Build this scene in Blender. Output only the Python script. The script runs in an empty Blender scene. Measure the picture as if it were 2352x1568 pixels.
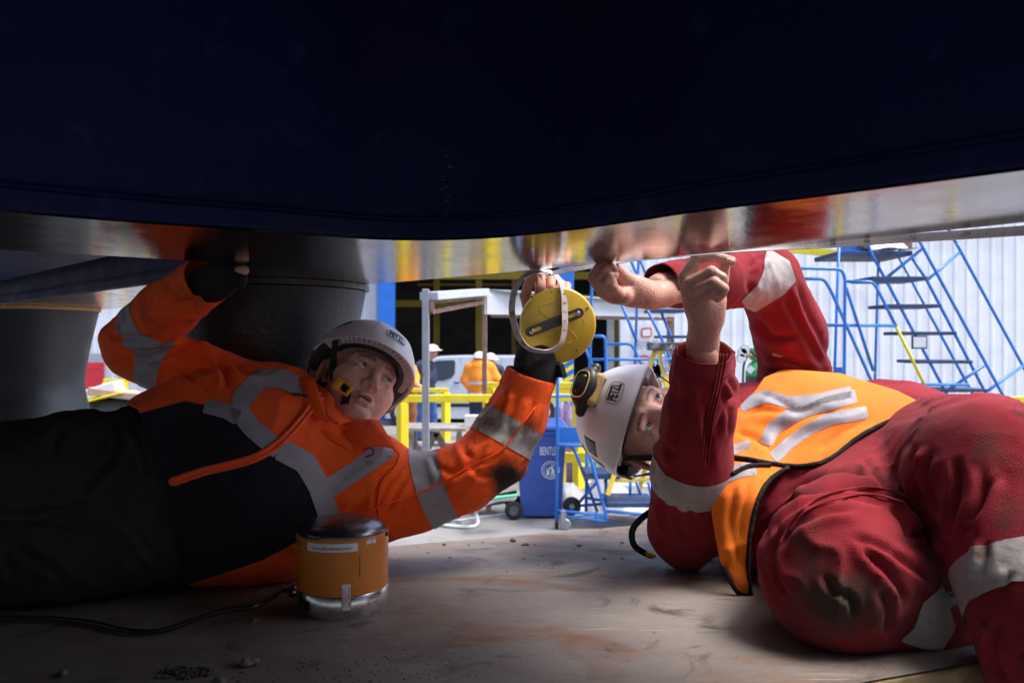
import bpy, math, random
import numpy as np
from mathutils import Vector

# ------------------------------------------------------------------ camera, sky, sun, exposure
sc = bpy.context.scene
COL = sc.collection
CAMZ = 1.96
cam = bpy.data.cameras.new('camera'); camo = bpy.data.objects.new('camera', cam); COL.objects.link(camo)
camo.location = (0, 0, CAMZ); camo.rotation_euler = (math.radians(90), 0, 0)
cam.sensor_width = 36; cam.lens = 28; cam.clip_start = 0.02; cam.clip_end = 900
cam.dof.use_dof = True; cam.dof.focus_distance = 1.42; cam.dof.aperture_fstop = 8.0
sc.camera = camo
SUN_EL, SUN_AZ = 62.0, 95.0          # azimuth clockwise from +Y (away from camera); 90 = from the right
w = bpy.data.worlds.new('World'); sc.world = w; w.use_nodes = True
nt = w.node_tree; bgn = nt.nodes['Background']
sky = nt.nodes.new('ShaderNodeTexSky'); sky.sky_type = 'NISHITA'; sky.sun_disc = False
sky.sun_elevation = math.radians(SUN_EL); sky.sun_rotation = math.radians(SUN_AZ)
sky.air_density = 0.7; sky.dust_density = 3.0; sky.ozone_density = 0.6
nt.links.new(sky.outputs[0], bgn.inputs[0]); bgn.inputs[1].default_value = 0.15
sl = bpy.data.lights.new('sun', 'SUN'); sl.energy = 1.5; sl.angle = math.radians(24); sl.color = (1.0, 0.97, 0.93)
slo = bpy.data.objects.new('sun', sl); COL.objects.link(slo)
_el, _az = math.radians(SUN_EL), math.radians(SUN_AZ)
_to = Vector((math.sin(_az)*math.cos(_el), math.cos(_az)*math.cos(_el), math.sin(_el)))
slo.rotation_euler = _to.to_track_quat('Z', 'Y').to_euler(); slo.location = _to*60
sc.view_settings.view_transform = 'Standard'; sc.view_settings.look = 'None'
sc.view_settings.gamma = 1; sc.view_settings.use_curve_mapping = False
sc.view_settings.exposure = 1.45
sc.render.engine = 'CYCLES'
sc.cycles.use_denoising = True
sc.cycles.max_bounces = 10; sc.cycles.diffuse_bounces = 5; sc.cycles.glossy_bounces = 4
sc.cycles.sample_clamp_indirect = 6

# ------------------------------------------------------------------ measuring helpers
FP = 1829.3                            # focal length in pixels of the 2352-wide view
def V(u, v, D):                        # a point at depth D seen at pixel u, v of the 2352-wide view
    return np.array([(u-1176)/FP*D, D, CAMZ+(784-v)/FP*D])
def ZM(x0, y0, s):                     # the same for a zoomed region: origin in full pixels, s full pixels per zoom pixel
    return lambda x, y, D: V((x0+x*s)*.57422, (y0+y*s)*.57422, D)
def project(P):
    return 1176+FP*P[:, 0]/P[:, 1], 784-FP*(P[:, 2]-CAMZ)/P[:, 1]
def nrm(a):
    a = np.asarray(a, float); return a/np.linalg.norm(a)
R = math.radians
rnd = random.Random(7)

# ------------------------------------------------------------------ objects, names, labels
WL = {}
def thing(name, label, cat, loc, group=None):
    o = bpy.data.objects.new(name, None); COL.objects.link(o); o.location = tuple(float(x) for x in loc)
    o.empty_display_size = .1
    o['label'] = label; o['category'] = cat
    if group: o['group'] = group
    WL[o] = np.array(loc, float)
    return o
def tag(o, label, cat, group=None):
    o['label'] = label; o['category'] = cat
    if group: o['group'] = group
    return o
def structure(o):
    o['kind'] = 'structure'; return o
def mk(name, verts, faces, mat, parent=None, smooth=False, normals=None, loc=None, col=None, bevel=0):
    verts = np.asarray(verts, float).reshape(-1, 3)
    base = WL[parent] if parent is not None else (np.array(loc, float) if loc is not None else verts.mean(0)*0)
    me = bpy.data.meshes.new(name)
    if isinstance(faces, np.ndarray):
        n = faces.shape[1]
        me.vertices.add(len(verts)); me.vertices.foreach_set('co', (verts-base).astype(np.float32).ravel())
        me.loops.add(faces.size); me.loops.foreach_set('vertex_index', faces.astype(np.int32).ravel())
        me.polygons.add(len(faces)); me.polygons.foreach_set('loop_start', np.arange(0, faces.size, n, dtype=np.int32))
        me.update(calc_edges=True); me.validate()
    else:
        me.from_pydata([tuple(v) for v in (verts-base)], [], [tuple(int(i) for i in f) for f in faces]); me.update()
    if smooth: me.polygons.foreach_set('use_smooth', np.ones(len(me.polygons), bool))
    if normals is not None: me.normals_split_custom_set_from_vertices(np.asarray(normals, float).tolist())
    if col is not None:
        a = me.color_attributes.new('Col', 'FLOAT_COLOR', 'POINT')
        c4 = np.ones((len(verts), 4), np.float32); c4[:, :3] = col
        a.data.foreach_set('color', c4.ravel())
    if mat is not None:
        for m_ in (mat if isinstance(mat, (list, tuple)) else [mat]): me.materials.append(m_)
    o = bpy.data.objects.new(name, me); COL.objects.link(o)
    if parent is not None:
        o.parent = parent; WL[o] = base
    else:
        o.location = tuple(base); WL[o] = base
    if bevel:
        b = o.modifiers.new('bevel', 'BEVEL'); b.width = bevel; b.segments = 2; b.limit_method = 'ANGLE'; b.angle_limit = R(40)
        b.harden_normals = False
    return o

class MB:                              # collects shapes for one mesh
    def __init__(s): s.v = []; s.f = []; s.n = 0
    def add(s, v, f):
        v = np.asarray(v, float).reshape(-1, 3)
        s.v.append(v); s.f += [tuple(int(i)+s.n for i in q) for q in f]; s.n += len(v); return s
    def box(s, c, size, ax=None):      # ax: 3x3 rows = local axes
        c = np.asarray(c, float); ax = np.eye(3) if ax is None else np.asarray(ax, float)
        h = np.array(size, float)/2
        v = [c+ax[0]*h[0]*i+ax[1]*h[1]*j+ax[2]*h[2]*k for i in (-1, 1) for j in (-1, 1) for k in (-1, 1)]
        return s.add(v, [(0, 1, 3, 2), (4, 6, 7, 5), (0, 4, 5, 1), (2, 3, 7, 6), (0, 2, 6, 4), (1, 5, 7, 3)])
    def bar(s, a, b, wd, ht, up=(0, 0, 1)):   # box from a to b
        a = np.asarray(a, float); b = np.asarray(b, float); d = nrm(b-a); up = np.asarray(up, float)
        sd = np.cross(d, up)
        if np.linalg.norm(sd) < 1e-5: sd = np.cross(d, (0, 1, 0))
        sd = nrm(sd); u2 = np.cross(sd, d)
        return s.box((a+b)/2, (np.linalg.norm(b-a), wd, ht), (d, sd, u2))
    def tube(s, pts, r, n=10, caps=True, closed=False):
        pts = np.asarray(pts, float); m = len(pts); r = np.broadcast_to(np.asarray(r, float), (m,))
        t = np.gradient(pts, axis=0)
        if closed: t = np.roll(pts, -1, 0)-np.roll(pts, 1, 0)
        t /= np.linalg.norm(t, axis=1)[:, None]+1e-12
        ref = np.array([0, 0, 1.]) if abs(t[0][2]) < .9 else np.array([1., 0, 0])
        u = nrm(np.cross(t[0], ref)); v = []
        for i in range(m):
            u = u-t[i]*np.dot(u, t[i]); u = nrm(u); w2 = np.cross(t[i], u)
            for k in range(n):
                a = 2*math.pi*k/n; v.append(pts[i]+r[i]*(math.cos(a)*u+math.sin(a)*w2))
        f = []
        for i in range(m if closed else m-1):
            j = (i+1) % m
            for k in range(n):
                f.append((i*n+k, i*n+(k+1) % n, j*n+(k+1) % n, j*n+k))
        if caps and not closed:
            f.append(tuple(range(n-1, -1, -1))); f.append(tuple((m-1)*n+k for k in range(n)))
        return s.add(v, f)
    def lathe(s, prof, c=(0, 0, 0), n=48, ax=None, close=True):   # prof: (r, z)
        c = np.asarray(c, float); ax = np.eye(3) if ax is None else np.asarray(ax, float)
        v = []; f = []; m = len(prof)
        for (r, z) in prof:
            for k in range(n):
                a = 2*math.pi*k/n; v.append(c+ax[0]*r*math.cos(a)+ax[1]*r*math.sin(a)+ax[2]*z)
        for i in range(m-1):
            for k in range(n): f.append((i*n+k, i*n+(k+1) % n, (i+1)*n+(k+1) % n, (i+1)*n+k))
        if close:
            f.append(tuple(range(n-1, -1, -1))); f.append(tuple((m-1)*n+k for k in range(n)))
        return s.add(v, f)
    def prism(s, poly, off):           # poly: list of 3D points, extruded by off
        p = np.asarray(poly, float); m = len(p); off = np.asarray(off, float)
        v = np.vstack([p, p+off])
        f = [tuple(range(m-1, -1, -1)), tuple(range(m, 2*m))]
        f += [(i, (i+1) % m, m+(i+1) % m, m+i) for i in range(m)]
        return s.add(v, f)
    def ball(s, c, r, n=10, m=6, ax=None, sq=(1, 1, 1)):
        prof = [(math.sin(math.pi*i/m)*r+1e-6, -math.cos(math.pi*i/m)*r) for i in range(m+1)]
        k = s.n; s.lathe(prof, (0, 0, 0), n)
        ax = np.eye(3) if ax is None else np.asarray(ax, float)
        s.v[-1] = np.asarray(c, float)+(s.v[-1]*np.array(sq))@ax
        return s
    def build(s, name, mat, parent=None, smooth=False, **kw):
        o = mk(name, np.vstack(s.v), s.f, mat, parent, smooth, **kw)
        if smooth == 'auto':
            me = o.data; me.polygons.foreach_set('use_smooth', np.ones(len(me.polygons), bool))
            me.set_sharp_from_angle(angle=R(38))
        return o
def spline(pts, n=8):                  # Catmull-Rom through the points
    p = np.asarray(pts, float); p = np.vstack([2*p[0]-p[1], p, 2*p[-1]-p[-2]]); out = []
    for i in range(1, len(p)-2):
        for k in range(n):
            t = k/n; a, b, c, d = p[i-1], p[i], p[i+1], p[i+2]
            out.append(.5*((2*b)+(-a+c)*t+(2*a-5*b+4*c-d)*t*t+(-a+3*b-3*c+d)*t**3))
    out.append(p[-2]); return np.array(out)
def text_mesh(body, size=1.0, bold=0.0, shear=0.0):
    cu = bpy.data.curves.new('lettering', 'FONT'); cu.body = body; cu.size = size; cu.align_x = 'CENTER'; cu.align_y = 'CENTER'
    cu.offset = bold; cu.shear = shear; cu.resolution_u = 3
    o = bpy.data.objects.new('lettering', cu); COL.objects.link(o)
    dg = bpy.context.evaluated_depsgraph_get(); dg.update()
    me = bpy.data.meshes.new_from_object(o.evaluated_get(dg))
    v = np.array([tuple(q.co) for q in me.vertices]).reshape(-1, 3); f = [tuple(p.vertices) for p in me.polygons]
    bpy.data.objects.remove(o); bpy.data.curves.remove(cu); bpy.data.meshes.remove(me)
    return v, f
def text_on(name, body, size, mat, parent, o, ex, ey, fn=None, bold=0.0, shear=0.0, fit=None):
    v, f = text_mesh(body, size, bold, shear)
    if not len(v): return None
    if fit: v[:, 0] *= fit/max(1e-6, np.ptp(v[:, 0]))
    if fn is not None: P = fn(v[:, 0], v[:, 1])
    else: P = np.asarray(o)+v[:, :1]*np.asarray(ex)+v[:, 1:2]*np.asarray(ey)
    return mk(name, P, f, mat, parent)

# ------------------------------------------------------------------ noise and signed-distance modelling
def _h(ix, iy, iz, seed):
    n = (ix.astype(np.int64)*374761393+iy.astype(np.int64)*668265263+iz.astype(np.int64)*2147483647+seed*974711) & 0xffffffff
    n = ((n ^ (n >> 13))*1274126177) & 0xffffffff
    n = (n ^ (n >> 16)) & 0xffff
    return n.astype(np.float32)/32767.5-1
def noise(P, seed=0):                  # smooth value noise, about -1..1
    P = np.asarray(P, np.float32); i = np.floor(P); f = P-i; i = i.astype(np.int64); f = f*f*f*(f*(f*6-15)+10)
    x, y, z = i[..., 0], i[..., 1], i[..., 2]; out = 0
    for a in (0, 1):
        wx = f[..., 0] if a else 1-f[..., 0]
        for b in (0, 1):
            wy = f[..., 1] if b else 1-f[..., 1]
            for c in (0, 1):
                wz = f[..., 2] if c else 1-f[..., 2]
                out = out+wx*wy*wz*_h(x+a, y+b, z+c, seed)
    return out
class SDF:
    def __init__(s, lo, hi, h, cap=.035):
        s.lo = np.asarray(lo, float); s.h = h; s.cap = cap
        s.n = np.ceil((np.asarray(hi, float)-s.lo)/h).astype(int)+1
        s.f = np.full(s.n, cap, np.float32)
    def _sub(s, lo, hi, pad):
        i0 = np.clip(np.floor((lo-pad-s.lo)/s.h).astype(int), 0, s.n); i1 = np.clip(np.ceil((hi+pad-s.lo)/s.h).astype(int)+1, 0, s.n)
        if np.any(i1 <= i0): return None, None
        sl_ = tuple(slice(a, b) for a, b in zip(i0, i1))
        g = np.stack(np.meshgrid(*[np.arange(a, b) for a, b in zip(i0, i1)], indexing='ij'), -1).astype(np.float32)
        return sl_, g*np.float32(s.h)+s.lo.astype(np.float32)
    def _mix(s, sl_, d, k, mode):
        f = s.f[sl_]
        if mode == 'u':
            h = np.maximum(k-np.abs(f-d), 0)/k; s.f[sl_] = np.minimum(f, d)-h*h*k*.25
        else:
            h = np.maximum(k-np.abs(f+d), 0)/k; s.f[sl_] = np.maximum(f, -d)+h*h*k*.25
    def cone(s, a, b, ra, rb, k=.02, flat=None, fs=1.0, mode='u'):
        a = np.asarray(a, float); b = np.asarray(b, float); r = max(ra, rb)*max(1, fs)
        sl_, P = s._sub(np.minimum(a, b)-r, np.maximum(a, b)+r, s.cap+k)
        if P is None: return s
        ba = (b-a).astype(np.float32); q = P-a.astype(np.float32)
        if flat is not None:           # squash along the unit vector flat by fs (< 1 thinner)
            fl = nrm(flat).astype(np.float32); q = q+(q@fl)[..., None]*fl*(1/fs-1)
            ba = ba+float(ba@fl)*fl*(1/fs-1)
        t = np.clip((q@ba)/max(float(ba@ba), 1e-12), 0, 1)
        d = np.linalg.norm(q-t[..., None]*ba, axis=-1)-(ra+(rb-ra)*t)
        if flat is not None and fs < 1: d = d*np.float32(.5+.5*fs)
        s._mix(sl_, d.astype(np.float32), k, mode); return s
    def chain(s, pts, k=.02, **kw):    # pts: (xyz, r)
        for (a, ra), (b, rb) in zip(pts[:-1], pts[1:]): s.cone(a, b, ra, rb, k, **kw)
        return s
    def ell(s, c, r, k=.02, ax=None, mode='u'):
        c = np.asarray(c, float); r = np.asarray(r, np.float32); m = float(r.max())
        sl_, P = s._sub(c-m, c+m, s.cap+k)
        if P is None: return s
        q = P-c.astype(np.float32)
        if ax is not None: q = q@np.asarray(ax, np.float32).T
        k0 = np.linalg.norm(q/r, axis=-1); k1 = np.linalg.norm(q/(r*r), axis=-1)+1e-9
        s._mix(sl_, (k0*(k0-1)/k1).astype(np.float32), k, mode); return s
    def mesh(s):                       # naive surface nets
        f = s.f; sg = f < 0; n0, n1, n2 = f.shape
        cs = np.zeros((n0-1, n1-1, n2-1), np.int8)
        for a in (0, 1):
            for b in (0, 1):
                for c in (0, 1): cs += sg[a:n0-1+a, b:n1-1+b, c:n2-1+c]
        act = (cs > 0) & (cs < 8); idx = np.argwhere(act); vid = np.full(act.shape, -1, np.int64); vid[act] = np.arange(len(idx))
        acc = np.zeros((len(idx), 3)); cnt = np.zeros(len(idx))
        I = idx
        def val(o): return f[I[:, 0]+o[0], I[:, 1]+o[1], I[:, 2]+o[2]]
        cor = [(a, b, c) for a in (0, 1) for b in (0, 1) for c in (0, 1)]
        vals = {c: val(c) for c in cor}
        for c in cor:
            for ax in range(3):
                if c[ax] == 0:
                    d = list(c); d[ax] = 1; d = tuple(d); va, vb = vals[c], vals[d]; m = (va < 0) != (vb < 0)
                    t = np.where(m, va/(va-vb+1e-20), 0); p = np.tile(np.array(c, float), (len(I), 1)); p[:, ax] += t
                    acc[m] += p[m]; cnt[m] += 1
        Vt = (idx+acc/cnt[:, None])*s.h+s.lo
        Q = []
        for ax in range(3):
            o = [i for i in range(3) if i != ax]
            sl0 = [slice(None)]*3; sl1 = [slice(None)]*3; sl0[ax] = slice(0, -1); sl1[ax] = slice(1, None)
            for k in o: sl0[k] = slice(1, -1); sl1[k] = slice(1, -1)
            a, b = sg[tuple(sl0)], sg[tuple(sl1)]; E = np.argwhere(a != b)
            if not len(E): continue
            flip = a[tuple(E.T)]
            E = E.copy(); 
            for k in o: E[:, k] += 1
            def cell(da, db):
                C = E.copy(); C[:, o[0]] -= da; C[:, o[1]] -= db; return vid[tuple(C.T)]
            q = np.stack([cell(0, 0), cell(1, 0), cell(1, 1), cell(0, 1)], 1)
            if ax == 1: flip = ~flip
            q[flip] = q[flip][:, ::-1]; Q.append(q)
        Q = np.vstack(Q); return Vt, Q[:, ::-1] if True else Q
def tris(Q): return np.vstack([Q[:, [0, 1, 2]], Q[:, [0, 2, 3]]]) if Q.shape[1] == 4 else Q
def vnormals(Vt, T):
    n = np.cross(Vt[T[:, 1]]-Vt[T[:, 0]], Vt[T[:, 2]]-Vt[T[:, 0]]); N = np.zeros_like(Vt)
    for k in range(3):
        for j in range(3): N[:, j] += np.bincount(T[:, k], n[:, j], len(Vt))
    return N/(np.linalg.norm(N, axis=1)[:, None]+1e-12)
def relax(Vt, T, it=2, lam=.5):
    E = np.vstack([T[:, [0, 1]], T[:, [1, 2]], T[:, [2, 0]]]); E = np.vstack([E, E[:, ::-1]])
    deg = np.bincount(E[:, 0], minlength=len(Vt))+1e-9
    for _ in range(it):
        M = np.stack([np.bincount(E[:, 0], Vt[E[:, 1], j], len(Vt)) for j in range(3)], 1)/deg[:, None]
        Vt = Vt+lam*(M-Vt)
    return Vt
def clip(A, T, f):                     # A: per-vertex columns (xyz first), keep the side f > 0, cut exactly on f = 0
    A = np.asarray(A, float); f = np.where(np.abs(f) < 1e-9, 1e-9, f)
    s_ = f > 0; c = s_[T].sum(1)
    outT = [T[c == 3]]; newA = []; nb = len(A)
    for want in (1, 2):
        M = T[c == want]
        if not len(M): continue
        odd = s_[M] if want == 1 else ~s_[M]
        k = odd.argmax(1); r = np.arange(len(M)); a, b, d = M[r, k], M[r, (k+1) % 3], M[r, (k+2) % 3]
        tb = (f[a]/(f[a]-f[b]))[:, None]; td = (f[a]/(f[a]-f[d]))[:, None]
        pb = A[a]+(A[b]-A[a])*tb; pd = A[a]+(A[d]-A[a])*td
        ib = nb+np.arange(len(M)); idd = ib+len(M); nb += 2*len(M); newA += [pb, pd]
        if want == 1: outT.append(np.stack([a, ib, idd], 1))
        else: outT += [np.stack([ib, b, d], 1), np.stack([ib, d, idd], 1)]
    A = np.vstack([A]+newA); T = np.vstack(outT)
    used = np.unique(T); mp = np.full(len(A), -1, np.int64); mp[used] = np.arange(len(used))
    return A[used], mp[T]
def poly_field(P, poly):               # signed distance (view pixels, + inside) of projected points to a polygon
    u, v = project(P); q = np.asarray(poly, float); n = len(q); d = np.full(len(u), 1e9); ins = np.zeros(len(u), bool)
    for i in range(n):
        a, b = q[i], q[(i+1) % n]; e = b-a
        t = np.clip(((u-a[0])*e[0]+(v-a[1])*e[1])/(e@e+1e-9), 0, 1)
        d = np.minimum(d, np.hypot(u-a[0]-t*e[0], v-a[1]-t*e[1]))
        cr = (a[1] > v) != (b[1] > v)
        with np.errstate(divide='ignore', invalid='ignore'):
            xx = a[0]+(v-a[1])/(b[1]-a[1]+1e-12)*(b[0]-a[0])
        ins ^= cr & (u < xx)
    return np.where(ins, d, -d)
def line_dist(P, pts):
    u, v = project(P); q = np.asarray(pts, float); d = np.full(len(u), 1e9)
    for a, b in zip(q[:-1], q[1:]):
        e = b-a; t = np.clip(((u-a[0])*e[0]+(v-a[1])*e[1])/(e@e+1e-9), 0, 1)
        d = np.minimum(d, np.hypot(u-a[0]-t*e[0], v-a[1]-t*e[1]))
    return d
def seg_dist(P, a, b):
    a = np.asarray(a, float); b = np.asarray(b, float); e = b-a; t = np.clip((P-a)@e/(e@e), 0, 1)
    return np.linalg.norm(P-a-t[:, None]*e, axis=1), t
def folds(P, direction, across=.03, along=.16, seed=0, warp=.5):   # ridged cloth folds running along direction
    d = nrm(direction); ref = np.array([0, 0, 1.]) if abs(d[2]) < .9 else np.array([1., 0, 0])
    e1 = nrm(np.cross(d, ref)); e2 = np.cross(d, e1)
    W = noise(P/(across*3.2), seed+5)*warp
    Q = np.stack([P@d/along+W*.4, P@e1/across+W, P@e2/across-W], 1)
    n1 = noise(Q, seed); n2 = noise(Q*2.1+3.7, seed+1); n3 = noise(Q*.45+9.1, seed+2)
    r1 = (1-np.abs(n1))**3; r2 = (1-np.abs(n2))**3
    return (r1*1.25-.55)*(.35+.9*np.clip(n3+.3, 0, 1))+.16*(r2-.35)+.45*n3
def strap_field(P, pts, wd):           # band along a polyline with square ends
    u, v = project(P); q = np.asarray(pts, float); best = np.full(len(u), 1e9); out = np.full(len(u), -1e3)
    for i, (a, b) in enumerate(zip(q[:-1], q[1:])):
        e = b-a; L_ = np.linalg.norm(e); s_ = ((u-a[0])*e[0]+(v-a[1])*e[1])/L_; t = np.clip(s_/L_, 0, 1)
        d = np.hypot(u-a[0]-t*e[0], v-a[1]-t*e[1]); f = wd/2-d
        if i == 0: f = np.minimum(wd/2-np.abs((u-a[0])*e[1]-(v-a[1])*e[0])/L_, s_) if len(q) == 2 else np.where(s_ < L_*.5, np.minimum(wd/2-np.abs((u-a[0])*e[1]-(v-a[1])*e[0])/L_, s_), f)
        if i == len(q)-2: f = np.where(s_ > L_*.5, np.minimum(wd/2-np.abs((u-a[0])*e[1]-(v-a[1])*e[0])/L_, L_-s_), f)
        m_ = d < best; best = np.where(m_, d, best); out = np.where(m_, f, out)
    return out
def components(T, n):
    lab = np.arange(n)
    for _ in range(400):
        mn = lab[T].min(1); new = lab.copy()
        for k in range(3): np.minimum.at(new, T[:, k], mn)
        new = new[new]
        if (new == lab).all(): break
        lab = new
    return lab

def crease(P, lines, conv=None):       # displacement of hand-placed cloth creases: (polyline, width px, depth m)
    u, v = project(P); out = np.zeros(len(u))
    for pts, wd, dep in lines:
        q = spline(np.asarray(pts, float) if conv is None else np.array([conv(*p) for p in pts]), 4); best = np.full(len(u), 1e9); sg = np.zeros(len(u)); tt = np.zeros(len(u))
        n_ = len(q)-1
        for i, (x, y) in enumerate(zip(q[:-1], q[1:])):
            e_ = y-x; L2 = e_@e_+1e-9; t = np.clip(((u-x[0])*e_[0]+(v-x[1])*e_[1])/L2, 0, 1); dx, dy = u-x[0]-t*e_[0], v-x[1]-t*e_[1]; d_ = np.hypot(dx, dy)
            m_ = d_ < best; best = np.where(m_, d_, best); sg = np.where(m_, np.sign(e_[0]*dy-e_[1]*dx), sg); tt = np.where(m_, (i+t)/n_, tt)
        x = best*sg/wd; fade = np.clip(np.minimum(tt, 1-tt)*6, 0, 1)*(best < wd*6)
        out += dep*fade*(-1.0*np.exp(-(x/.75)**2)+.85*np.exp(-((x-1.5)/1.1)**2)+.35*np.exp(-((x+1.7)/1.3)**2))
    return out

# ------------------------------------------------------------------ materials
def mat(name, c, rough=.6, metal=0.0, var=.12, vs=8.0, bump=0.0, bs=60.0, dirt=None, ds=5.0, dth=(.55, .7), spec=.5, coat=0.0,
        vcol=False, stretch=(1, 1, 1), rv=.12, weave=0.0, wscale=900.0, sheen=0.0, sss=0.0, trans=0.0, detail=6.0, dirt2=None, d2s=3.0, d2th=(.6, .66), mask=None):
    m = bpy.data.materials.new(name); m.use_nodes = True; n = m.node_tree.nodes; L = m.node_tree.links
    b = n['Principled BSDF']; b.inputs['Roughness'].default_value = rough; b.inputs['Metallic'].default_value = metal
    b.inputs['Specular IOR Level'].default_value = spec
    if coat: b.inputs['Coat Weight'].default_value = coat; b.inputs['Coat Roughness'].default_value = .1
    if sheen: b.inputs['Sheen Weight'].default_value = sheen; b.inputs['Sheen Roughness'].default_value = .5
    if sss:
        b.inputs['Subsurface Weight'].default_value = sss; b.inputs['Subsurface Radius'].default_value = (.012, .004, .002)
        b.inputs['Subsurface Scale'].default_value = .6
    if trans: b.inputs['Transmission Weight'].default_value = trans
    tc = n.new('ShaderNodeTexCoord'); mp = n.new('ShaderNodeMapping'); mp.inputs['Scale'].default_value = stretch
    L.new(tc.outputs['Object'], mp.inputs[0]); co = mp.outputs[0]
    def nz(scale, det=detail, dist=0.0):
        t = n.new('ShaderNodeTexNoise'); t.inputs['Scale'].default_value = scale; t.inputs['Detail'].default_value = det
        t.inputs['Distortion'].default_value = dist; L.new(co, t.inputs[0]); return t.outputs['Fac']
    def ramp(x, a, c2):
        r = n.new('ShaderNodeMapRange'); r.inputs[1].default_value = a; r.inputs[2].default_value = c2; L.new(x, r.inputs[0]); return r.outputs[0]
    def mixc(f, a, c2, mode='MIX'):
        x = n.new('ShaderNodeMix'); x.data_type = 'RGBA'; x.blend_type = mode
        if isinstance(f, float): x.inputs[0].default_value = f
        else: L.new(f, x.inputs[0])
        for s_, y in ((6, a), (7, c2)):
            if isinstance(y, (tuple, list)): x.inputs[s_].default_value = (*y[:3], 1)
            else: L.new(y, x.inputs[s_])
        return x.outputs[2]
    if vcol:
        at = n.new('ShaderNodeAttribute'); at.attribute_name = 'Col'; base = at.outputs['Color']
        base = mixc(1.0, base, c, 'MULTIPLY')
    else: base = c
    col = base
    if var:
        f = ramp(nz(vs), .3, .7)
        x = n.new('ShaderNodeMix'); x.data_type = 'FLOAT'; x.inputs[2].default_value = 1-var; x.inputs[3].default_value = 1+var; L.new(f, x.inputs[0])
        vm = n.new('ShaderNodeVectorMath'); vm.operation = 'SCALE'
        if isinstance(base, (tuple, list)): vm.inputs[0].default_value = base[:3]
        else: L.new(base, vm.inputs[0])
        L.new(x.outputs[0], vm.inputs['Scale']); col = vm.outputs[0]
    rgh = None
    if dirt is not None:
        f = ramp(nz(ds, 9, .4), dth[0], dth[1]); col = mixc(f, col, dirt)
    if dirt2 is not None:
        f = ramp(nz(d2s, 9, .8), d2th[0], d2th[1]); col = mixc(f, col, dirt2)
    if mask is not None:
        at = n.new('ShaderNodeAttribute'); at.attribute_name = 'Col'; sp = n.new('ShaderNodeSeparateColor'); L.new(at.outputs['Color'], sp.inputs[0])
        ad = n.new('ShaderNodeMath'); ad.operation = 'MULTIPLY_ADD'; L.new(nz(38, 8, .5), ad.inputs[0]); ad.inputs[1].default_value = .9; L.new(sp.outputs[0], ad.inputs[2])
        col = mixc(ramp(ad.outputs[0], .62, 1.15), col, mask)
    if not isinstance(col, (tuple, list)): L.new(col, b.inputs['Base Color'])
    else: b.inputs['Base Color'].default_value = (*col[:3], 1)
    if rv:
        r = n.new('ShaderNodeMapRange'); r.inputs[1].default_value = .3; r.inputs[2].default_value = .7
        r.inputs[3].default_value = max(0, rough-rv); r.inputs[4].default_value = min(1, rough+rv); L.new(nz(vs*2.3), r.inputs[0])
        L.new(r.outputs[0], b.inputs['Roughness'])
    nrmo = None
    if bump:
        bp = n.new('ShaderNodeBump'); bp.inputs['Strength'].default_value = bump; bp.inputs['Distance'].default_value = .01
        L.new(nz(bs, 8), bp.inputs['Height']); nrmo = bp.outputs[0]
    if weave:
        wv = n.new('ShaderNodeTexVoronoi'); wv.inputs['Scale'].default_value = wscale; L.new(co, wv.inputs[0])
        bp = n.new('ShaderNodeBump'); bp.inputs['Strength'].default_value = weave; bp.inputs['Distance'].default_value = .002
        L.new(wv.outputs['Distance'], bp.inputs['Height'])
        if nrmo is not None: L.new(nrmo, bp.inputs['Normal'])
        nrmo = bp.outputs[0]
    if nrmo is not None: L.new(nrmo, b.inputs['Normal'])
    return m
M = {}
M['asphalt'] = mat('yard concrete', (.23, .225, .22), .85, var=.25, vs=1.2, bump=.3, bs=90, dirt=(.12, .115, .11), ds=.6, dth=(.5, .75), dirt2=(.12, .13, .08), d2s=1.7, d2th=(.62, .8))
M['navy'] = mat('navy blue paint', (.009, .012, .065), .55, var=.2, vs=4, bump=.06, bs=140, dirt=(.022, .03, .115), ds=22, dth=(.62, .75), rv=.1, spec=.15)
M['machined'] = mat('machined steel', (.28, .262, .27), .11, 1.0, var=.28, vs=7, stretch=(1, 1, 1), bump=.03, bs=120, dirt=(.2, .15, .12), ds=16, dth=(.6, .85), rv=.06)
M['spool'] = mat('dark grey cast steel', (.022, .024, .03), .42, .2, var=.25, vs=5, bump=.12, bs=70, dirt=(.10, .07, .045), ds=9, dth=(.63, .8))
M['ply'] = mat('packing plywood', (.42, .24, .11), .8, var=.25, vs=30, stretch=(1, 1, 8))
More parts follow.
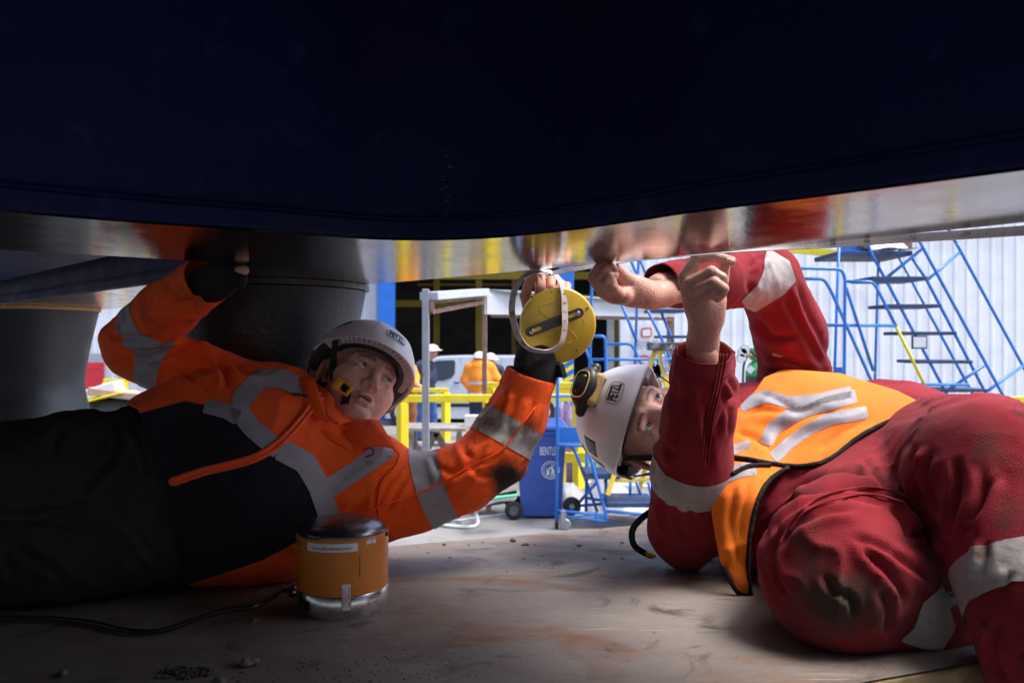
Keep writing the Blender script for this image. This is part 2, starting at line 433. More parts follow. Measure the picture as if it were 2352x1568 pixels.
def plate_mat():
    mt = bpy.data.materials.new('worn steel plate'); mt.use_nodes = True; n = mt.node_tree.nodes; L = mt.node_tree.links; bs = n['Principled BSDF']
    tc = n.new('ShaderNodeTexCoord')
    def nz(scale, stretch=(1, 1, 1), rot=.34, det=8, dist=.0):
        mp = n.new('ShaderNodeMapping'); mp.inputs['Scale'].default_value = stretch; mp.inputs['Rotation'].default_value = (0, 0, -rot); L.new(tc.outputs['Object'], mp.inputs[0])
        t = n.new('ShaderNodeTexNoise'); t.inputs['Scale'].default_value = scale; t.inputs['Detail'].default_value = det; t.inputs['Roughness'].default_value = .62; t.inputs['Distortion'].default_value = dist; L.new(mp.outputs[0], t.inputs[0]); return t.outputs['Fac']
    def rg(x, p, q):
        r = n.new('ShaderNodeMapRange'); r.inputs[1].default_value = p; r.inputs[2].default_value = q; L.new(x, r.inputs[0]); return r.outputs[0]
    def mx(f, x, y):
        k = n.new('ShaderNodeMix'); k.data_type = 'RGBA'; L.new(f, k.inputs[0])
        for s_, z in ((6, x), (7, y)):
            if isinstance(z, tuple): k.inputs[s_].default_value = (*z, 1)
            else: L.new(z, k.inputs[s_])
        return k.outputs[2]
    col = mx(rg(nz(2.2, (1, 1.6, 1)), .35, .65), (.25, .212, .19), (.168, .142, .125))
    col = mx(rg(nz(3.0, (1, 2.4, 1), .2, 10, .6), .52, .66), col, (.17, .085, .042))
    col = mx(rg(nz(6.5, (1, 1.5, 1), .5, 10, 1.2), .57, .68), col, (.07, .058, .05))
    col = mx(rg(nz(1.7, (1, 2.0, 1), .1, 10, .4), .60, .68), col, (.28, .26, .255))
    col = mx(rg(nz(14, (.35, 14, 1), -.15, 6), .66, .70), col, (.36, .31, .27))
    col = mx(rg(nz(11, (.5, 16, 1), .75, 6), .68, .72), col, (.09, .07, .06))
    col = mx(rg(nz(60, (1, 1, 1), 0, 4), .66, .74), col, (.06, .05, .045))
    L.new(col, bs.inputs['Base Color'])
    r = n.new('ShaderNodeMapRange'); r.inputs[1].default_value = .3; r.inputs[2].default_value = .7; r.inputs[3].default_value = .45; r.inputs[4].default_value = .8; L.new(nz(5), r.inputs[0]); L.new(r.outputs[0], bs.inputs['Roughness'])
    bp = n.new('ShaderNodeBump'); bp.inputs['Strength'].default_value = .35; bp.inputs['Distance'].default_value = .006; L.new(nz(35, (1, 1, 1), 0, 10, .5), bp.inputs['Height']); L.new(bp.outputs[0], bs.inputs['Normal'])
    return mt
M['plate'] = plate_mat()
M['rustedge'] = mat('rusted plate edge', (.26, .16, .10), .8, var=.35, vs=14, bump=.5, bs=60, dirt=(.45, .33, .16), ds=9, dth=(.5, .62))
M['chipwhite'] = mat('chipped white paint', (.62, .62, .6), .6, var=.15, vs=8, dirt=(.22, .11, .05), ds=18, dth=(.58, .63), bump=.3, bs=30)
M['timber'] = mat('rough timber', (.42, .28, .16), .85, var=.3, vs=18, stretch=(1, 8, 1), bump=.4, bs=60)
M['orange'] = mat('hi vis orange cloth', (1.0, .112, .012), .75, var=.10, vs=9, weave=.5, wscale=520, dirt=(.34, .045, .02), ds=7, dth=(.60, .74), sheen=.06, spec=.2,
                  dirt2=(.10, .035, .02), d2s=15, d2th=(.68, .74), mask=(.035, .018, .012))
M['orangeclean'] = mat('hi vis orange lining', (1.0, .11, .015), .7, var=.08, vs=9, weave=.4, wscale=520, sheen=.2, spec=.25)
M['vest'] = mat('hi vis vest mesh cloth', (1.0, .22, .018), .72, var=.12, vs=9, weave=.4, wscale=700, dirt=(.55, .12, .03), ds=6, dth=(.6, .75), sheen=.06, spec=.2)
M['tape_r'] = mat('retroreflective tape', (.30, .285, .315), .6, .0, var=.14, vs=14, bump=.12, bs=60, dirt=(.16, .13, .12), ds=16, dth=(.62, .72), rv=.1)
M['tape_dirty'] = mat('soiled retroreflective tape', (.38, .35, .335), .7, .0, var=.18, vs=14, bump=.2, bs=60, dirt=(.18, .12, .09), ds=20, dth=(.6, .7), rv=.1)
M['navycloth'] = mat('navy softshell cloth', (.009, .010, .016), .8, var=.25, vs=12, weave=.3, wscale=600, sheen=.1, spec=.2)
M['blackcloth'] = mat('black work trousers cloth', (.030, .028, .027), .85, var=.3, vs=10, weave=.4, wscale=500, bump=.2, bs=20, spec=.2)
M['red'] = mat('red coverall cotton', (.27, .018, .028), .88, var=.2, vs=7, weave=.5, wscale=650, dirt=(.10, .014, .014), ds=4.2, dth=(.50, .72), sheen=.06, spec=.15,
               dirt2=(.06, .02, .016), d2s=11, d2th=(.66, .76), bump=.10, bs=45, mask=(.075, .045, .035))
M['redknee'] = mat('dirty coverall knee cotton', (.20, .045, .04), .9, var=.3, vs=9, weave=.5, wscale=650, dirt=(.12, .07, .05), ds=9, dth=(.42, .65), bump=.3, bs=45, spec=.2)
M['piping'] = mat('black vest binding', (.02, .018, .017), .9, var=.3, vs=40, bump=.5, bs=160, spec=.2)
M['skin'] = mat('skin', (1, 1, 1), .52, var=.12, vs=45, vcol=True, bump=.22, bs=260, sss=.12, rv=.12)
M['eye'] = mat('eyeball', (1, 1, 1), .12, vcol=True, var=0, rv=0)
M['tooth'] = mat('teeth', (.75, .7, .62), .3, var=.05)
M['glove'] = mat('black glove knit', (.016, .016, .017), .8, var=.3, vs=40, weave=.6, wscale=450, bump=.3, bs=60, spec=.3)
M['helmet'] = mat('white helmet plastic', (.78, .76, .79), .36, var=.05, vs=5, dirt=(.60, .56, .56), ds=7, dth=(.52, .8), coat=.15, rv=.08)
M['liner'] = mat('helmet black foam', (.016, .016, .018), .65, var=.2, vs=40)
M['strap'] = mat('black webbing', (.013, .013, .014), .75, var=.2, vs=60, bump=.4, bs=240)
M['blackpl'] = mat('black plastic', (.018, .018, .02), .4, var=.15)
M['greypl'] = mat('dark grey plastic', (.075, .08, .09), .5, var=.12)
M['yelpl'] = mat('yellow orange plastic', (.80, .40, .02), .42, var=.1)
M['tan'] = mat('tan yellow lamp plastic', (.62, .42, .14), .5, var=.15, vs=20, dirt=(.3, .2, .1), ds=30, dth=(.6, .7))
M['lens'] = mat('lamp lens', (.02, .018, .018), .08, var=0, coat=.6, rv=0)
M['ink'] = mat('black print', (.012, .012, .014), .6, var=0, rv=0)
M['redink'] = mat('red print', (.45, .05, .05), .6, var=0, rv=0)
M['greyink'] = mat('grey print', (.30, .30, .33), .6, var=0, rv=0)
M['blueink'] = mat('blue print', (.03, .09, .4), .6, var=0, rv=0)
M['navyink'] = mat('navy print', (.02, .03, .12), .6, var=0, rv=0)
M['whiteink'] = mat('white print', (.78, .8, .82), .6, var=0, rv=0)
M['tapecase'] = mat('scuffed yellow tape case', (.80, .55, .05), .42, var=.10, vs=12, dirt=(.42, .27, .04), ds=10, dth=(.55, .75), dirt2=(.10, .07, .03), d2s=30, d2th=(.70, .76), coat=.2)
M['tapeband'] = mat('measuring tape band', (.62, .56, .53), .45, var=.12, vs=30, dirt=(.38, .30, .27), ds=20, dth=(.55, .75))
M['tapeworn'] = mat('measuring tape back', (.36, .22, .17), .55, var=.15, vs=30)
M['chrome'] = mat('bright steel', (.68, .66, .64), .18, 1.0, var=.1, vs=20, rv=.06)
M['alu'] = mat('turned aluminium', (.70, .70, .72), .24, 1.0, var=.10, vs=18, stretch=(1, 1, 30), rv=.08, dirt=(.35, .33, .33), ds=14, dth=(.62, .8))
M['lcorange'] = mat('load cell orange paint', (.66, .20, .018), .36, var=.10, vs=8, dirt=(.45, .13, .015), ds=9, dth=(.55, .8), coat=.2)
M['lcdome'] = mat('black oxide steel dome', (.20, .19, .205), .26, .95, var=.15, vs=14, rv=.08)
M['paper'] = mat('white label', (.78, .78, .8), .5, var=.05, dirt=(.5, .48, .45), ds=12, dth=(.6, .8))
M['paper2'] = mat('grubby label remains', (.45, .36, .26), .7, var=.2, vs=30, dirt=(.25, .14, .06), ds=22, dth=(.5, .6))
M['cable'] = mat('black rubber cable', (.014, .015, .016), .38, var=.15, vs=30)
M['grit'] = mat('grit', (.17, .15, .13), .9, var=.4, vs=40)
M['moss'] = mat('dry moss', (.06, .065, .03), .95, var=.5, vs=60)
M['whitewall'] = mat('white profiled cladding', (.85, .86, .88), .55, var=.04, vs=1.5, dirt=(.68, .68, .69), ds=1.2, dth=(.5, .85))
M['greyclad'] = mat('pale grey cladding', (.50, .52, .55), .5, var=.06, vs=2)
M['bluepost'] = mat('blue gloss paint', (.02, .17, .62), .4, var=.1, vs=4)
M['bluetube'] = mat('blue tube paint', (.03, .19, .62), .38, var=.12, vs=6, dirt=(.42, .5, .6), ds=14, dth=(.68, .72))
M['darkblue'] = mat('dark blue tread paint', (.025, .06, .16), .6, var=.2, vs=8, dirt=(.10, .09, .08), ds=12, dth=(.55, .7))
M['bluebin'] = mat('blue bin plastic', (.03, .085, .36), .45, var=.07, vs=6)
M['yellow'] = mat('yellow safety paint', (.86, .68, .02), .5, var=.07, vs=5, dirt=(.4, .3, .05), ds=12, dth=(.7, .78))
M['craneyel'] = mat('dull yellow crane paint', (.55, .36, .02), .6, var=.15, vs=3)
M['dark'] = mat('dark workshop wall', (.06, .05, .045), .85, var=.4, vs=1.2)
M['rust'] = mat('rusty brown steel', (.22, .13, .10), .75, var=.3, vs=9, dirt=(.35, .24, .18), ds=14, dth=(.55, .7))
M['galv'] = mat('weathered galvanised steel', (.30, .31, .33), .5, .3, var=.15, vs=6, dirt=(.22, .15, .12), ds=10, dth=(.62, .75))
M['roofw'] = mat('white roof sheet', (.46, .49, .53), .5, var=.06, vs=3)
M['van'] = mat('silver white van paint', (.50, .55, .62), .3, .0, var=.03, vs=3, coat=.3)
M['glass'] = mat('dark vehicle glass', (.012, .018, .018), .06, var=0, rv=0, coat=.5)
M['tyre'] = mat('black rubber', (.02, .02, .021), .75, var=.2, vs=12)
M['wheel'] = mat('grey wheel plastic', (.10, .10, .11), .5, var=.1)
M['oldwood'] = mat('weathered bench wood', (.34, .32, .29), .85, var=.25, vs=12, stretch=(1, 6, 6), dirt=(.22, .09, .07), ds=6, dth=(.55, .7))
M['navywear'] = mat('navy work clothes', (.02, .028, .07), .85, var=.2, vs=6)
M['jean'] = mat('blue denim', (.06, .13, .36), .85, var=.2, vs=9)
M['brownwear'] = mat('brown work trousers', (.28, .10, .04), .85, var=.2, vs=6)
M['hvback'] = mat('hi vis orange jacket', (1.0, .30, .02), .75, var=.08, vs=6)
M['hvstripe'] = mat('reflective stripe', (.62, .58, .62), .5, var=.05)
M['boots'] = mat('dark boots', (.025, .022, .02), .7, var=.2)
M['ladder'] = mat('yellow fibreglass', (.80, .58, .06), .45, var=.06, vs=9)
M['laddertop'] = mat('black ladder top', (.05, .055, .06), .6, var=.2, dirt=(.3, .3, .31), ds=9, dth=(.55, .7))
M['gasgreen'] = mat('green cylinder paint', (.05, .42, .12), .4, var=.1)
M['gasgrey'] = mat('dark grey cylinder paint', (.06, .07, .09), .45, var=.12)
M['brass'] = mat('brass', (.55, .40, .16), .3, 1.0, var=.1)
M['hosegreen'] = mat('green hose', (.10, .50, .28), .45, var=.1)
M['hosewhite'] = mat('white hose', (.66, .68, .68), .45, var=.08)
M['sheet'] = mat('clear plastic sheeting', (.62, .63, .63), .35, var=.12, vs=3, trans=.25, bump=.4, bs=12)
M['redpaint'] = mat('red painted panel', (.72, .03, .045), .45, var=.05)
M['greypanel'] = mat('grey panel', (.42, .44, .47), .5, var=.05)
M['darkgrey'] = mat('dark grey plastic crate', (.045, .05, .055), .6, var=.3, vs=5)
M['card'] = mat('brown cardboard', (.45, .33, .25), .85, var=.2, vs=6)
M['purple'] = mat('purple rope', (.16, .11, .22), .8, var=.3, vs=20)
M['greenfloor'] = mat('green floor paint', (.10, .22, .14), .7, var=.15, vs=2)
M['whitepaint'] = mat('worn white line paint', (.62, .63, .63), .7, var=.2, vs=4)
M['cyanink'] = mat('cyan print', (.35, .68, .78), .6, var=0, rv=0)
M['mudcloth'] = mat('muddy sleeve cloth', (.22, .06, .03), .9, var=.35, vs=22, dirt=(.05, .03, .022), ds=24, dth=(.42, .58), bump=.3, bs=70)
M['hair'] = mat('short brown hair', (.05, .028, .017), .7, var=.35, vs=80, bump=.5, bs=300)
M['rimw'] = mat('helmet rim plastic', (.55, .50, .54), .5, var=.05)
M['scuff'] = mat('scuffed navy paint', (.10, .105, .14), .6)

# ------------------------------------------------------------------ setting: yard
g = mk('ground', [(-300, -300, 0), (300, -300, 0), (300, 500, 0), (-300, 500, 0)], [(0, 1, 2, 3)], M['asphalt']); structure(g)
g['label'] = 'grey stained concrete yard'
ZP = 1.53; ZB = CAMZ+.135
def fl(u, v, h=.135):                  # plan position of a point of the flange underside seen at view pixel u, v
    D = FP*h/(784-v); return np.array([(u-1176)/FP*D, D])
_ne = spline([(0, 486), (180, 501), (350, 514), (500, 524), (626, 532.5), (740, 541.5), (830, 548), (901, 551), (980, 551.8), (1051, 550.3), (1120, 547), (1190, 541.5), (1270, 533.5), (1368, 521), (1480, 504.5), (1565, 491.5), (1705, 473.5), (1900, 449), (2352, 390)], 3)
near = [np.array([-1.87, .144])]+[fl(*p) for p in _ne]+[np.array([1.72, -.655])]
farA = [np.array([1.80, -.36])]+[fl(*p) for p in ((2352, 512), (1765, 570), (1175, 625), (835, 655))]+[np.array([-2.60, 4.30])]
back = [np.array([-2.95, 3.98]), fl(0, 699), fl(346, 653), np.array([-.565, 1.592]), np.array([-.530, 1.50]), np.array([-.515, 1.40]), fl(480, 602), fl(390, 596), fl(0, 574), np.array([-2.06, .22])]
outline = np.array(near+farA+back)
def inset(poly, d):
    p = np.asarray(poly, float); n = len(p); out = []
    ar = .5*np.sum(p[:, 0]*np.roll(p[:, 1], -1)-np.roll(p[:, 0], -1)*p[:, 1]); sg = 1 if ar > 0 else -1
    for i in range(n):
        a, b, c = p[i-1], p[i], p[(i+1) % n]; e1 = nrm(b-a); e2 = nrm(c-b)
        n1 = sg*np.array([-e1[1], e1[0]]); n2 = sg*np.array([-e2[1], e2[0]]); m = nrm(n1+n2); out.append(b+m*d/max(.4, float(m@n1)))
    return np.array(out)
def z3(p, z): return np.column_stack([p, np.full(len(p), z)])
st = thing('steel_structure', 'huge navy blue painted steel structure resting on grey spools above the workers', 'structure', (-.62, 1.9, ZB))
MB().prism(z3(outline, ZB+.003), (0, 0, .024)).build('flange', M['navy'], st, bevel=.003)
MB().prism(z3(inset(outline, .0035), ZB), (0, 0, .0028)).build('machined_face', M['machined'], st)
st.children[-1]['label'] = 'bare machined steel underside of the flange, mirror bright'
MB().prism(z3(inset(outline, .013), ZB+.027), (0, 0, 1.5)).build('web', M['navy'], st)
wl = MB()
for off, z in ((.0105, ZB+.030),):     # weld bead between flange and web
    q = inset(outline, off); wl.tube(np.vstack([z3(q, z), z3(q[:1], z)]), .005, 6)
wl.build('weld_bead', M['navy'], st, smooth=True)
m = MB(); m.prism(z3(np.vstack([inset(outline, .08)[:len(near)], [(2.05, -.7), (2.05, -2.3), (-2.2, -2.3), (-2.2, .1)]]), ZB+1.53), (0, 0, .05)); m.build('shade_deck', M['navy'], st)  # unseen deck added above the camera bay to keep it dark
m = MB(); m.box((-3.4, -5.6, ZB+.75), (11.6, 7.0, 1.4)); m.build('shade_hull', M['navy'], st)          # unseen box added behind the camera to block sky light
m = MB(); m.prism(z3(np.array([(-9, .35), (-1.9, .2), (-.56, 1.45), (-2.95, 3.90), (-9, 3.97)]), ZB+.06), (0, 0, 1.4)); m.build('shade_hull', M['navy'], st)  # block added over the left gap to shade beam and spool
m = MB(); m.box((6.2, -4.6, ZB+.75), (8.0, 7.8, 1.4)); m.build('shade_hull', M['navy'], st)  # unseen box added at right to cut light from the front right
m = MB(); m.box((-5.6, -.85, ZB+.75), (7.0, 2.4, 1.4)); m.build('shade_hull', M['navy'], st)  # unseen box added at left to cut light under the beam
MB().box((1.92, -1.4, ZB+.78), (.34, 2.0, 1.55)).build('closing_girder', M['navy'], st)  # unseen girder added to close the bay behind the camera against light
# weld scuffs up the inside corner
m = MB()
for i in range(13):
    t = rnd.random()**.7; a = V(1020+rnd.uniform(-14, 14), 300+t*205, 1.03)
    n2 = np.array([0, 1, 0]); a[1] = 1.062
    L_ = rnd.uniform(.002, .007); m.bar(a, a+np.array([L_, rnd.uniform(0, .001), rnd.uniform(-.0006, .001)]), .001, .0009)
m.build('paint_scuff', M['scuff'], st)

def spool(name, label, c, group, rt=.265):
    t = thing(name, label, 'support', (c[0], c[1], ZP), group)
    z1 = ZB-.014; r1, rw = rt, rt*.8; zm = ZP+.26
    pr = [(r1+.01, 0), (r1+.01, .01)]
    for i in range(13):
        a = i/12; pr.append((r1-(r1-rw)*(1-(1-a)**1.25), .012+a*(zm-ZP-.012)))
    for i in range(1, 13):
        a = i/12; pr.append((rw+(r1-rw)*a**1.25, zm-ZP+a*(z1-zm-.002)))
    pr += [(r1-.004, z1-ZP)]
    MB().lathe(pr, (c[0], c[1], ZP), 72).build('body', M['spool'], t, smooth='auto')
    MB().lathe([(r1-.01, 0), (r1+.008, 0), (r1+.008, .0125), (r1-.01, .0125)], (c[0], c[1], z1+.0005), 48).build('packing', M['ply' if c[0] < -1 else 'spool'], t)
    return t
spool('support_spool', 'dark grey hourglass steel support spool behind the orange jacket worker', (-.588, 1.90), 'hourglass support spools', .236)
spool('support_spool', 'dark grey hourglass steel support spool at the far left edge', (-1.957, 3.2), 'hourglass support spools')
for i, (c, sz) in enumerate((((-.64, 1.93, ZP/2-.002), (.46, .5, ZP-.004)), ((-1.957, 3.2, ZP/2-.002), (1.3, .8, ZP-.004)))):
    o = MB().box(c, sz, ((.944, .33, 0), (-.33, .944, 0), (0, 0, 1))).build('support_pedestal', M['chipwhite'], None, loc=(c[0], c[1], 0), bevel=.006)
    tag(o, ('white steel pedestal under the support spool behind the workers', 'wide white steel pedestal under the support spool at the left edge')[i], 'pedestal', 'support pedestals')
o = MB().box(V(178, 948, 2.75), (.075, .16, .075), ((.8, .6, 0), (-.6, .8, 0), (0, 0, 1))).build('timber_block', M['timber'], None, loc=V(178, 948, 2.75)-np.array([0, 0, .04]), bevel=.003)
tag(o, 'short sawn timber block beside the left support spool', 'timber')
o.location.z = ZP+.0005

# platform plate
a2 = np.array([.944, .33]); n2 = np.array([-.33, .944])
def pl(s_, n): return a2*s_+n2*n
top = thing('platform', 'rusty steel plate platform the two workers lie on', 'platform', (0, 1.25, 0))
def slab(s0, s1, n0, n1, z0, z1): return MB().prism(z3(np.array([pl(s0, n0), pl(s1, n0), pl(s1, n1), pl(s0, n1)]), z0), (0, 0, z1-z0))
# the plate gets a slightly uneven surface
S_, N_ = np.meshgrid(np.linspace(-2.3, 2.1, 260), np.linspace(.808, 1.673, 60)); g3 = S_[..., None]*a2+N_[..., None]*n2
zz = ZP+.0022*noise(np.stack([S_*1.6, N_*2.2, S_*0], -1), 3)*np.clip(np.minimum(N_-.808, 1.673-N_)*12, 0, 1)-.0022
P = np.concatenate([g3, zz[..., None]], -1).reshape(-1, 3); ny, nx = S_.shape
F = np.array([(j*nx+i, j*nx+i+1, (j+1)*nx+i+1, (j+1)*nx+i) for j in range(ny-1) for i in range(nx-1)])
mk('plate_top', P, F, M['plate'], top, smooth=True)
slab(-2.3, 2.1, .808, 1.673, ZP-.04, ZP-.0052).build('plate_edge', M['rustedge'], top, bevel=.003)
slab(-2.25, 2.05, .820, 1.660, ZP-.30, ZP-.0405).build('frame', M['chipwhite'], top, bevel=.004)
for s_ in (-1.9, -.6, .75, 1.8):
    for n_ in (.9, 1.56):
        MB().box((*pl(s_, n_), (ZP-.302)/2), (.12, .12, ZP-.302)).build('leg', M['chipwhite'], top)

# loose grit, crumbs and moss on the plate
def scatter(name, mat_, n, fn, smin, smax, sq=.7, seed=1):
    r_ = random.Random(seed); m = MB()
    for i in range(n):
        p = fn(r_); 
        if p is None: continue
        k = smin+(smax-smin)*r_.random()**3
        ico = np.array([[r_.gauss(0, 1) for _ in range(3)] for _ in range(7)]); ico /= np.linalg.norm(ico, axis=1)[:, None]
        vv = np.array([(1, 0, 0), (-1, 0, 0), (0, 1, 0), (0, -1, 0), (0, 0, 1), (0, 0, -1)], float)*np.array([r_.uniform(.6, 1.2) for _ in range(6)])[:, None]
        a = r_.uniform(0, 6.28); Rz = np.array([[math.cos(a), -math.sin(a), 0], [math.sin(a), math.cos(a), 0], [0, 0, 1]])
        vv = (vv*np.array([1.3, .9, sq]))@Rz.T*k+np.array([p[0], p[1], p[2]+k*sq*.6])
        m.add(vv, [(0, 2, 4), (2, 1, 4), (1, 3, 4), (3, 0, 4), (2, 0, 5), (1, 2, 5), (3, 1, 5), (0, 3, 5)])
    o = m.build(name, mat_); o['kind'] = 'stuff'; return o
def on_plate(r_):
    s_ = r_.uniform(-1.3, 1.2); n_ = .82+.84*r_.random(); p = pl(s_, n_); return (p[0], p[1], ZP-.0035)
o = scatter('grit', M['grit'], 1100, on_plate, .0004, .0036); o['label'] = 'fine grit and crumbs scattered over the steel plate'
def near_u(u0, v0, su, sv):
    def f(r_):
        v = min(1640, max(1215, v0+r_.gauss(0, sv))); D = FP*(CAMZ-ZP)/(v-784); p = V(u0+r_.gauss(0, su), v, D)
        n_ = p[:2]@n2
        return (p[0], p[1], ZP-.003) if .83 < n_ < 1.65 else None
    return f
o = scatter('dirt_crumbs', M['grit'], 420, near_u(1400, 1285, 260, 22), .0006, .0052, seed=4); o['label'] = 'dark dirt crumbs along the lit far side of the plate'
m_ = scatter('moss_tuft', M['moss'], 260, near_u(430, 1541, 30, 6), .0015, .006, .6, 5); m_['label'] = 'dry green moss clump on the plate near the bottom left'
o = scatter('soil_crumbs', M['grit'], 900, near_u(760, 1520, 260, 26), .0004, .0026, .6, 6); o['label'] = 'dark soil crumbs in front of the load cell'
def stones():
    r_ = random.Random(11)
    for i, (u, v, s_) in enumerate(((571, 1523, .009), (583, 1427, .006), (497, 1566, .008), (1020, 1249, .004), (1175, 1240, .007), (1206, 1250, .0055), (2037, 1487, .006), (150, 1545, .006), (1500, 1247, .006), (1430, 1245, .004), (1330, 1252, .005))):
        D = FP*(CAMZ-ZP)/(v-784); p = V(u, v, D); sd = SDF(p-.03, p+.03, .0014, .01)
        for k in range(4): sd.ell(p+np.array([r_.gauss(0, .4), r_.gauss(0, .4), r_.gauss(0, .2)])*s_, (s_*r_.uniform(.5, .9), s_*r_.uniform(.5, .8), s_*r_.uniform(.4, .6)), .002)
        Vt, Q = sd.mesh(); Vt[:, 2] += ZP-.003-Vt[:, 2].min()
        o = mk('pebble', Vt, Q, M['grit'], None, smooth=False, loc=(p[0], p[1], ZP-.003))
        tag(o, ('grey pebble on the plate below the load cell cable', 'small grey pebble by the bend of the load cell cable', 'pale pebble at the bottom edge left of centre',
                'tiny brown stone beyond the load cell', 'brown stone on the lit plate below the tape reel', 'rusty brown stone right of the one below the reel', 'pale pebble under the red coverall knee',
                'small stone near the bottom left corner', 'brown stone beside the red sleeve elbow', 'tiny stone left of the red sleeve elbow', 'small dark stone on the lit middle of the plate')[i], 'stone', 'loose stones on the plate')
stones()

# ------------------------------------------------------------------ load cell with cable
lc = np.array([*V(788, 0, 1.30)[:2], ZP-.002])
L = thing('load_cell', 'orange cylindrical load cell with black domed cap and aluminium base on the plate', 'load cell', lc)
r = .0728
MB().lathe([(r-.001, 0), (r, .002), (r, .0362), (r-.0006, .037)], lc, 96).build('base', M['alu'], L, smooth='auto')
MB().lathe([(r-.0008, .0374), (r+.0004, .0382), (r+.0004, .1235), (r-.0008, .1248)], lc, 96).build('housing', M['lcorange'], L, smooth='auto')
MB().lathe([(r-.0022, .1250), (r-.0022, .1272)]+[((r-.0032)*math.cos(a), .1275+.0215*math.sin(a)) for a in np.linspace(0, 1.56, 12)], lc, 96).build('dome', M['lcdome'], L, smooth='auto')
def cyl(rr, z0, a0):                   # map flat (x, y) onto the side; a0 = angle of the centre
    return lambda x, y: np.column_stack([lc[0]+rr*np.cos(a0+x/rr), lc[1]+rr*np.sin(a0+x/rr), lc[2]+z0+y])
def cpatch(name, mat_, w_, h_, z0, a0, rr, rnd_=0.0, jag=0):
    n = 24; xs = np.linspace(-w_/2, w_/2, n); ys = [(-h_/2, h_/2)]*n
    f = cyl(rr, z0, a0); m = MB(); lo = f(xs, np.array([-h_/2+(rnd_ if i in (0, n-1) else 0)+jag*rnd.random()*h_ for i in range(n)])); hi = f(xs, np.array([h_/2-(rnd_ if i in (0, n-1) else 0)-jag*rnd.random()*h_ for i in range(n)]))
    m.add(np.vstack([lo, hi]), [(i, i+1, n+i+1, n+i) for i in range(n-1)]); return m.build(name, mat_, L, smooth=True)
def ang(u): return -math.pi/2+math.asin(max(-.98, min(.98, (u-788)/FP*1.30/r)))*1.0
rr = r+.0008
cpatch('label', M['paper'], .084, .0128, .1135, ang(783), rr)
text_on('lettering', 'Please use saddle provided with this loadcell', .0075, M['ink'], L, None, None, None, cyl(rr+.0004, .1128, ang(783)), fit=.063)
cpatch('label_remains', M['paper2'], .027, .0125, .1135, ang(702), rr, jag=.15)
cpatch('label_remains', M['paper'], .019, .009, .1185, ang(865), rr, jag=.3)
MB().tube([cyl(rr, .1, ang(843))(np.array([0.]), np.array([t]))[0] for t in (0, -.02, -.034)], .0006, 5).build('scratch', M['rust'], L)
lab = cpatch('label', M['redink'], .0148, .0418, .0375, ang(816), rr, .0025)
cpatch('label', M['paper'], .0136, .0405, .0375, ang(816), rr+.0003, .002)
for k, s_ in enumerate(('CALIBRATION', 'VOID IF', 'LABEL REMOVED')):
    f0 = cyl(rr+.0006, .0375, ang(816)); dx = (-.0042, 0, .0042)[k]
    text_on('lettering', s_, .0042, M['redink'], L, None, None, None, lambda x, y, f0=f0, dx=dx: f0(-y+dx, x), bold=.00006)
cpatch('data_plate', M['ink'], .030, .0165, .0195, ang(716), r+.0004)
text_on('lettering', 'DL 173Y', .0058, M['greyink'], L, None, None, None, cyl(r+.0005, .021, ang(868)))
for u, z in ((684, .119), (891, .121)):
    a = ang(684) if u < 788 else ang(891); d = np.array([math.cos(a), math.sin(a), 0]); d = nrm(d+np.array([0.25*np.sign(d[0]), 0, 0]))
    p = lc+np.array([0, 0, z])+d*r
    MB().tube([p-d*.001, p+d*.0035, p+d*.004], [.0034, .0034, .0024], 12).build('screw', M['blackpl'], L)
d = nrm([-1, .08, 0]); p = lc+np.array([0, 0, .0225])+d*r
MB().tube([p-d*.004, p+d*.003], .0085, 6).build('gland_nut', M['chrome'], L)
MB().tube([p+d*.003, p+d*.0075], .0068, 16).build('gland_thread', M['chrome'], L)
MB().tube([p+d*.0075, p+d*.0165, p+d*.0185], [.0092, .0092, .0070], 6).build('gland_nut', M['chrome'], L)
m = MB(); m.tube([p+d*.010, p+d*.012], .0096, 20); m.build('gland_ring', M['blackpl'], L)
cb = [p+d*.012, p+d*.03]
for (u, v, hz) in ((590, 1390, .026), (530, 1398, .021), (470, 1414, .016), (420, 1432, .010), (370, 1447, .0062), (320, 1450, .005), (270, 1443, .005), (215, 1430, .005), (140, 1421, .0055), (60, 1418, .006), (-60, 1419, .006), (-200, 1424, .005)):
    D = FP*(CAMZ-ZP-hz)/(v-784); cb.append(V(u, v, D))
cb = np.array(cb); cb[:, 2] = np.maximum(cb[:, 2], ZP+.0042)
MB().tube(spline(cb, 8), .0040, 12).build('cable', M['cable'], L, smooth=True)

# ------------------------------------------------------------------ workshop building behind
def XU(u, D): return (u-1176)/FP*D
def clad(x0, x1, y, z0, z1, period=.31, rib=.07, dep=.018):
    pts = []; x = x0
    while x < x1:
        pts += [(x, y), (x+period-rib-.04, y), (x+period-rib-.02, y-dep), (x+period-.02, y-dep)]; x += period
    pts.append((x1, y)); pts = np.array([p for p in pts if p[0] <= x1]); n = len(pts)
    v = np.vstack([z3(pts, z0), z3(pts, z1)]); return MB().add(v, [(i, i+1, n+i+1, n+i) for i in range(n-1)])
YB = 20.0
bl = thing('workshop_building', 'white clad workshop with a dark open bay behind the yard', 'building', (4, YB, 0))
clad(XU(1433, YB), 17, YB, 0, 9).build('cladding', M['whitewall'], bl)
MB().box((XU(1433, YB)-.02, YB+.1, 4.5), (.16, .3, 9)).build('jamb', M['whitewall'], bl)
clad(XU(560, YB), XU(868, YB), YB, 0, 9).build('cladding', M['greyclad'], bl)
MB().box((XU(889, YB), YB-.05, 4.5), (.40, .3, 9)).build('column', M['bluepost'], bl, bevel=.02)
cx0, cx1 = XU(560, YB), 17
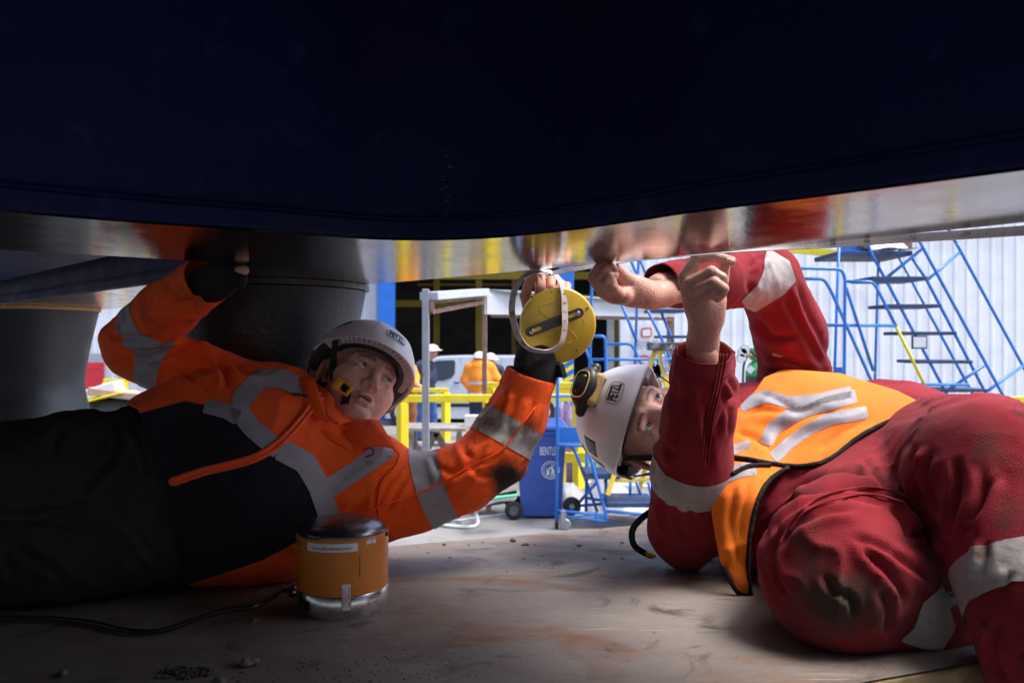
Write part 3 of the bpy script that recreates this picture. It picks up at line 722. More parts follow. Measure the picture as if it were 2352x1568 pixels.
MB().box(((cx0+cx1)/2, 36, 4.5), (cx1-cx0, .2, 9)).build('back_wall', M['dark'], bl)
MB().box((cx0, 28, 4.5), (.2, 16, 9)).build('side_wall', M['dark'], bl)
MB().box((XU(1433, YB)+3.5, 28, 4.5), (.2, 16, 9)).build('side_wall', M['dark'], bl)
for y0_, y1_ in ((19.5, 29.5), (31.0, 36.5)): MB().box(((cx0+cx1)/2, (y0_+y1_)/2, 9.1), (cx1-cx0+1, y1_-y0_, .2)).build('roof', M['dark'], bl)  # slot left in the unseen roof so daylight reaches the back wall
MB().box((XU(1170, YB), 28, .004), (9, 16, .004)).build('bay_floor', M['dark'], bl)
MB().box((XU(1170, YB), YB+.1, 8.2), (6.6, .2, 1.9)).build('cladding', M['greyclad'], bl)
for (u0, u1, v0, v1, D) in ((908, 1115, 690, 705, 27), (1000, 1420, 625, 642, 24), (1290, 1420, 676, 690, 26), (960, 1250, 652, 656, 30)):
    a, b = V(u0, (v0+v1)/2, D), V(u1, (v0+v1)/2, D); MB().bar(a, b, .3, (v1-v0)/FP*D).build('crane_beam', M['craneyel'], bl)
for (u, wd, D) in ((1003, .2, 28), (1100, .2, 26), (1180, .16, 30), (1420, .3, 24)):
    MB().box((XU(u, D), D, 4), (wd, .2, 8)).build('crane_post', M['craneyel'], bl)
col = MB().box((XU(1301, 19.6), 19.7, 3.5), (.36, .3, 7)).build('column', M['bluepost'], bl, bevel=.02)
for k in range(5):
    zc = 1.0+k*.24; x = XU(1301, 19.6); y = 19.535
    MB().prism([(x-.17, y, zc-.14), (x+.17, y, zc+.06), (x+.17, y, zc+.17), (x-.17, y, zc-.03)], (0, .01, 0)).build('hazard_stripe', M['yellow'], col)
# left: white wall with red door panel
lb = thing('red_door_building', 'white building with a red and grey door seen past the left spool', 'building', (-11, 22, 0))
clad(-24, XU(560, YB)-.15, 22, 0, 9, .5).build('cladding', M['whitewall'], lb)
for (u0, u1, v0, v1, mm) in ((150, 238, 812, 832, 'greypanel'), (150, 238, 832, 847, 'redpaint'), (150, 238, 847.5, 925, 'redpaint'), (273, 287, 838, 925, 'greypanel')):
    a, b = V(u0, v0, 21.9), V(u1, v1, 21.9); MB().box((a+b)/2, (b[0]-a[0], .06+.02*(v0 == 832), a[2]-b[2])).build('door_panel', M[mm], lb)

# painted floor areas
for nm, q, mm in (('green_walkway', ((1240, 1062), (1330, 1055), (1420, 1075), (1300, 1090)), 'greenfloor'), ('white_line', ((1180, 1094), (1600, 1120), (1600, 1124), (1180, 1098)), 'whitepaint'), ('white_line', ((930, 1208), (1300, 1160), (1300, 1163), (930, 1212)), 'whitepaint')):
    pts = []
    for (u, v) in q:
        D = FP*CAMZ/(v-784); p = V(u, v, D); pts.append((p[0], p[1], .004))
    structure(MB().add(pts, [(0, 1, 2, 3)]).build(nm, M[mm]))

# ------------------------------------------------------------------ yellow barriers
def barrier(label, pts, posts, zr, ht=.1, bars=(), pw=.12, gap=None):
    t = thing('safety_barrier', label, 'barrier', (pts[0][0], pts[0][1], 0), 'yellow safety barriers')
    a = np.array([*pts[0], zr]); b = np.array([*pts[1], zr]); MB().bar(a, b, .06, ht).build('top_rail', M['yellow'], t, bevel=.01)
    for z in bars: MB().bar(np.array([*pts[0], z]), np.array([*pts[1], z]), .05, .09).build('lower_rail', M['yellow'], t, bevel=.01)
    for s_ in posts:
        p = np.array(pts[0])+(np.array(pts[1])-np.array(pts[0]))*s_
        MB().box((p[0], p[1], (zr-ht/2-.002)/2), (pw, pw, zr-ht/2-.002), ((.8, .6, 0), (-.6, .8, 0), (0, 0, 1))).build('post', M['yellow'], t, bevel=.008)
    return t
def px(u, D): return (XU(u, D), D)
zt = lambda v, D: CAMZ-(v-784)/FP*D
barrier('near yellow barrier in front of the picnic bench', (px(905, 10.4), px(1335, 10.6)), (.045, .50, .985), zt(914, 10.5), .10, (zt(1052, 10.4),))
barrier('short yellow barrier in front of the man in blue jeans', (px(945, 13.6), px(1030, 13.6)), (.93,), zt(896, 13.6), .075, ())
barrier('yellow barrier beside the man in the orange jacket', (px(1118, 12.2), px(1330, 12.2)), (.08, .6), zt(885, 12.2), .10, (zt(900, 12.2),))
barrier('long yellow barrier along the foot of the white wall', (px(1560, 12.6), px(2600, 12.6)), (.1, .35, .6, .9), zt(919, 12.6), .12, ())
barrier('low yellow barrier beyond the blue mobile steps', (px(1270, 9.6), px(1420, 9.6)), (.1, .9), zt(1050, 9.6), .12, ())
barrier('yellow barrier in front of the red door', (px(238, 19), px(345, 19)), (.03, .47, .98), zt(874, 19), .09, ())

# ------------------------------------------------------------------ shelter frame
sh = thing('yard_shelter', 'open shelter frame with white roof sheet, one grey and several rusty posts', 'shelter', (*px(977, 9.8), 0))
A_ = V(978, 680, 9.8); B_ = V(1113, 672, 11.5); C_ = V(1545, 702, 16.3)
MB().box((A_[0], A_[1], V(0, 664, 9.8)[2]/2), (.085, .085, V(0, 664, 9.8)[2])).build('post', M['galv'], sh, bevel=.01)
MB().box((B_[0], B_[1], V(0, 668, 11.5)[2]/2), (.07, .07, V(0, 668, 11.5)[2])).build('post', M['rust'], sh, bevel=.01)
for (u, D, mm) in ((1402, 15.6, 'galv'), (1540, 16.3, 'rust')):
    p = px(u, D); MB().box((*p, 1.32), (.13, .13, 2.64)).build('post', M[mm], sh)
MB().bar(V(985, 680, 9.8), V(1106, 671, 11.4), .25, .10).build('roof_edge', M['roofw'], sh, bevel=.008)
MB().bar(V(986, 693, 9.8), V(1106, 682, 11.4), .06, .05).build('roof_bearer', M['rust'], sh)
MB().bar(V(990, 716, 9.85), V(1108, 694, 11.4), .05, .055).build('strut', M['rust'], sh)
MB().bar(V(993, 692, 9.8), V(993, 716, 9.8), .05, .07, (0, 1, 0)).build('bracket', M['rust'], sh)
c0, c1 = V(1112, 664, 11.5), V(1548, 698, 16.3); c2, c3 = V(1112, 722, 11.5), V(1548, 728, 16.3)
m = MB(); n = 14; v = []
nn = np.array([.45, .3, 0])
for i in range(n+1):
    t = i/n; a, b = c0+(c1-c0)*t, c2+(c3-c2)*t
    v += [a+nn, a, (a*.75+b*.25)+np.array([0, -.03, 0]), b+np.array([0, -.035, 0])]
m.add(v, [(i*4+k, i*4+4+k, i*4+5+k, i*4+1+k) for i in range(n) for k in range(3)]); o = m.build('roof_sheet', M['roofw'], sh)
so = o.modifiers.new('solid', 'SOLIDIFY'); so.thickness = .02
MB().bar(V(1130, 724, 11.8), V(1545, 733, 16.3), .06, .06).build('purlin', M['rust'], sh)

# ------------------------------------------------------------------ picnic bench
pb = thing('picnic_bench', 'weathered wooden picnic bench behind the near yellow barrier', 'bench', (*px(1000, 11.4), 0))
Dp = 11.4; x0, x1 = XU(930, Dp), XU(1074, Dp)
for k in range(4): MB().box(((x0+x1)/2, Dp-.3+k*.19, .74), (x1-x0, .17, .045)).build('top_board', M['oldwood'], pb, bevel=.006)
for s_ in (-1, 1):
    for k in range(2): MB().box(((x0+x1)/2, Dp+s_*(.55+k*.14), .42), (x1-x0, .12, .045)).build('seat_board', M['oldwood'], pb, bevel=.006)
for x in (x0+.12, x1-.12):
    MB().bar((x, Dp-.62, .0), (x, Dp-.12, .7), .05, .11).build('leg', M['oldwood'], pb); MB().bar((x, Dp+.62, .0), (x, Dp+.12, .7), .05, .11).build('leg', M['oldwood'], pb)
    MB().bar((x+.055, Dp-.65, .38), (x+.055, Dp+.65, .38), .045, .1).build('cross_beam', M['oldwood'], pb)
MB().bar((x0+.15, Dp, .1), ((x0+x1)/2, Dp, .66), .05, .09).build('brace', M['oldwood'], pb); MB().bar((x1-.15, Dp, .1), ((x0+x1)/2, Dp, .66), .05, .09).build('brace', M['oldwood'], pb)
o = MB().box((XU(1085, 11.2), 11.25, .83), (.22, .16, .16)).build('carton', M['paper'], None, loc=(XU(1085, 11.2), 11.25, .7), bevel=.01); o.location.z = .77
tag(o, 'white carton at the end of the picnic bench', 'box')
o.location.z = .7135

# ------------------------------------------------------------------ van
Dv = 18.5; vs_ = Dv/FP
vn = thing('parked_van', 'pale silver van parked in front of the workshop bay', 'van', (*px(1090, Dv), 0))
def vp(u, v, y): p = V(u, v, Dv); return (p[0], y, p[2])
prof = [(884, 962), (880, 930), (884, 903), (905, 889), (940, 879), (966, 840), (985, 824), (1005, 818.5), (1060, 816.5), (1200, 817), (1278, 819), (1289, 826), (1294, 880), (1296, 955), (1280, 964)]
m = MB(); yb = [(Dv+.06, 1.0), (Dv, .985), (Dv, .985)]
cc = np.array([1090, 900.])
rings = []
for (y, s_) in ((Dv+.25, .90), (Dv+.08, .965), (Dv+.02, .99), (Dv, 1.0)):
    pass
pr = np.array(prof, float)
def ring(sc_, dy, tum):                # tumblehome: the upper body leans in
    out = []
    for (u, v) in pr:
        q = cc+(np.array([u, v])-cc)*sc_; lean = max(0, (905-v))/90*tum
        p = V(q[0], q[1], Dv); out.append((p[0], Dv+dy+lean, p[2]))
    return out
rs = [ring(.96, .0, .16), ring(.99, .02, .16), ring(1.0, .07, .16), ring(1.0, 1.55, -.16), ring(.96, 1.62, -.16)]
n = len(pr); vv = np.vstack([np.array(r_) for r_ in rs]); ff = [(k*n+i, k*n+(i+1) % n, (k+1)*n+(i+1) % n, (k+1)*n+i) for k in range(4) for i in range(n)]
ff += [tuple(range(n)), tuple(range(5*n-1, 4*n-1, -1))]
body = MB().add(vv, ff).build('body', M['van'], vn, smooth='auto')
def vside(q, off): 
    return [(V(u, v, Dv)[0], Dv+max(0, 905-v)/90*.16-off, V(u, v, Dv)[2]) for (u, v) in q]
win = [(969, 873), (975, 850), (990, 833), (1004, 828), (1041, 827), (1045, 832), (1044, 858), (1036, 868), (1018, 874)]
MB().prism(vside(win, .012), (0, .01, 0)).build('side_window', M['glass'], vn)
ws = [(943, 877), (967, 842), (984, 827), (988, 828), (972, 848), (955, 876)]
MB().prism(vside(ws, .010), (0, .01, 0)).build('windscreen', M['glass'], vn)
MB().prism(vside([(1042, 877.5), (1056, 877), (1056, 880), (1042, 880.5)], .03), (0, .02, 0)).build('door_handle', M['blackpl'], vn)
for q in ([(1057, 822), (1058, 822), (1061, 950), (1060, 950)], [(968, 874), (969, 874), (969, 950), (968, 950)], [(1150, 822), (1151, 822), (1152, 950), (1151, 950)]):
    MB().prism(vside(q, .006), (0, .008, 0)).build('door_seam', M['greyink'], vn)
MB().prism(vside([(900, 926), (1270, 926), (1270, 934), (900, 934)], .014), (0, .01, 0)).build('rub_strip', M['blackpl'], vn)
for u in (925, 1245):
    c = np.array(V(u, 951, Dv)); ax = ((1, 0, 0), (0, 0, 1), (0, 1, 0)); zc = .32
    wh = MB().lathe([(.05, -.02), (.2, -.02), (.30, -.01), (.32, .03), (.32, .2), (.28, .22), (.05, .22)], (c[0], Dv-.0, zc), 28, ax).build('wheel', M['tyre'], vn, smooth='auto')
    MB().lathe([(.01, -.03), (.12, -.035), (.19, -.024), (.19, .0)], (c[0], Dv, zc), 28, ax).build('hub_cap', M['greyclad'], wh, smooth='auto')
MB().box((XU(1090, Dv), Dv+.8, .36), (3.6, 1.3, .16)).build('underside', M['blackpl'], vn)

# ------------------------------------------------------------------ wheelie bin
b5 = ZM(1950, 1550, .3827); Db = 8.8
bn = thing('wheelie_bin', 'blue plastic wheelie bin lettered in white beside the blue steps', 'bin', (*px(1243, Db), 0))
def bx4(x0, x1, y0, y1, z): return [(x0, y0, z), (x1, y0, z), (x1, y1, z), (x0, y1, z)]
bL, bR, tL, tR = XU(1197, Db), XU(1289, Db), XU(1183, Db), XU(1302, Db)
m = MB(); v = bx4(bL, bR, Db, Db+.42, .03)+bx4(tL+.01, tR-.01, Db-.05, Db+.5, .93)+bx4(tL-.01, tR+.01, Db-.07, Db+.52, .935)+bx4(tL-.01, tR+.01, Db-.07, Db+.52, .98)
m.add(v, [(3, 2, 1, 0)]+[(k*4+i, k*4+(i+1) % 4, k*4+4+(i+1) % 4, k*4+4+i) for k in range(3) for i in range(4)]+[(12, 13, 14, 15)]); m.build('bin_body', M['bluebin'], bn, bevel=.015)
m = MB(); v = bx4(tL-.03, tR+.02, Db-.085, Db+.54, .985)+bx4(tL-.02, tR+.01, Db-.075, Db+.53, 1.03)+bx4(tL+.05, tR-.05, Db+.02, Db+.45, 1.075)
m.add(v, [(3, 2, 1, 0)]+[(k*4+i, k*4+(i+1) % 4, k*4+4+(i+1) % 4, k*4+4+i) for k in range(2) for i in range(4)]+[(8, 9, 10, 11)]); m.build('lid', M['bluebin'], bn, bevel=.012)
MB().tube([(tL-.05, Db-.05, .99), (tL-.05, Db+.45, .99)], .016, 8).build('handle', M['bluebin'], bn)
for dy in (-.03, .40):
    wh = MB().lathe([(.03, -.025), (.08, -.028), (.1, -.018), (.1, .018), (.08, .028), (.03, .025)], (XU(1180, Db), Db+dy, .1), 24, ((1, 0, 0), (0, 0, 1), (0, 1, 0))).build('wheel', M['tyre'], bn, smooth='auto')
    MB().lathe([(.002, -.03), (.05, -.035), (.055, -.024), (.055, .0)], (XU(1180, Db), Db+dy, .1), 8, ((1, 0, 0), (0, 0, 1), (0, 1, 0))).build('hub', M['wheel'], wh)
def binface(u, v):                     # point on the sloping near face
    z = CAMZ-(v-784)/FP*Db; y = Db-.05*(z-.03)/.9-.004; return np.array([XU(u, Db), y, z])
text_on('lettering', 'BENTLEY', .13, M['whiteink'], bn, binface(1262, 1035)-np.array([0, .002, 0]), (1, 0, 0), (0, .05, 1), fit=.215)
c = binface(1264, 1078)-np.array([0, .003, 0]); m = MB(); ex, ez = np.array([1., 0, 0]), nrm([0, -.055, 1])
def disc_ring(m, c, r0, r1, n=40):
    v = []; 
    for k in range(n):
        a = 2*math.pi*k/n; v += [c+(ex*math.cos(a)+ez*math.sin(a))*r0, c+(ex*math.cos(a)+ez*math.sin(a))*r1]
    m.add(v, [(2*k, 2*k+1, (2*k+3) % (2*n), (2*k+2) % (2*n)) for k in range(n)])
disc_ring(m, c, .092, .1); disc_ring(m, c, .071, .076)
def pf(q): m.add([c+ex*x+ez*y for (x, y) in q], [tuple(range(len(q)))])
pf([(-.045, .0), (-.008, .0), (-.014, -.055), (-.04, -.055)])
for k in range(4): pf([(-.05, .004+k*.004), (-.005, .006+k*.004), (-.005, .008+k*.004), (-.05, .006+k*.004)])
pf([(.012, .02), (.04, .015), (.045, -.06), (.03, -.06), (.026, -.02), (.018, -.06), (.003, -.06), (.012, -.01)])
pf([(-.022, .022), (.015, .008), (.018, .022), (-.018, .032)])
pf([(.018+.013*math.cos(a), .038+.014*math.sin(a)) for a in np.linspace(0, 6.0, 12)])
m.build('emblem', M['whiteink'], bn)
text_on('lettering', 'KEEP YOUR AREA TIDY', .014, M['whiteink'], bn, None, None, None, lambda x, y: np.array([c+(ex*math.sin(t*11.2)-ez*math.cos(t*11.2))*(.0835-yy*1.0) for t, yy in zip(x, y)]))

# ------------------------------------------------------------------ blue mobile steps
def rnd_path(pts, r=.05):              # rounded corners
    p = [np.asarray(q, float) for q in pts]; out = [p[0]]
    for a, b, c_ in zip(p[:-2], p[1:-1], p[2:]):
        d1, d2 = nrm(a-b), nrm(c_-b); rr_ = min(r, .45*np.linalg.norm(a-b), .45*np.linalg.norm(c_-b))
        for t in np.linspace(0, 1, 5):
            out.append((1-t)**2*(b+d1*rr_)+2*t*(1-t)*b+t*t*(b+d2*rr_))
    out.append(p[-1]); return out
def steps(label, Z, rails, treads, loc, rr_=.017, extra=None):
    t = thing('mobile_steps', label, 'steps', loc, 'blue mobile access steps')
    for it in rails:
        D = it[0]; pts = it[1]; mm = it[2] if len(it) > 2 else 'bluetube'
        if isinstance(D, tuple): P = [Z(x, y, D[0]+(D[1]-D[0])*k/(len(pts)-1)) for k, (x, y) in enumerate(pts)]
        else: P = [Z(x, y, D) for (x, y) in pts]
        MB().tube(rnd_path(P), rr_, 8).build('rail', M[mm], t, smooth=True)
    for (D0, D1, x0, x1, y, th) in treads:
        a, b = Z(x0, y, D0), Z(x1, y, D0); h = th/FP*D0*.2686
        MB().box(((a[0]+b[0])/2, (D0+D1)/2, a[2]), (b[0]-a[0], D1-D0, max(.03, h))).build('tread', M['darkblue'], t, bevel=.006)
    return t
z4 = ZM(2996, 900, .4677); z3c = ZM(2000, 900, .4677); z5 = ZM(1950, 1550, .3827)
EXT = lambda a, b, k: (a[0]+(b[0]-a[0])*k, a[1]+(b[1]-a[1])*k)
sC = steps('tall blue mobile steps with six treads against the white wall on the right', z4, [
    (8.5, [(1010, 130), (1040, 230), (1170, 470), (1720, 1500), EXT((1170, 470), (1720, 1500), 1.9)]),
    (8.5, [(1400, 290), (1520, 470), (2090, 1560), EXT((1520, 470), (2090, 1560), 1.85)]),
    (9.1, [(1285, 280), (1950, 1510), EXT((1285, 280), (1950, 1510), 1.7)]),
    (8.4, [(1380, 0), (1420, 70), (2230, 1560), EXT((1420, 70), (2230, 1560), 1.5)]),
    (9.0, [(1680, -20), (1710, 40), (2352, 1220), EXT((1710, 40), (2352, 1220), 1.6)]),
    ((8.45, 8.5), [(1475, 210), (1170, 455)]), ((9.0, 8.5), [(1800, 235), (1530, 465)]), ((8.45, 8.5), [(2010, 1200), (1690, 1420)]), ((9.0, 8.5), [(2340, 1205), (2050, 1410)]),
    (9.2, [(1110, 250), (1070, 1560), (1055, 2400)]), (8.5, [(770, 140), (735, 1170), (700, 2500)])],
    [(8.45, 9.0, 1055, 1530, 455, 34), (8.45, 8.95, 1195, 1650, 690, 30), (8.45, 8.9, 1315, 1780, 925, 30), (8.45, 8.9, 1435, 1915, 1170, 28), (8.45, 8.85, 1570, 2050, 1415, 28), (8.45, 8.85, 1700, 2180, 1660, 28), (8.5, 9.2, 770, 1400, 240, 40)], (*px(2080, 8.6), 0))
a, b = z4(780, 130, 8.9), z4(1010, 232, 8.9); MB().box((a+b)/2, (b[0]-a[0], .02, a[2]-b[2])).build('side_panel', M['bluepost'], sC)
a, b = z4(1390, 945, 8.43), z4(1522, 1058, 8.43); MB().box((a+b)/2, (b[0]-a[0], .012, a[2]-b[2])).build('plate_frame', M['darkblue'], sC)
MB().box((a+b)/2-np.array([0, .01, 0]), (b[0]-a[0]-.03, .006, a[2]-b[2]-.03)).build('notice_plate', M['paper'], sC)
sD = steps('low blue mobile steps with a half yellow handrail behind the red sleeve', z4, [
    (7.9, [(400, 760), (400, 430), (440, 368), (790, 378), (822, 450), (815, 1360), (815, 2300)]), (7.9, [(400, 460), (640, 460), (700, 560), (1150, 1560), EXT((700, 560), (1150, 1560), 1.7)]),
    (8.3, [(822, 482), (1060, 487), (1105, 560), (1260, 870)]), (8.3, [(1255, 860), (1510, 1385)], 'yellow'), (8.3, [(1505, 1375), (1600, 1560), EXT((1255, 860), (1510, 1385), 2.8)]),
    ((7.9, 8.3), [(830, 530), (1060, 1240)]), ((7.9, 8.3), [(590, 855), (1250, 860)]), (8.3, [(820, 1360), (1880, 1365)]), ((7.9, 8.0), [(980, 1440), (1060, 1620), (1120, 1440)])],
    [(7.8, 8.3, 560, 1110, 1418, 36)], (*px(1940, 8.1), 0))
MB().box(z4(770, 1300, 8.0), (.05, .05, .2)).build('socket', M['bluepost'], sD)
sB = steps('blue mobile steps with looped handrails behind the yellow stepladder', z3c, [
    (8.9, [(795, 150), (790, 340), (765, 1300), (740, 2300)]), (8.9, [(790, 950), (900, 950), (910, 1340), (900, 2200)]), (9.3, [(910, 1018), (1120, 1015), (1160, 1080), (1400, 1640)]),
    ((8.9, 9.3), [(780, 1150), (1530, 1145)]), (9.4, [(1195, 200), (1185, 310), (1150, 1280), (1140, 2000)]), (9.3, [(1025, 640), (1170, 1000)]), (9.3, [(1225, 650), (1390, 990), (1560, 1380)]), (9.8, [(1340, 650), (1480, 1000), (1640, 1400)]),
    (9.3, [(1090, 230), (1130, 330), (1190, 460)]), (9.8, [(1170, 230), (1215, 340), (1280, 500)]), (8.9, [(735, 1060), (815, 1270)])],
    [(9.3, 9.8, 1290, 1610, 730, 26), (9.3, 9.8, 1380, 1600, 955, 24)], (*px(1440, 9.2), 0))
sA = steps('blue wheeled steps with a flat panel beside the wheelie bin', z5, [
    (8.35, [(733, -560), (733, 0), (722, 1440)]), ((8.35, 8.8), [(600, 88), (930, 85)]), (8.35, [(733, 602), (1030, 606), (1065, 690), (1240, 1330), (1235, 1385)]), (8.8, [(780, 610), (890, 612), (930, 700), (1150, 1300)]),
    (8.8, [(1040, 560), (1030, 1290)]), ((8.8, 8.35), [(1240, 862), (1125, 950)]), (8.8, [(1140, 760), (1080, 900)]), (8.5, [(1240, 945), (1235, 1210)]), ((8.35, 8.8), [(1130, 1000), (960, 1195)]),
    (8.35, [(722, 1282), (1240, 1335)]), (8.35, [(722, 1332), (1240, 1388)]), (8.8, [(800, 1245), (1370, 1200)]), (8.8, [(1030, 1150), (1330, 1195)]), (8.35, [(790, 1270), (785, 1360)]), (8.35, [(1140, 1290), (1135, 1410)]),
    (8.35, [(1240, 1290), (1250, 1405)]), (8.8, [(1495, 960), (1490, 1185)]), (8.8, [(1555, 985), (1625, 1175)]), (8.8, [(1480, 1115), (1760, 1140)]), (8.35, [(1240, 1290), (1760, 1330)]), (8.8, [(1680, 990), (1720, 1160)])],
    [(8.35, 8.8, 1020, 1395, 925, 50), (8.35, 8.9, 1240, 1760, 1228, 40), (8.35, 8.8, 735, 1010, 600, 12)], (*px(1330, 8.5), 0))
a, b = z5(738, 415, 8.5), z5(985, 592, 8.5); MB().box((a+b)/2, (b[0]-a[0], .02, a[2]-b[2])).build('side_panel', M['bluepost'], sA)
ax_ = ((1, 0, 0), (0, 0, 1), (0, 1, 0))
c = z5(880, 1235, 8.75); wh = MB().lathe([(.03, -.03), (.075, -.03), (.1, -.02), (.1, .02), (.075, .03), (.03, .03)], c, 28, ax_).build('wheel', M['tyre'], sA, smooth='auto')
MB().lathe([(.004, -.035), (.03, -.035), (.03, .03)], c, 12, ax_).build('hub', M['galv'], wh)
c = z5(792, 1420, 8.3); wh = MB().lathe([(.01, -.018), (.05, -.018), (.058, -.01), (.058, .01), (.05, .018)], (c[0]+.02, c[1], .058), 20, ax_).build('castor', M['galv'], sA, smooth='auto')
MB().bar((c[0], c[1], .07), (c[0], c[1], .2), .05, .05).build('castor_fork', M['galv'], sA)
MB().tube([z5(722, 1400, 8.35), np.array([*z5(722, 1450, 8.35)[:2], .0])], .02, 8).build('foot', M['blackpl'], sA)

# ------------------------------------------------------------------ stepladder
sl_ = thing('stepladder', 'yellow stepladder with black top cap in front of the sign', 'stepladder', (*px(1480, 8.5), 0))
z6 = ZM(2350, 1150, .3189)
def leg(a, b, D0, D1, w_=.07): MB().bar(z6(*a, D0), z6(*b, D1), w_, .03, (0, 1, 0)).build('stile', M['ladder'], sl_, bevel=.004)
leg((850, 780), (250, 2600), 8.55, 8.3, .05); leg((915, 780), (1330, 2560), 8.5, 8.2, .09); leg((1150, 780), (640, 2560), 8.75, 9.2, .05); leg((1200, 780), (1700, 2560), 8.7, 9.0, .06)
a, b = z6(790, 685, 8.5), z6(1300, 788, 8.5); MB().box((a+b)/2+np.array([0, .1, 0]), (b[0]-a[0], .3, a[2]-b[2])).build('top_cap', M['laddertop'], sl_, bevel=.012)
for k in range(5):
    t = .22+k*.17; p, q = z6(850-600*t, 780+1820*t, 8.5), z6(915+415*t, 780+1780*t, 8.5); MB().bar(p, q, .08, .02).build('step', M['ladder'], sl_)
d = nrm(z6(1330, 2560, 8.2)-z6(915, 780, 8.5)); c = z6(972, 958, 8.44); e2 = nrm(np.cross(d, (0, 1, 0)))
if e2[0] < 0: e2 = -e2
m = MB(); m.add([c+d*.128*math.sin(a)*1.0+e2*.030*math.cos(a)-np.array([0, .012, 0]) for a in np.linspace(0, 6.28, 25)[:-1]], [tuple(range(24))]); lbl = m.build('maker_label', M['blueink'], sl_)
m = MB(); m.add([c+d*.116*math.sin(a)+e2*.023*math.cos(a)-np.array([0, .015, 0]) for a in np.linspace(0, 6.28, 25)[:-1]], [tuple(range(24))]); m.build('maker_label', M['whiteink'], sl_)
text_on('lettering', 'WERNER', .05, M['blueink'], sl_, c-np.array([0, .018, 0]), d, e2, bold=.001, fit=.18)
text_on('lettering', 'Kito', .07, M['whiteink'], sl_, z6(1080, 745, 8.5)-np.array([0, .06, 0]), (1, 0, 0), (0, 0, 1), shear=.3)

# ------------------------------------------------------------------ sign board on the white wall
sg_ = thing('notice_board', 'white site notice board with a red emblem behind the stepladder', 'sign', V(1505, 890, 19.7))
a, b = z6(622, 455, 19.75), z6(1085, 1195, 19.75); MB().box((a+b)/2, (b[0]-a[0], .05, a[2]-b[2])).build('board', M['whiteink'], sg_)
def sb(x, y): return z6(x, y, 19.68)
m = MB(); q = [sb(672, 520), sb(690, 505), sb(790, 503), sb(806, 518), sb(808, 605), sb(790, 624), sb(690, 625), sb(672, 610)]; m.prism(q, (0, .01, 0)); m.build('emblem', M['redpaint'], sg_)
m = MB(); q = [sb(688, 530), sb(780, 522), sb(795, 545), sb(782, 563), sb(796, 585), sb(785, 606), sb(692, 608)]; m.prism([p-np.array([0, .01, 0]) for p in q], (0, .008, 0)); m.build('emblem', M['whiteink'], sg_)
text_on('lettering', 'North Main', .25, M['greyink'], sg_, sb(780, 695), (1, 0, 0), (0, 0, 1), fit=.75)
text_on('lettering', 'Site Office', .16, M['greyink'], sg_, sb(730, 755), (1, 0, 0), (0, 0, 1), fit=.42)
for y, x1 in ((800, 900), (830, 880)):
    m = MB(); m.prism([sb(665, y), sb(x1, y), sb(x1, y+8), sb(665, y+8)], (0, .01, 0)); m.build('print_line', M['greyclad'], sg_)
ex, ez = np.array([1., 0, 0]), np.array([0, 0, 1.]); m = MB(); c = sb(715, 975); disc_ring(m, c, .20, .25, 28)
m.prism([c+ex*x+ez*y for x, y in ((-.17, .14), (-.14, .17), (.17, -.14), (.14, -.17))], (0, .01, 0)); m.build('no_entry_symbol', M['redpaint'], sg_)
for x in (835, 925):
    m = MB(); c = sb(x, 985); m.prism([c+ex*q+ez*r_ for q, r_ in ((-.16, -.28), (.16, -.28), (.2, -.05), (.1, .06), (.12, .2), (0, .28), (-.12, .2), (-.1, .06), (-.2, -.05))], (0, .01, 0)); m.build('mandatory_symbol', M['cyanink'], sg_)

# ------------------------------------------------------------------ gas cylinders
gc = thing('gas_cylinder', 'gas cylinder with green shoulder and gauges behind the red sleeve', 'gas cylinder', (*px(1738, 8.6), 0))
c = px(1738, 8.6); zt_ = lambda z_: z6(2000, z_, 8.6)[2]
MB().lathe([(.115, .02), (.118, .03), (.118, zt_(1110)), (.112, zt_(1095)+.02)], (*c, 0), 28).build('cylinder', M['gasgrey'], gc, smooth='auto')
MB().lathe([(.1175, zt_(1108)), (.116, zt_(1050)), (.085, zt_(960)), (.05, zt_(925)), (.05, zt_(900))], (*c, 0), 28).build('shoulder', M['gasgreen'], gc, smooth='auto')
MB().lathe([(.072, zt_(905)), (.078, zt_(760)), (.06, zt_(757)), (.058, zt_(900))], (*c, 0), 24).build('valve_guard', M['gasgreen'], gc, smooth='auto')
for (x, y) in ((1980, 775), (1950, 815), (1935, 885)):
    p = z6(x, y, 8.45); MB().tube([p, p+np.array([0, .03, 0])], .045, 18).build('gauge', M['whiteink'], gc); MB().tube([p+np.array([0, .005, 0]), p+np.array([0, .028, 0])], .05, 18).build('gauge_rim', M['chrome'], gc)
MB().tube([z6(1980, 850, 8.48), z6(2060, 850, 8.55)], .025, 10).build('regulator', M['brass'], gc)
MB().tube(spline([z6(2000, 870, 8.48), z6(1960, 980, 8.45), z6(1950, 1200, 8.45), z6(1955, 1500, 8.45), z6(1990, 2200, 8.5)], 6), .012, 6).build('hose', M['cable'], gc)
MB().tube(spline([z6(2050, 800, 8.45), z6(2130, 870, 8.4), z6(2200, 920, 8.4), z6(2330, 1010, 8.4)], 6), .012, 6).build('hose', M['cable'], gc)
m = MB(); p = z6(2045, 1030, 8.46); m.prism([p+np.array([-.05, 0, .0]), p+np.array([0, 0, -.045]), p+np.array([.05, 0, .01]), p+np.array([0, 0, .05])], (0, .004, 0)); m.build('label', M['paper'], gc)

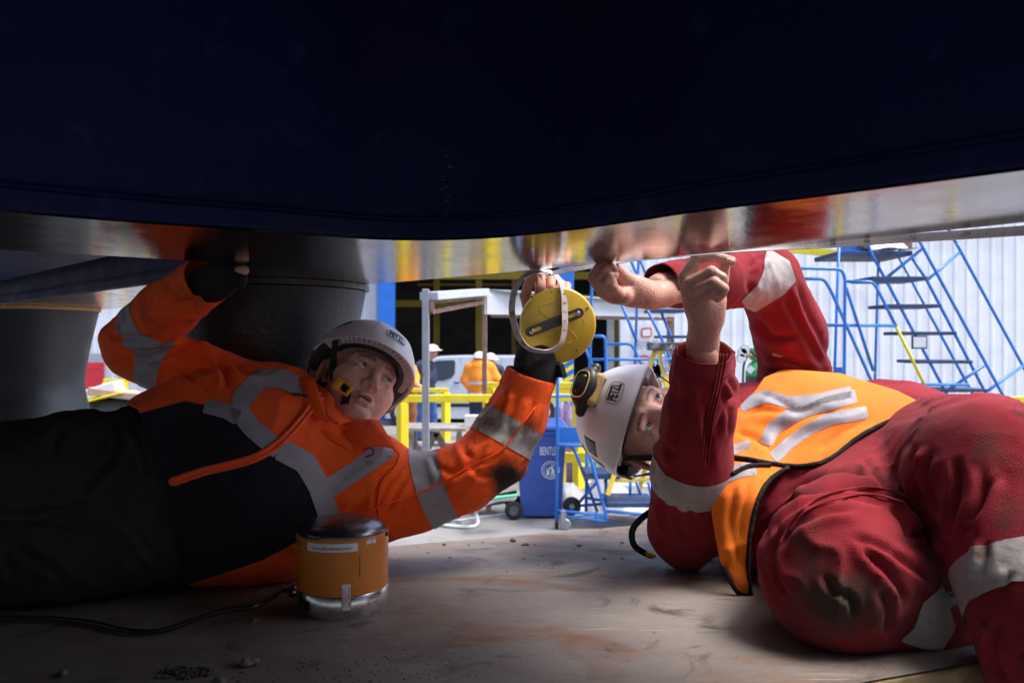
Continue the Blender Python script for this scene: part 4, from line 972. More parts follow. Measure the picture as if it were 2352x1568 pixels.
# ------------------------------------------------------------------ pipes and hoses by the bin
pr_ = thing('pipe_rack', 'low rack of dark conduit beside the wheelie bin', 'pipe rack', (*px(1120, 8.9), 0))
z66 = ZM(1100, 1600, .5102)
for k, (y0, y1) in enumerate(((770, 720), (790, 745), (815, 780))): MB().tube([z66(1300, y0+60, 9.3), z66(1890, y1, 8.95)], .022, 8).build('conduit', M['darkgrey'], pr_, smooth=True)
for x, y in ((1530, 940), (1675, 905)):
    p = z66(x, y, 9.1); MB().box((p[0], p[1], .2), (.06, .06, .4)).build('rack_leg', M['rust'], pr_); MB().box((p[0], p[1], .012), (.2, .12, .024)).build('foot_plate', M['rust'], pr_)
def hose(label, mm, pts, r_):
    P = []
    for (x, y, hz) in pts:
        v_ = (1600+y*.5102)*.57422; D = FP*(CAMZ-hz)/(v_-784); P.append(z66(x, y, D))
    o = MB().tube(spline(P, 8), r_, 8).build('hose', M[mm], None, smooth=True); tag(o, label, 'hose', 'hoses lying in the yard')
hose('green hose looping past the wheelie bin', 'hosegreen', ((1900, 745, .38), (1700, 770, .36), (1620, 800, .33), (1540, 850, .2), (1430, 910, .05), (1290, 960, .03), (1150, 1000, .03)), .018)
hose('white hose curling on the ground left of the bin', 'hosewhite', ((1890, 760, .35), (1680, 775, .34), (1600, 810, .3), (1575, 880, .12), (1590, 960, .03), (1540, 990, .02), (1400, 988, .02), (1250, 970, .02), (1100, 960, .02)), .020)
hose('second white hose lying along the green one', 'hosewhite', ((1880, 775, .33), (1720, 790, .3), (1560, 860, .1), (1400, 925, .03), (1200, 985, .02)), .014)
# plastic sheeting heap
def heap(name, label, cat, z, pts, D, mm, amp, seed, hgt=1.0):
    q = np.array(pts, float); x0, x1 = q[:, 0].min(), q[:, 0].max(); n = 40; k = 16; v = []
    for j in range(k):
        for i in range(n):
            x = x0+(x1-x0)*i/(n-1); top_ = np.interp(x, q[:, 0], q[:, 1]); base = z(x, 0, D)
            zt2 = z(x, top_, D)[2]; t = j/(k-1); hgt_ = zt2*math.sin(math.pi*min(1, t*1.0))**.7 if t < 1 else 0
            v.append((base[0], D-.35+.9*t, max(.01, hgt_)))
    v = np.array(v); nn_ = noise(v*6, seed)+.6*noise(v*15, seed+1); v[:, 2] = np.maximum(.006, v[:, 2]*(1+amp*nn_)); v[:, 1] += .05*nn_
    f = [(j*n+i, j*n+i+1, (j+1)*n+i+1, (j+1)*n+i) for j in range(k-1) for i in range(n-1)]
    o = mk(name, v, f, M[mm], None, smooth=True, loc=(v[:, 0].mean(), D, 0)); tag(o, label, cat); return o
heap('plastic_sheeting', 'crumpled pale plastic sheeting heaped behind the blue steps', 'sheeting', z5, ((740, 1260), (790, 1000), (900, 1010), (1000, 1100), (1150, 1000), (1270, 960), (1400, 1010), (1500, 1120), (1650, 1180), (1760, 1250)), 9.3, 'sheet', .12, 3)
heap('rope_pile', 'tangled purple and black rope heaped beyond the bin', 'rope', z5, ((600, 420), (680, 320), (760, 270), (860, 285), (900, 330), (960, 420)), 11.0, 'purple', .22, 8)

# ------------------------------------------------------------------ far left clutter
z1 = ZM(0, 1000, .4677)
for k in range(7):
    D = 13.8; zc = CAMZ-(908+k*9.5-784)/FP*D
    if k == 0: pal0 = None
    t = thing('pallet', ('topmost', 'second', 'third', 'fourth', 'fifth', 'sixth', 'lowest')[k]+' black plastic pallet from the top of the stack seen left', 'pallet', (XU(318, D), D, zc-.065), 'stacked black pallets')
    for j in range(5): MB().box((XU(318, D)+rnd.uniform(-.03, .03), D-.4+j*.2, zc), (1.05, .13, .022)).build('deck_board', M['darkgrey'], t)
    for j in range(4): MB().box((XU(318, D)-.42+j*.28, D, zc-.04), (.09, .9, .05)).build('block', M['darkgrey'], t)
o = MB().box((XU(318, 13.8), 13.8, .21), (1.2, 1.0, .42)).build('plinth', M['asphalt'], None, loc=(XU(318, 13.8), 13.8, 0)); tag(o, 'concrete plinth under the stack of black pallets', 'plinth')
for nm, lab, (x, y), sz, mm, rot in (('board', 'yellow board lying on the rubbish pile at left', (920, 1255), (.7, .5, .03), 'yellow', .25), ('cardboard_sheet', 'folded brown cardboard on the rubbish pile at left', (1010, 1225), (.8, .35, .12), 'card', -.12), ('paper_bundle', 'crumpled pale paper on top of the rubbish pile', (895, 1195), (.5, .3, .16), 'paper', .3)):
    D = 12.6; p = z1(x, y, D); ax2 = ((math.cos(rot), 0, math.sin(rot)), (0, 1, 0), (-math.sin(rot), 0, math.cos(rot)))
    o = MB().box(p, sz, ax2).build(nm, M[mm], None, loc=p, bevel=.02); tag(o, lab, 'rubbish')
heap('rubble_pile', 'grey mound of scrap at the left beside the spool', 'scrap', z1, ((700, 1340), (760, 1260), (820, 1250), (1000, 1255), (1120, 1250), (1250, 1300), (1400, 1340)), 12.6, 'darkgrey', .1, 21)
# things on the upper platform at right
a, b = z4(190, 195, 9.3), z4(770, 246, 9.3)
o = MB().bar(a, b, .06, .075).build('lifting_beam', M['yellow'], None, loc=a); tag(o, 'yellow beam leading to the top of the tall steps', 'beam')
o = heap('dust_sheet', 'white sheet bunched on the top platform of the tall steps', 'sheet', z4, ((1030, 215), (1060, 130), (1130, 110), (1230, 150), (1340, 220)), 8.8, 'whiteink', .0, 4)
vv = np.array([tuple(q.co) for q in o.data.vertices]); zb_ = z4(1000, 225, 8.8)[2]; zmax = z4(1130, 110, 8.8)[2]
zn = vv[:, 2]/vv[:, 2].max(); vv[:, 2] = zb_+(zmax-zb_)*np.clip((zn-.85)/.15, 0, 1)+.004*noise(vv*20, 3); o.data.vertices.foreach_set('co', vv.ravel()); 
for (x0, x1, y0, y1, lab) in ((950, 1030, 120, 215, 'rusty box at the left of the top platform'), (1310, 1362, 150, 215, 'rusty block at the right of the top platform')):
    a, b = z4(x0, y0, 8.9), z4(x1, y1, 8.9); o = MB().box((a+b)/2, (b[0]-a[0], .2, a[2]-b[2])).build('steel_block', M['rust'], None, loc=(a+b)/2, bevel=.008); tag(o, lab, 'block')

# ------------------------------------------------------------------ people in the yard
def bg_person(label, base, parts, D):
    t = thing('person', label, 'person', (base[0], base[1], 0), 'people standing in the yard')
    for nm, mm, chains in parts:
        pts = [p for ch in chains for (p, r_) in ch]; P = np.array(pts)
        sd = SDF(P.min(0)-.25, P.max(0)+.25, .016, .05)
        for ch in chains: sd.chain(ch, .05)
        Vt, Q = sd.mesh(); T = tris(Q); Vt = relax(Vt, T, 2); N = vnormals(Vt, T)
        if nm in ('jacket', 'trousers', 'jumper', 'overalls'): Vt = Vt+N*(.012*folds(Vt, (.3, .2, 1), .08, .4, 5))[:, None]
        col = np.tile((.55, .30, .22), (len(Vt), 1)) if mm == 'skin' else None
        mk(nm, Vt, Q, M[mm], t, smooth=True, col=col)
    return t
def bg_helmet(label, c, D, tilt=(0, 0, 1), brim=(1, 0, 0), s_=1.0):
    up = nrm(tilt); f = np.asarray(brim, float); f = nrm(f-up*(f@up)); l_ = np.cross(up, f)
    pr = [(.125*math.cos(a), .135*math.sin(a)) for a in np.linspace(0, 1.55, 9)]; m = MB(); m.lathe([(.10, 0), (.135, -.004), (.135, .006)]+pr, (0, 0, 0), 20, close=False)
    q = m.v[0]*s_; br = np.where((np.abs(q[:, 2]) < .01) & (q[:, 0] > 0), q[:, 0]*.45, 0); q[:, 0] = q[:, 0]*1.12+br
    m.v[0] = np.asarray(c)+q[:, :1]*f+q[:, 1:2]*l_+q[:, 2:]*up
    o = m.build('safety_helmet', M['helmet'], None, smooth=True, loc=c); tag(o, label, 'helmet', 'white helmets in the yard'); return o
D = 15.4; W = lambda u, v, d=0: V(u, v, D+d)
bg_person('person in a navy jumper and blue jeans standing beside the van', px(980, D), [
    ('body', 'skin', [[(W(994, 803), .085), (W(996, 814), .075)], [(W(988, 820), .06), (W(984, 830), .06)], [(W(962, 886, -.25), .05), (W(970, 890, -.3), .04)]]),
    ('jumper', 'navywear', [[(W(976, 842), .15), (W(978, 868), .17), (W(980, 896), .16)], [(W(968, 838), .1), (W(986, 838), .1)], [(W(962, 840, -.1), .085), (W(950, 868, -.15), .075), (W(962, 884, -.25), .055)], [(W(990, 840, .1), .08), (W(996, 872, .1), .07)]]),
    ('trousers', 'jean', [[(W(978, 896), .155), (W(978, 908), .16)], [(W(968, 905), .11), (W(965, 950), .10), (W(964, 1004), .075)], [(W(988, 905), .11), (W(993, 950, .1), .10), (W(996, 1004, .1), .075)]]),
    ('boots', 'boots', [[(W(962, 1010), .06), (W(972, 1014, -.1), .05)], [(W(998, 1009, .1), .06), (W(1008, 1013, 0), .05)]])], D)
bg_helmet('white helmet worn by the man in the navy jumper', W(993, 806), D, (-.1, 0, 1), (1, -.3, -.15))
D = 15.0; W = lambda u, v, d=0: V(u, v, D+d)
bg_person('person in an orange high visibility jacket seen from behind', px(1102, D), [
    ('body', 'skin', [[(W(1101, 818), .085), (W(1101, 832), .075)]]),
    ('jacket', 'hvback', [[(W(1103, 846), .2), (W(1103, 868), .23), (W(1102, 890), .22)], [(W(1082, 846), .12), (W(1122, 846), .12)], [(W(1080, 845), .11), (W(1070, 872), .10), (W(1078, 886, -.1), .075)], [(W(1125, 845), .11), (W(1138, 870), .10), (W(1134, 884), .08)], [(W(1096, 830), .08), (W(1108, 830), .08)]]),
    ('jacket_hem', 'navywear', [[(W(1094, 898), .15), (W(1110, 898), .15)], [(W(1092, 906), .14), (W(1112, 906), .14)]]),
    ('trousers', 'navywear', [[(W(1092, 905), .11), (W(1090, 960), .09), (W(1090, 1008), .07)], [(W(1110, 905), .11), (W(1112, 960), .09), (W(1112, 1008), .07)]]),
    ('boots', 'boots', [[(W(1090, 1014), .06), (W(1084, 1018, -.1), .05)], [(W(1112, 1014), .06), (W(1118, 1018, -.1), .05)]])], D)
pp = [o for o in bpy.data.objects if o.get('label', '').startswith('person in an orange high')][0]
m = MB()
def belt(m, c, rx, ry, h_, z, n=28):
    v = []
    for k in range(n):
        a = 2*math.pi*k/n
        for dz in (-h_/2, h_/2): v.append((c[0]+rx*math.cos(a), c[1]+ry*math.sin(a), z+dz))
    m.add(v, [(2*k, (2*k+2) % (2*n), (2*k+3) % (2*n), 2*k+1) for k in range(n)])
belt(m, px(1103, D), .262, .25, .055, W(0, 878)[2]); belt(m, px(1102, D), .235, .22, .05, W(0, 902)[2]); m.build('reflective_band', M['hvstripe'], pp, smooth=True)
m = MB(); a, b = W(1066, 873, -.11), W(1082, 880, -.13); m.bar(a, b, .02, .06); m.build('reflective_band', M['hvstripe'], pp)
bg_helmet('white helmet worn by the man in the orange jacket', W(1101, 823), D, (.1, .1, 1), (-.6, .8, 0))
D = 16.2; W = lambda u, v, d=0: V(u, v, D+d)
bg_person('person in dark clothes half hidden behind the orange jacket', px(1126, D), [
    ('body', 'skin', [[(W(1126, 822), .085), (W(1126, 834), .07)]]), ('jacket', 'navywear', [[(W(1128, 850), .18), (W(1128, 890), .19)], [(W(1112, 846), .1), (W(1146, 850), .1), (W(1150, 880), .08)]]),
    ('trousers', 'navywear', [[(W(1122, 895), .11), (W(1120, 1000), .08)], [(W(1136, 895), .11), (W(1138, 1000), .08)]])], D)
bg_helmet('white helmet of the person hidden behind the orange jacket', W(1126, 825), D, (0, 0, 1), (.8, -.5, 0))
D = 13.9; W = lambda u, v, d=0: V(u, v, D+d)
bg_person('person in brown work trousers behind the yellow barrier at the young worker head', px(938, D), [
    ('body', 'skin', [[(W(925, 815), .085), (W(925, 826), .075)], [(W(958, 884, -.2), .05), (W(964, 888, -.2), .04)]]), ('jacket', 'hvback', [[(W(930, 850), .17), (W(932, 890), .18)], [(W(946, 848), .09), (W(953, 868), .08), (W(956, 882, -.15), .06)]]),
    ('trousers', 'brownwear', [[(W(930, 897), .16), (W(938, 900), .15)], [(W(926, 905), .12), (W(926, 960), .11), (W(925, 1030), .085)], [(W(945, 905), .10), (W(946, 950), .085), (W(946, 1030), .07)]]),
    ('boots', 'boots', [[(W(924, 1036), .06), (W(932, 1040, -.1), .05)], [(W(946, 1036), .06), (W(954, 1040, -.1), .05)]])], D)

# ------------------------------------------------------------------ heads
def head_mesh(h=.0018, mouth=.0030, lid=.0042):
    s = SDF((-.105, -.135, -.235), (.105, .135, .14), h, .014)
    s.ell((0, -.012, .035), (.0745, .096, .086), .02)
    s.ell((0, .028, -.035), (.0545, .062, .084), .03)
    for x in (-1, 1):
        s.cone((x*.053, -.010, -.060), (x*.012, .066, -.101), .019, .0155, .03)
        s.ell((x*.043, .052, -.026), (.024, .024, .022), .03)
        s.ell((x*.036, .050, -.060), (.018, .022, .024), .03)
        s.cone((x*.012, .087, .020), (x*.044, .070, .017), .0085, .008, .018)
        s.ell((x*.031, .098, -.001), (.0165, .0125, .0105), .012, mode='s')
    s.ell((0, .074, -.100), (.018, .015, .013), .02)
    s.cone((0, .088, .008), (0, .108, -.034), .0075, .0105, .012)
    s.cone((0, .074, -.035), (0, .100, -.042), .016, .008, .014)
    for x in (-1, 1):
        s.ell((x*.0125, .097, -.040), (.0075, .010, .007), .006)
        s.ell((x*.0066, .104, -.0475), (.0036, .0055, .0045), .003, mode='s')
        # lids
        e = np.array((x*.031, .0765, -.001)); s.cone(e+np.array([-.0105, .0065, .0088]), e+np.array([.0105, .0065, .0088]), .0050, .0050, .005)
        s.cone(e+np.array([-.0095, .0065, -.0098]), e+np.array([.0095, .0065, -.0098]), .0042, .0042, .005)
        # ears
        ex_ = nrm([x*.93, -.36, 0]); ey_ = nrm(np.cross((0, 0, 1), ex_)); ez_ = np.cross(ex_, ey_)
        c = np.array((x*.079, -.018, -.010)); s.ell(c, (.0075, .018, .031), .008, (ex_, ey_, ez_)); s.ell(c+ex_*.007, (.006, .0105, .021), .004, (ex_, ey_, ez_), 's')
    up = [((-.024, .080, -.0695), .0035), ((-.010, .0945, -.0645), .0052), ((0, .0965, -.0655), .0048), ((.010, .0945, -.0645), .0052), ((.024, .080, -.0695), .0035)]
    lo = [((-.022, .081, -.0725), .0035), ((-.008, .0925, -.0775), .0060), ((.008, .0925, -.0775), .0060), ((.022, .081, -.0725), .0035)]
    s.chain(up, .006); s.chain(lo, .006)
    s.ell((0, .098, -.0712), (.0165, .016, mouth), .003, mode='s')
    s.cone((0, -.022, -.075), (0, -.050, -.22), .054, .060, .03)
    Vt, Q = s.mesh(); Vt = relax(Vt, tris(Q), 1, .5)
    x, y, z = Vt.T; ax = np.abs(x); C = np.tile((.68, .39, .31), (len(Vt), 1)).astype(float)
    def blend(m_, c): 
        C[:] = C*(1-m_[:, None])+np.array(c)*m_[:, None]
    g_ = lambda cx, cy, cz, rx, ry, rz: np.exp(-(((ax-cx)/rx)**2+((y-cy)/ry)**2+((z-cz)/rz)**2))
    blend(.35*g_(.042, .06, -.035, .02, .05, .022), (.62, .24, .18)); blend(.5*g_(0, .11, -.035, .014, .02, .012), (.62, .24, .18))
    blend(.35*np.clip((-.055-z)/.03, 0, 1)*np.clip((y-.02)/.04, 0, 1), (.42, .22, .17))
    lipm = np.maximum(np.exp(-((z+.0660)/.0036)**4), np.exp(-((z+.0765)/.0046)**4))*(y > .084)
    blend(.6*lipm*np.clip((.021-ax)/.006, 0, 1), (.50, .17, .15))
    blend(1.0*((np.abs(z+.0712) < .0034) & (ax < .016) & (y > .07) & (y < .092)), (.06, .015, .012))
    bz = .0195-.0016*((ax-.028)/.012)**2
    blend((.85+.3*noise(Vt*np.array([420, 200, 200]), 3))*np.exp(-((z-bz)/.0040)**2)*np.clip((ax-.010)/.004, 0, 1)*np.clip((.050-ax)/.005, 0, 1)*(y > .05), (.07, .035, .022))
    blend(.4*g_(.031, .085, -.001, .014, .02, .0085), (.40, .19, .15))
    blend(.75*np.exp(-((ax-.031)/.0125)**4)*np.exp(-((z-.0045)/.0014)**2)*(y > .07), (.05, .025, .02))
    C *= (1+.07*noise(Vt*90, 41)+.05*noise(Vt*260, 42))[:, None]; bl_ = np.clip(noise(Vt*38, 43)-.15, 0, 1)[:, None]; C[:] = C*(1-.15*bl_)+np.array((.62, .30, .23))*.15*bl_
    stub = np.clip(noise(Vt*520, 44)-.1, 0, 1)*np.clip((-.058-z)/.02, 0, 1)*np.clip((y-.0)/.03, 0, 1)*(z > -.125); blend(.2*stub, (.20, .12, .09))
    hm = np.clip((z-.030-.35*np.maximum(0, y-.02))/.006, 0, 1)*np.clip((.075-y)/.01, 0, 1)
    side = np.clip((z+.028)/.008, 0, 1)*np.clip((.012-y)/.008, 0, 1)*(ax > .045)*np.clip((z-.012+.9*(y+.012 > 0))/.02+1, 0, 1)
    blend(np.clip(hm, 0, 1)*.92, (.055, .032, .02)); blend(np.clip(side, 0, 1)*.8*(~((ax > .070) & (y > -.045) & (y < .012) & (z < .026))), (.06, .035, .022))
    return Vt, Q, C
HV, HQ, HC = head_mesh()
def frame(c, w):                       # up, forward -> rows left, forward, up
    w = nrm(w); c = np.asarray(c, float); c = nrm(c-w*(c@w)); return np.stack([np.cross(c, w), w, c])
def place(Pl, o, A, s_=1.0): return np.asarray(o)+(np.asarray(Pl)*s_)@A
def eyes(parent, o, A, look, s_=1.0):
    for x in (-1, 1):
        c = np.array((x*.031, .0765, -.001)); m = MB(); m.ball((0, 0, 0), .0124, 20, 16); v = m.v[0]
        d = nrm(look); cs = (v/np.linalg.norm(v, axis=1)[:, None])@d; col = np.tile((.62, .56, .53), (len(v), 1)); col[cs > .875] = (.16, .17, .17); col[cs > .965] = (.01, .01, .01)
        # finer iris: rebuild the ball with its pole along the gaze
        prof = [(math.sin(a)*.0124+1e-6, math.cos(a)*.0124) for a in (0.0, .14, .2, .21, .45, .57, .59, .8, 1.2, 1.6, 2.2, 3.14)]
        e3 = d; e1 = nrm(np.cross(e3, (0, 0, 1))); e2 = np.cross(e3, e1); m = MB(); m.lathe(prof, (0, 0, 0), 18, (e1, e2, e3), close=False)
        v = m.v[0]; a = np.arccos(np.clip((v/np.linalg.norm(v, axis=1)[:, None])@d, -1, 1)); col = np.where(a[:, None] < .205, (.008, .008, .009), np.where(a[:, None] < .58, (.10, .10, .10), (.66, .60, .57)))
        mk('eyeball', place(v+c, o, A, s_), m.f, M['eye'], parent, smooth=True, col=col)

# ------------------------------------------------------------------ helmets
def helmet(label, o, A, s_=1.0, lamp=False, buckle=True, group='white climbing style helmets'):
    t = thing('safety_helmet', label, 'helmet', np.asarray(o), group)
    Cn = np.array([0, -.012, .042]); ra = np.array([.112, .142, .118])
    def rim(th):                       # height of the rim; th = 0 at the front, pi at the back
        f = math.cos(th); return .036+.004*f-.052*max(0, -f)**1.0-.022*math.exp(-((abs(th)-1.75)/.42)**2)
    def pt(th, ph, off=0.0):           # ph 0 at rim .. 1 crown
        zr = rim(th)-.042; e0 = math.asin(max(-.9, zr/ra[2])); e = e0+(math.pi/2-e0)*ph
        flare = (1-ph)**4*.012*(.6+.6*max(0, math.cos(th)))
        rx = (ra[0]+off)*math.cos(e)+flare; ry = (ra[1]+off)*math.cos(e)+flare*1.2
        zc = (ra[2]+off)*math.sin(e)
        ridge = .0035*math.exp(-(abs(abs(math.sin(th))-.42)/.12)**2)*math.sin(min(1, ph*1.5)*math.pi)*1.0
        return Cn+np.array([math.sin(th)*(rx+ridge), math.cos(th)*(ry+ridge), zc])
    n, k = 96, 26; v = []; f = []
    def grid(off, reverse):
        vs2 = [pt(2*math.pi*i/n, (j/k)**1.15*.985, off) for j in range(k+1) for i in range(n)]
        ff = [((j*n+i), (j*n+(i+1) % n), ((j+1)*n+(i+1) % n), ((j+1)*n+i)) for j in range(k) for i in range(n)]
        ff.append(tuple(k*n+i for i in range(n)))
        return np.array(vs2), [q[::-1] if reverse else q for q in ff]
    vo, fo = grid(0, True); vi, fi = grid(-.0045, False); nv = len(vo)
    ff = fo+[tuple(q+nv for q in f_) for f_ in fi]+[(i, nv+i, nv+(i+1) % n, (i+1) % n) for i in range(n)]
    mk('shell', place(np.vstack([vo, vi]), o, A, s_), ff, M['helmet'], t, smooth=True)
    # liner
    v2 = [pt(2*math.pi*i/n, .03+(j/k)*.95, -.029) for j in range(k+1) for i in range(n)]
    mk('liner', place(v2, o, A, s_), fi, M['liner'], t, smooth=True)
    # edge cells: white rim with ribs between shell and liner, as under the real brim
    def rp(th, k_, dz):                # k_ 0 at the shell edge .. 1 at the inner ring; dz up into the helmet
        a_ = pt(th, .0, -.0046); c_ = Cn+np.array([0, 0, a_[2]-Cn[2]]); r_ = c_-a_; r_ /= np.linalg.norm(r_)
        return a_+r_*(k_*.0205)+np.array([0, 0, dz])
    for (t0, t1, q_) in ((-1.3, 1.3, 26), (math.pi-1.0, math.pi+1.0, 16)):
        m = MB(); nn_ = 72; vv = []
        for i in range(nn_+1):
            th = t0+(t1-t0)*i/nn_; vv += [rp(th, -.05, .009), rp(th, 1.0, .010), rp(th, 1.0, .0005), rp(th, 1.12, .0005), rp(th, 1.12, .012)]
        m.add(place(vv, o, A, s_), [(5*i+k, 5*i+1+k, 5*i+6+k, 5*i+5+k) for i in range(nn_) for k in range(4)]); m.build('rim_channel', M['rimw'], t)
        m = MB()
        for i in range(q_+1):
            th = t0+(t1-t0)*i/q_; dth = .0075
            P_ = [rp(th-dth, -.03, .001), rp(th+dth, -.03, .001), rp(th+dth, 1.02, .001), rp(th-dth, 1.02, .001), rp(th-dth, -.03, .0095), rp(th+dth, -.03, .0095), rp(th+dth, 1.02, .0095), rp(th-dth, 1.02, .0095)]
            m.add(place(P_, o, A, s_), [(0, 1, 2, 3), (4, 7, 6, 5), (0, 4, 5, 1), (1, 5, 6, 2), (2, 6, 7, 3), (3, 7, 4, 0)])
        m.build('rim_rib', M['helmet'], t)
    # headband foam
    m = MB(); ring_ = []
    for i in range(64):
        th = 2*math.pi*i/64; p = pt(th, .04, -.0335); ring_.append(p)
    m.tube(place(ring_, o, A, s_), .0095*s_, 8, closed=True); m.build('headband', M['liner'], t, smooth=True)
    def patch(name, q, mm, off=.0012, bend=6):   # polygon given as (th, ph) laid on the shell
        q = np.array(q, float); c = q.mean(0); V_ = []; F_ = []; m_ = len(q); rings_ = 5
        for r_ in range(rings_+1):
            for a in q: 
                x = c+(a-c)*(1-r_/rings_*.98); V_.append(pt(x[0], x[1], off+(0 if r_ else -.0015)))
        F_ = [(r_*m_+i, r_*m_+(i+1) % m_, (r_+1)*m_+(i+1) % m_, (r_+1)*m_+i) for r_ in range(rings_) for i in range(m_)]+[tuple(rings_*m_+i for i in range(m_))]
        return mk(name, place(V_, o, A, s_), F_, M[mm], t, smooth=False)
    def dens(q, k_=6):
        out = []
        for a, b in zip(q, q[1:]+q[:1]):
            for i in range(k_): out.append((a[0]+(b[0]-a[0])*i/k_, a[1]+(b[1]-a[1])*i/k_))
        return out
    for sgn in (-1, 1):
        patch('side_slot', dens([(sgn*1.02, .30), (sgn*1.42, .26), (sgn*1.50, .42), (sgn*1.12, .50)]), 'blackpl')
        patch('side_slot', dens([(sgn*1.46, .25), (sgn*1.72, .05), (sgn*1.86, .12), (sgn*1.56, .42)]), 'blackpl')
        patch('ear_mount', dens([(sgn*1.62, .00), (sgn*2.12, .00), (sgn*2.12, .17), (sgn*1.92, .22), (sgn*1.66, .17)]), 'greypl', .002)
        for (th, ph, w_, h_) in ((1.66, .52, .11, .05), (1.92, .52, .10, .06), (2.14, .50, .08, .07), (2.36, .48, .09, .06)):
            patch('vent', [(sgn*th+w_*math.cos(a), ph+h_*math.sin(a)) for a in np.linspace(0, 6.283, 13)[:-1]], 'liner', .0009)
        patch('slider', dens([(sgn*1.70, .0), (sgn*1.80, .0), (sgn*1.80, .04), (sgn*1.70, .04)], 2), 'yelpl', .004)
    # lettering on the front, slightly to the side
    def letters(x, y): return np.array([place(pt(a/.135, .27+b/.165, .0016), o, A, s_) for a, b in zip(-x, y)]) if False else np.array([place(pt(a/.14, (.235+b/.165), .0016), o, A, s_) for a, b in zip(x, y)])
    th_c = .0
    text_on('lettering', 'PETZL', .026, M['ink'], t, None, None, None, letters, bold=.0010, shear=.12, fit=.050)
    m = MB(); q = []
    for a in np.linspace(0, 6.283, 33)[:-1]:
        x, y = .031*math.copysign(abs(math.cos(a))**.6, math.cos(a)), .0145*math.copysign(abs(math.sin(a))**.6, math.sin(a)); q.append(letters([x+.15*y], [y])[0])
    m.tube(q, .0006*s_, 5, closed=True); m.build('logo_outline', M['ink'], t)
    return t, pt
def ribbon(pts, wd, thick, normals):   # strap along pts; normals give the facing
    p = np.asarray(pts, float); n = len(p); tg = np.gradient(p, axis=0); tg /= np.linalg.norm(tg, axis=1)[:, None]; nn_ = np.asarray(normals, float)
    nn_ = nn_-tg*np.sum(nn_*tg, 1)[:, None]; nn_ /= np.linalg.norm(nn_, axis=1)[:, None]+1e-9; b = np.cross(tg, nn_); wd = np.broadcast_to(wd, (n,))[:, None]
    v = np.concatenate([p-b*wd/2-nn_*thick/2, p+b*wd/2-nn_*thick/2, p+b*wd/2+nn_*thick/2, p-b*wd/2+nn_*thick/2]).reshape(4, n, 3).transpose(1, 0, 2).reshape(-1, 3)
    f = [(i*4+k, i*4+(k+1) % 4, i*4+4+(k+1) % 4, i*4+4+k) for i in range(n-1) for k in range(4)]+[(3, 2, 1, 0), (n*4-4, n*4-3, n*4-2, n*4-1)]
    return MB().add(v, f)
def chinstrap(t, o, A, s_, side=(-1, 1), first=None):
    for x in side:
        for pts in (((first, [(-.094, -.060, .0), (-.082, -.045, -.03), (-.072, .01, -.055), (-.050, .072, -.066)])) if (first and x < 0) else ([(x*.094, .052, .024), (x*.079, .048, -.02), (x*.067, .044, -.058), (x*.050, .048, -.088), (x*.024, .060, -.109), (0, .066, -.114)], [(x*.094, -.060, .0), (x*.082, -.045, -.03), (x*.070, -.005, -.062), (x*.064, .036, -.066)])):
            P = spline(pts, 6); nr = P-np.array([0, .0, -.03]); nr[:, 1] *= .6
            ribbon(place(P, o, A, s_), .017*s_, .0022, nr@A).build('chin_strap', M['strap'], t)

# ------------------------------------------------------------------ hands
def hand(pts_palm, fingers, h=.0015, cuff=None, k=.007):
    al = [p for ch in pts_palm+fingers for (p, r_) in ch]; P = np.array(al); s = SDF(P.min(0)-.045, P.max(0)+.045, h, .014)
    for ch in pts_palm: s.chain(ch, .014)
    for ch in fingers: s.chain(ch, .0016)
    Vt, Q = s.mesh(); Vt = relax(Vt, tris(Q), 1, .5)
    return Vt, Q
def skin_cols(Vt, seed=0, tips=None, base=(.58, .30, .22)):
    C = np.tile(base, (len(Vt), 1)).astype(float); n1 = noise(Vt*55, seed)[:, None]; C *= 1+.12*n1; C[:, 0] *= 1.03
    n2_ = noise(Vt*160, seed+2); C *= (1-.28*np.clip(n2_-.35, 0, 1))[:, None]
    if tips is not None:
        for p in tips:
            w_ = np.exp(-(np.linalg.norm(Vt-np.asarray(p), axis=1)/.011)**2)[:, None]; C = C*(1-.5*w_)+np.array((.60, .24, .18))*.5*w_
    return C
def nail(parent, p, d, n_, r_=.0062):
    d = nrm(d); n_ = nrm(np.asarray(n_)-d*np.dot(n_, d)); b = np.cross(d, n_); m = MB(); v = []
    for j in range(5):
        for i in range(5):
            x = (i-2)/2; y = (j-2)/2; v.append(np.asarray(p)+b*x*r_*.72+d*y*r_+n_*(-.0022*x*x-.0010*max(0, y)**2+.0005))
    m.add(v, [(j*5+i, j*5+i+1, j*5+6+i, j*5+5+i) for j in range(4) for i in range(4)])
    o = m.build('fingernail', M['skin'], parent, smooth=True)
    a = o.data.color_attributes.new('Col', 'FLOAT_COLOR', 'POINT'); a.data.foreach_set('color', np.tile((.66, .40, .33, 1), (25, 1)).astype(np.float32).ravel()); return o
def merge(parts):
    vs2, fs, cs, n = [], [], [], 0
    for v, q, c in parts: vs2.append(v); fs.append(np.asarray(q)+n); cs.append(c); n += len(v)
    return np.vstack(vs2), np.vstack(fs), np.vstack(cs)

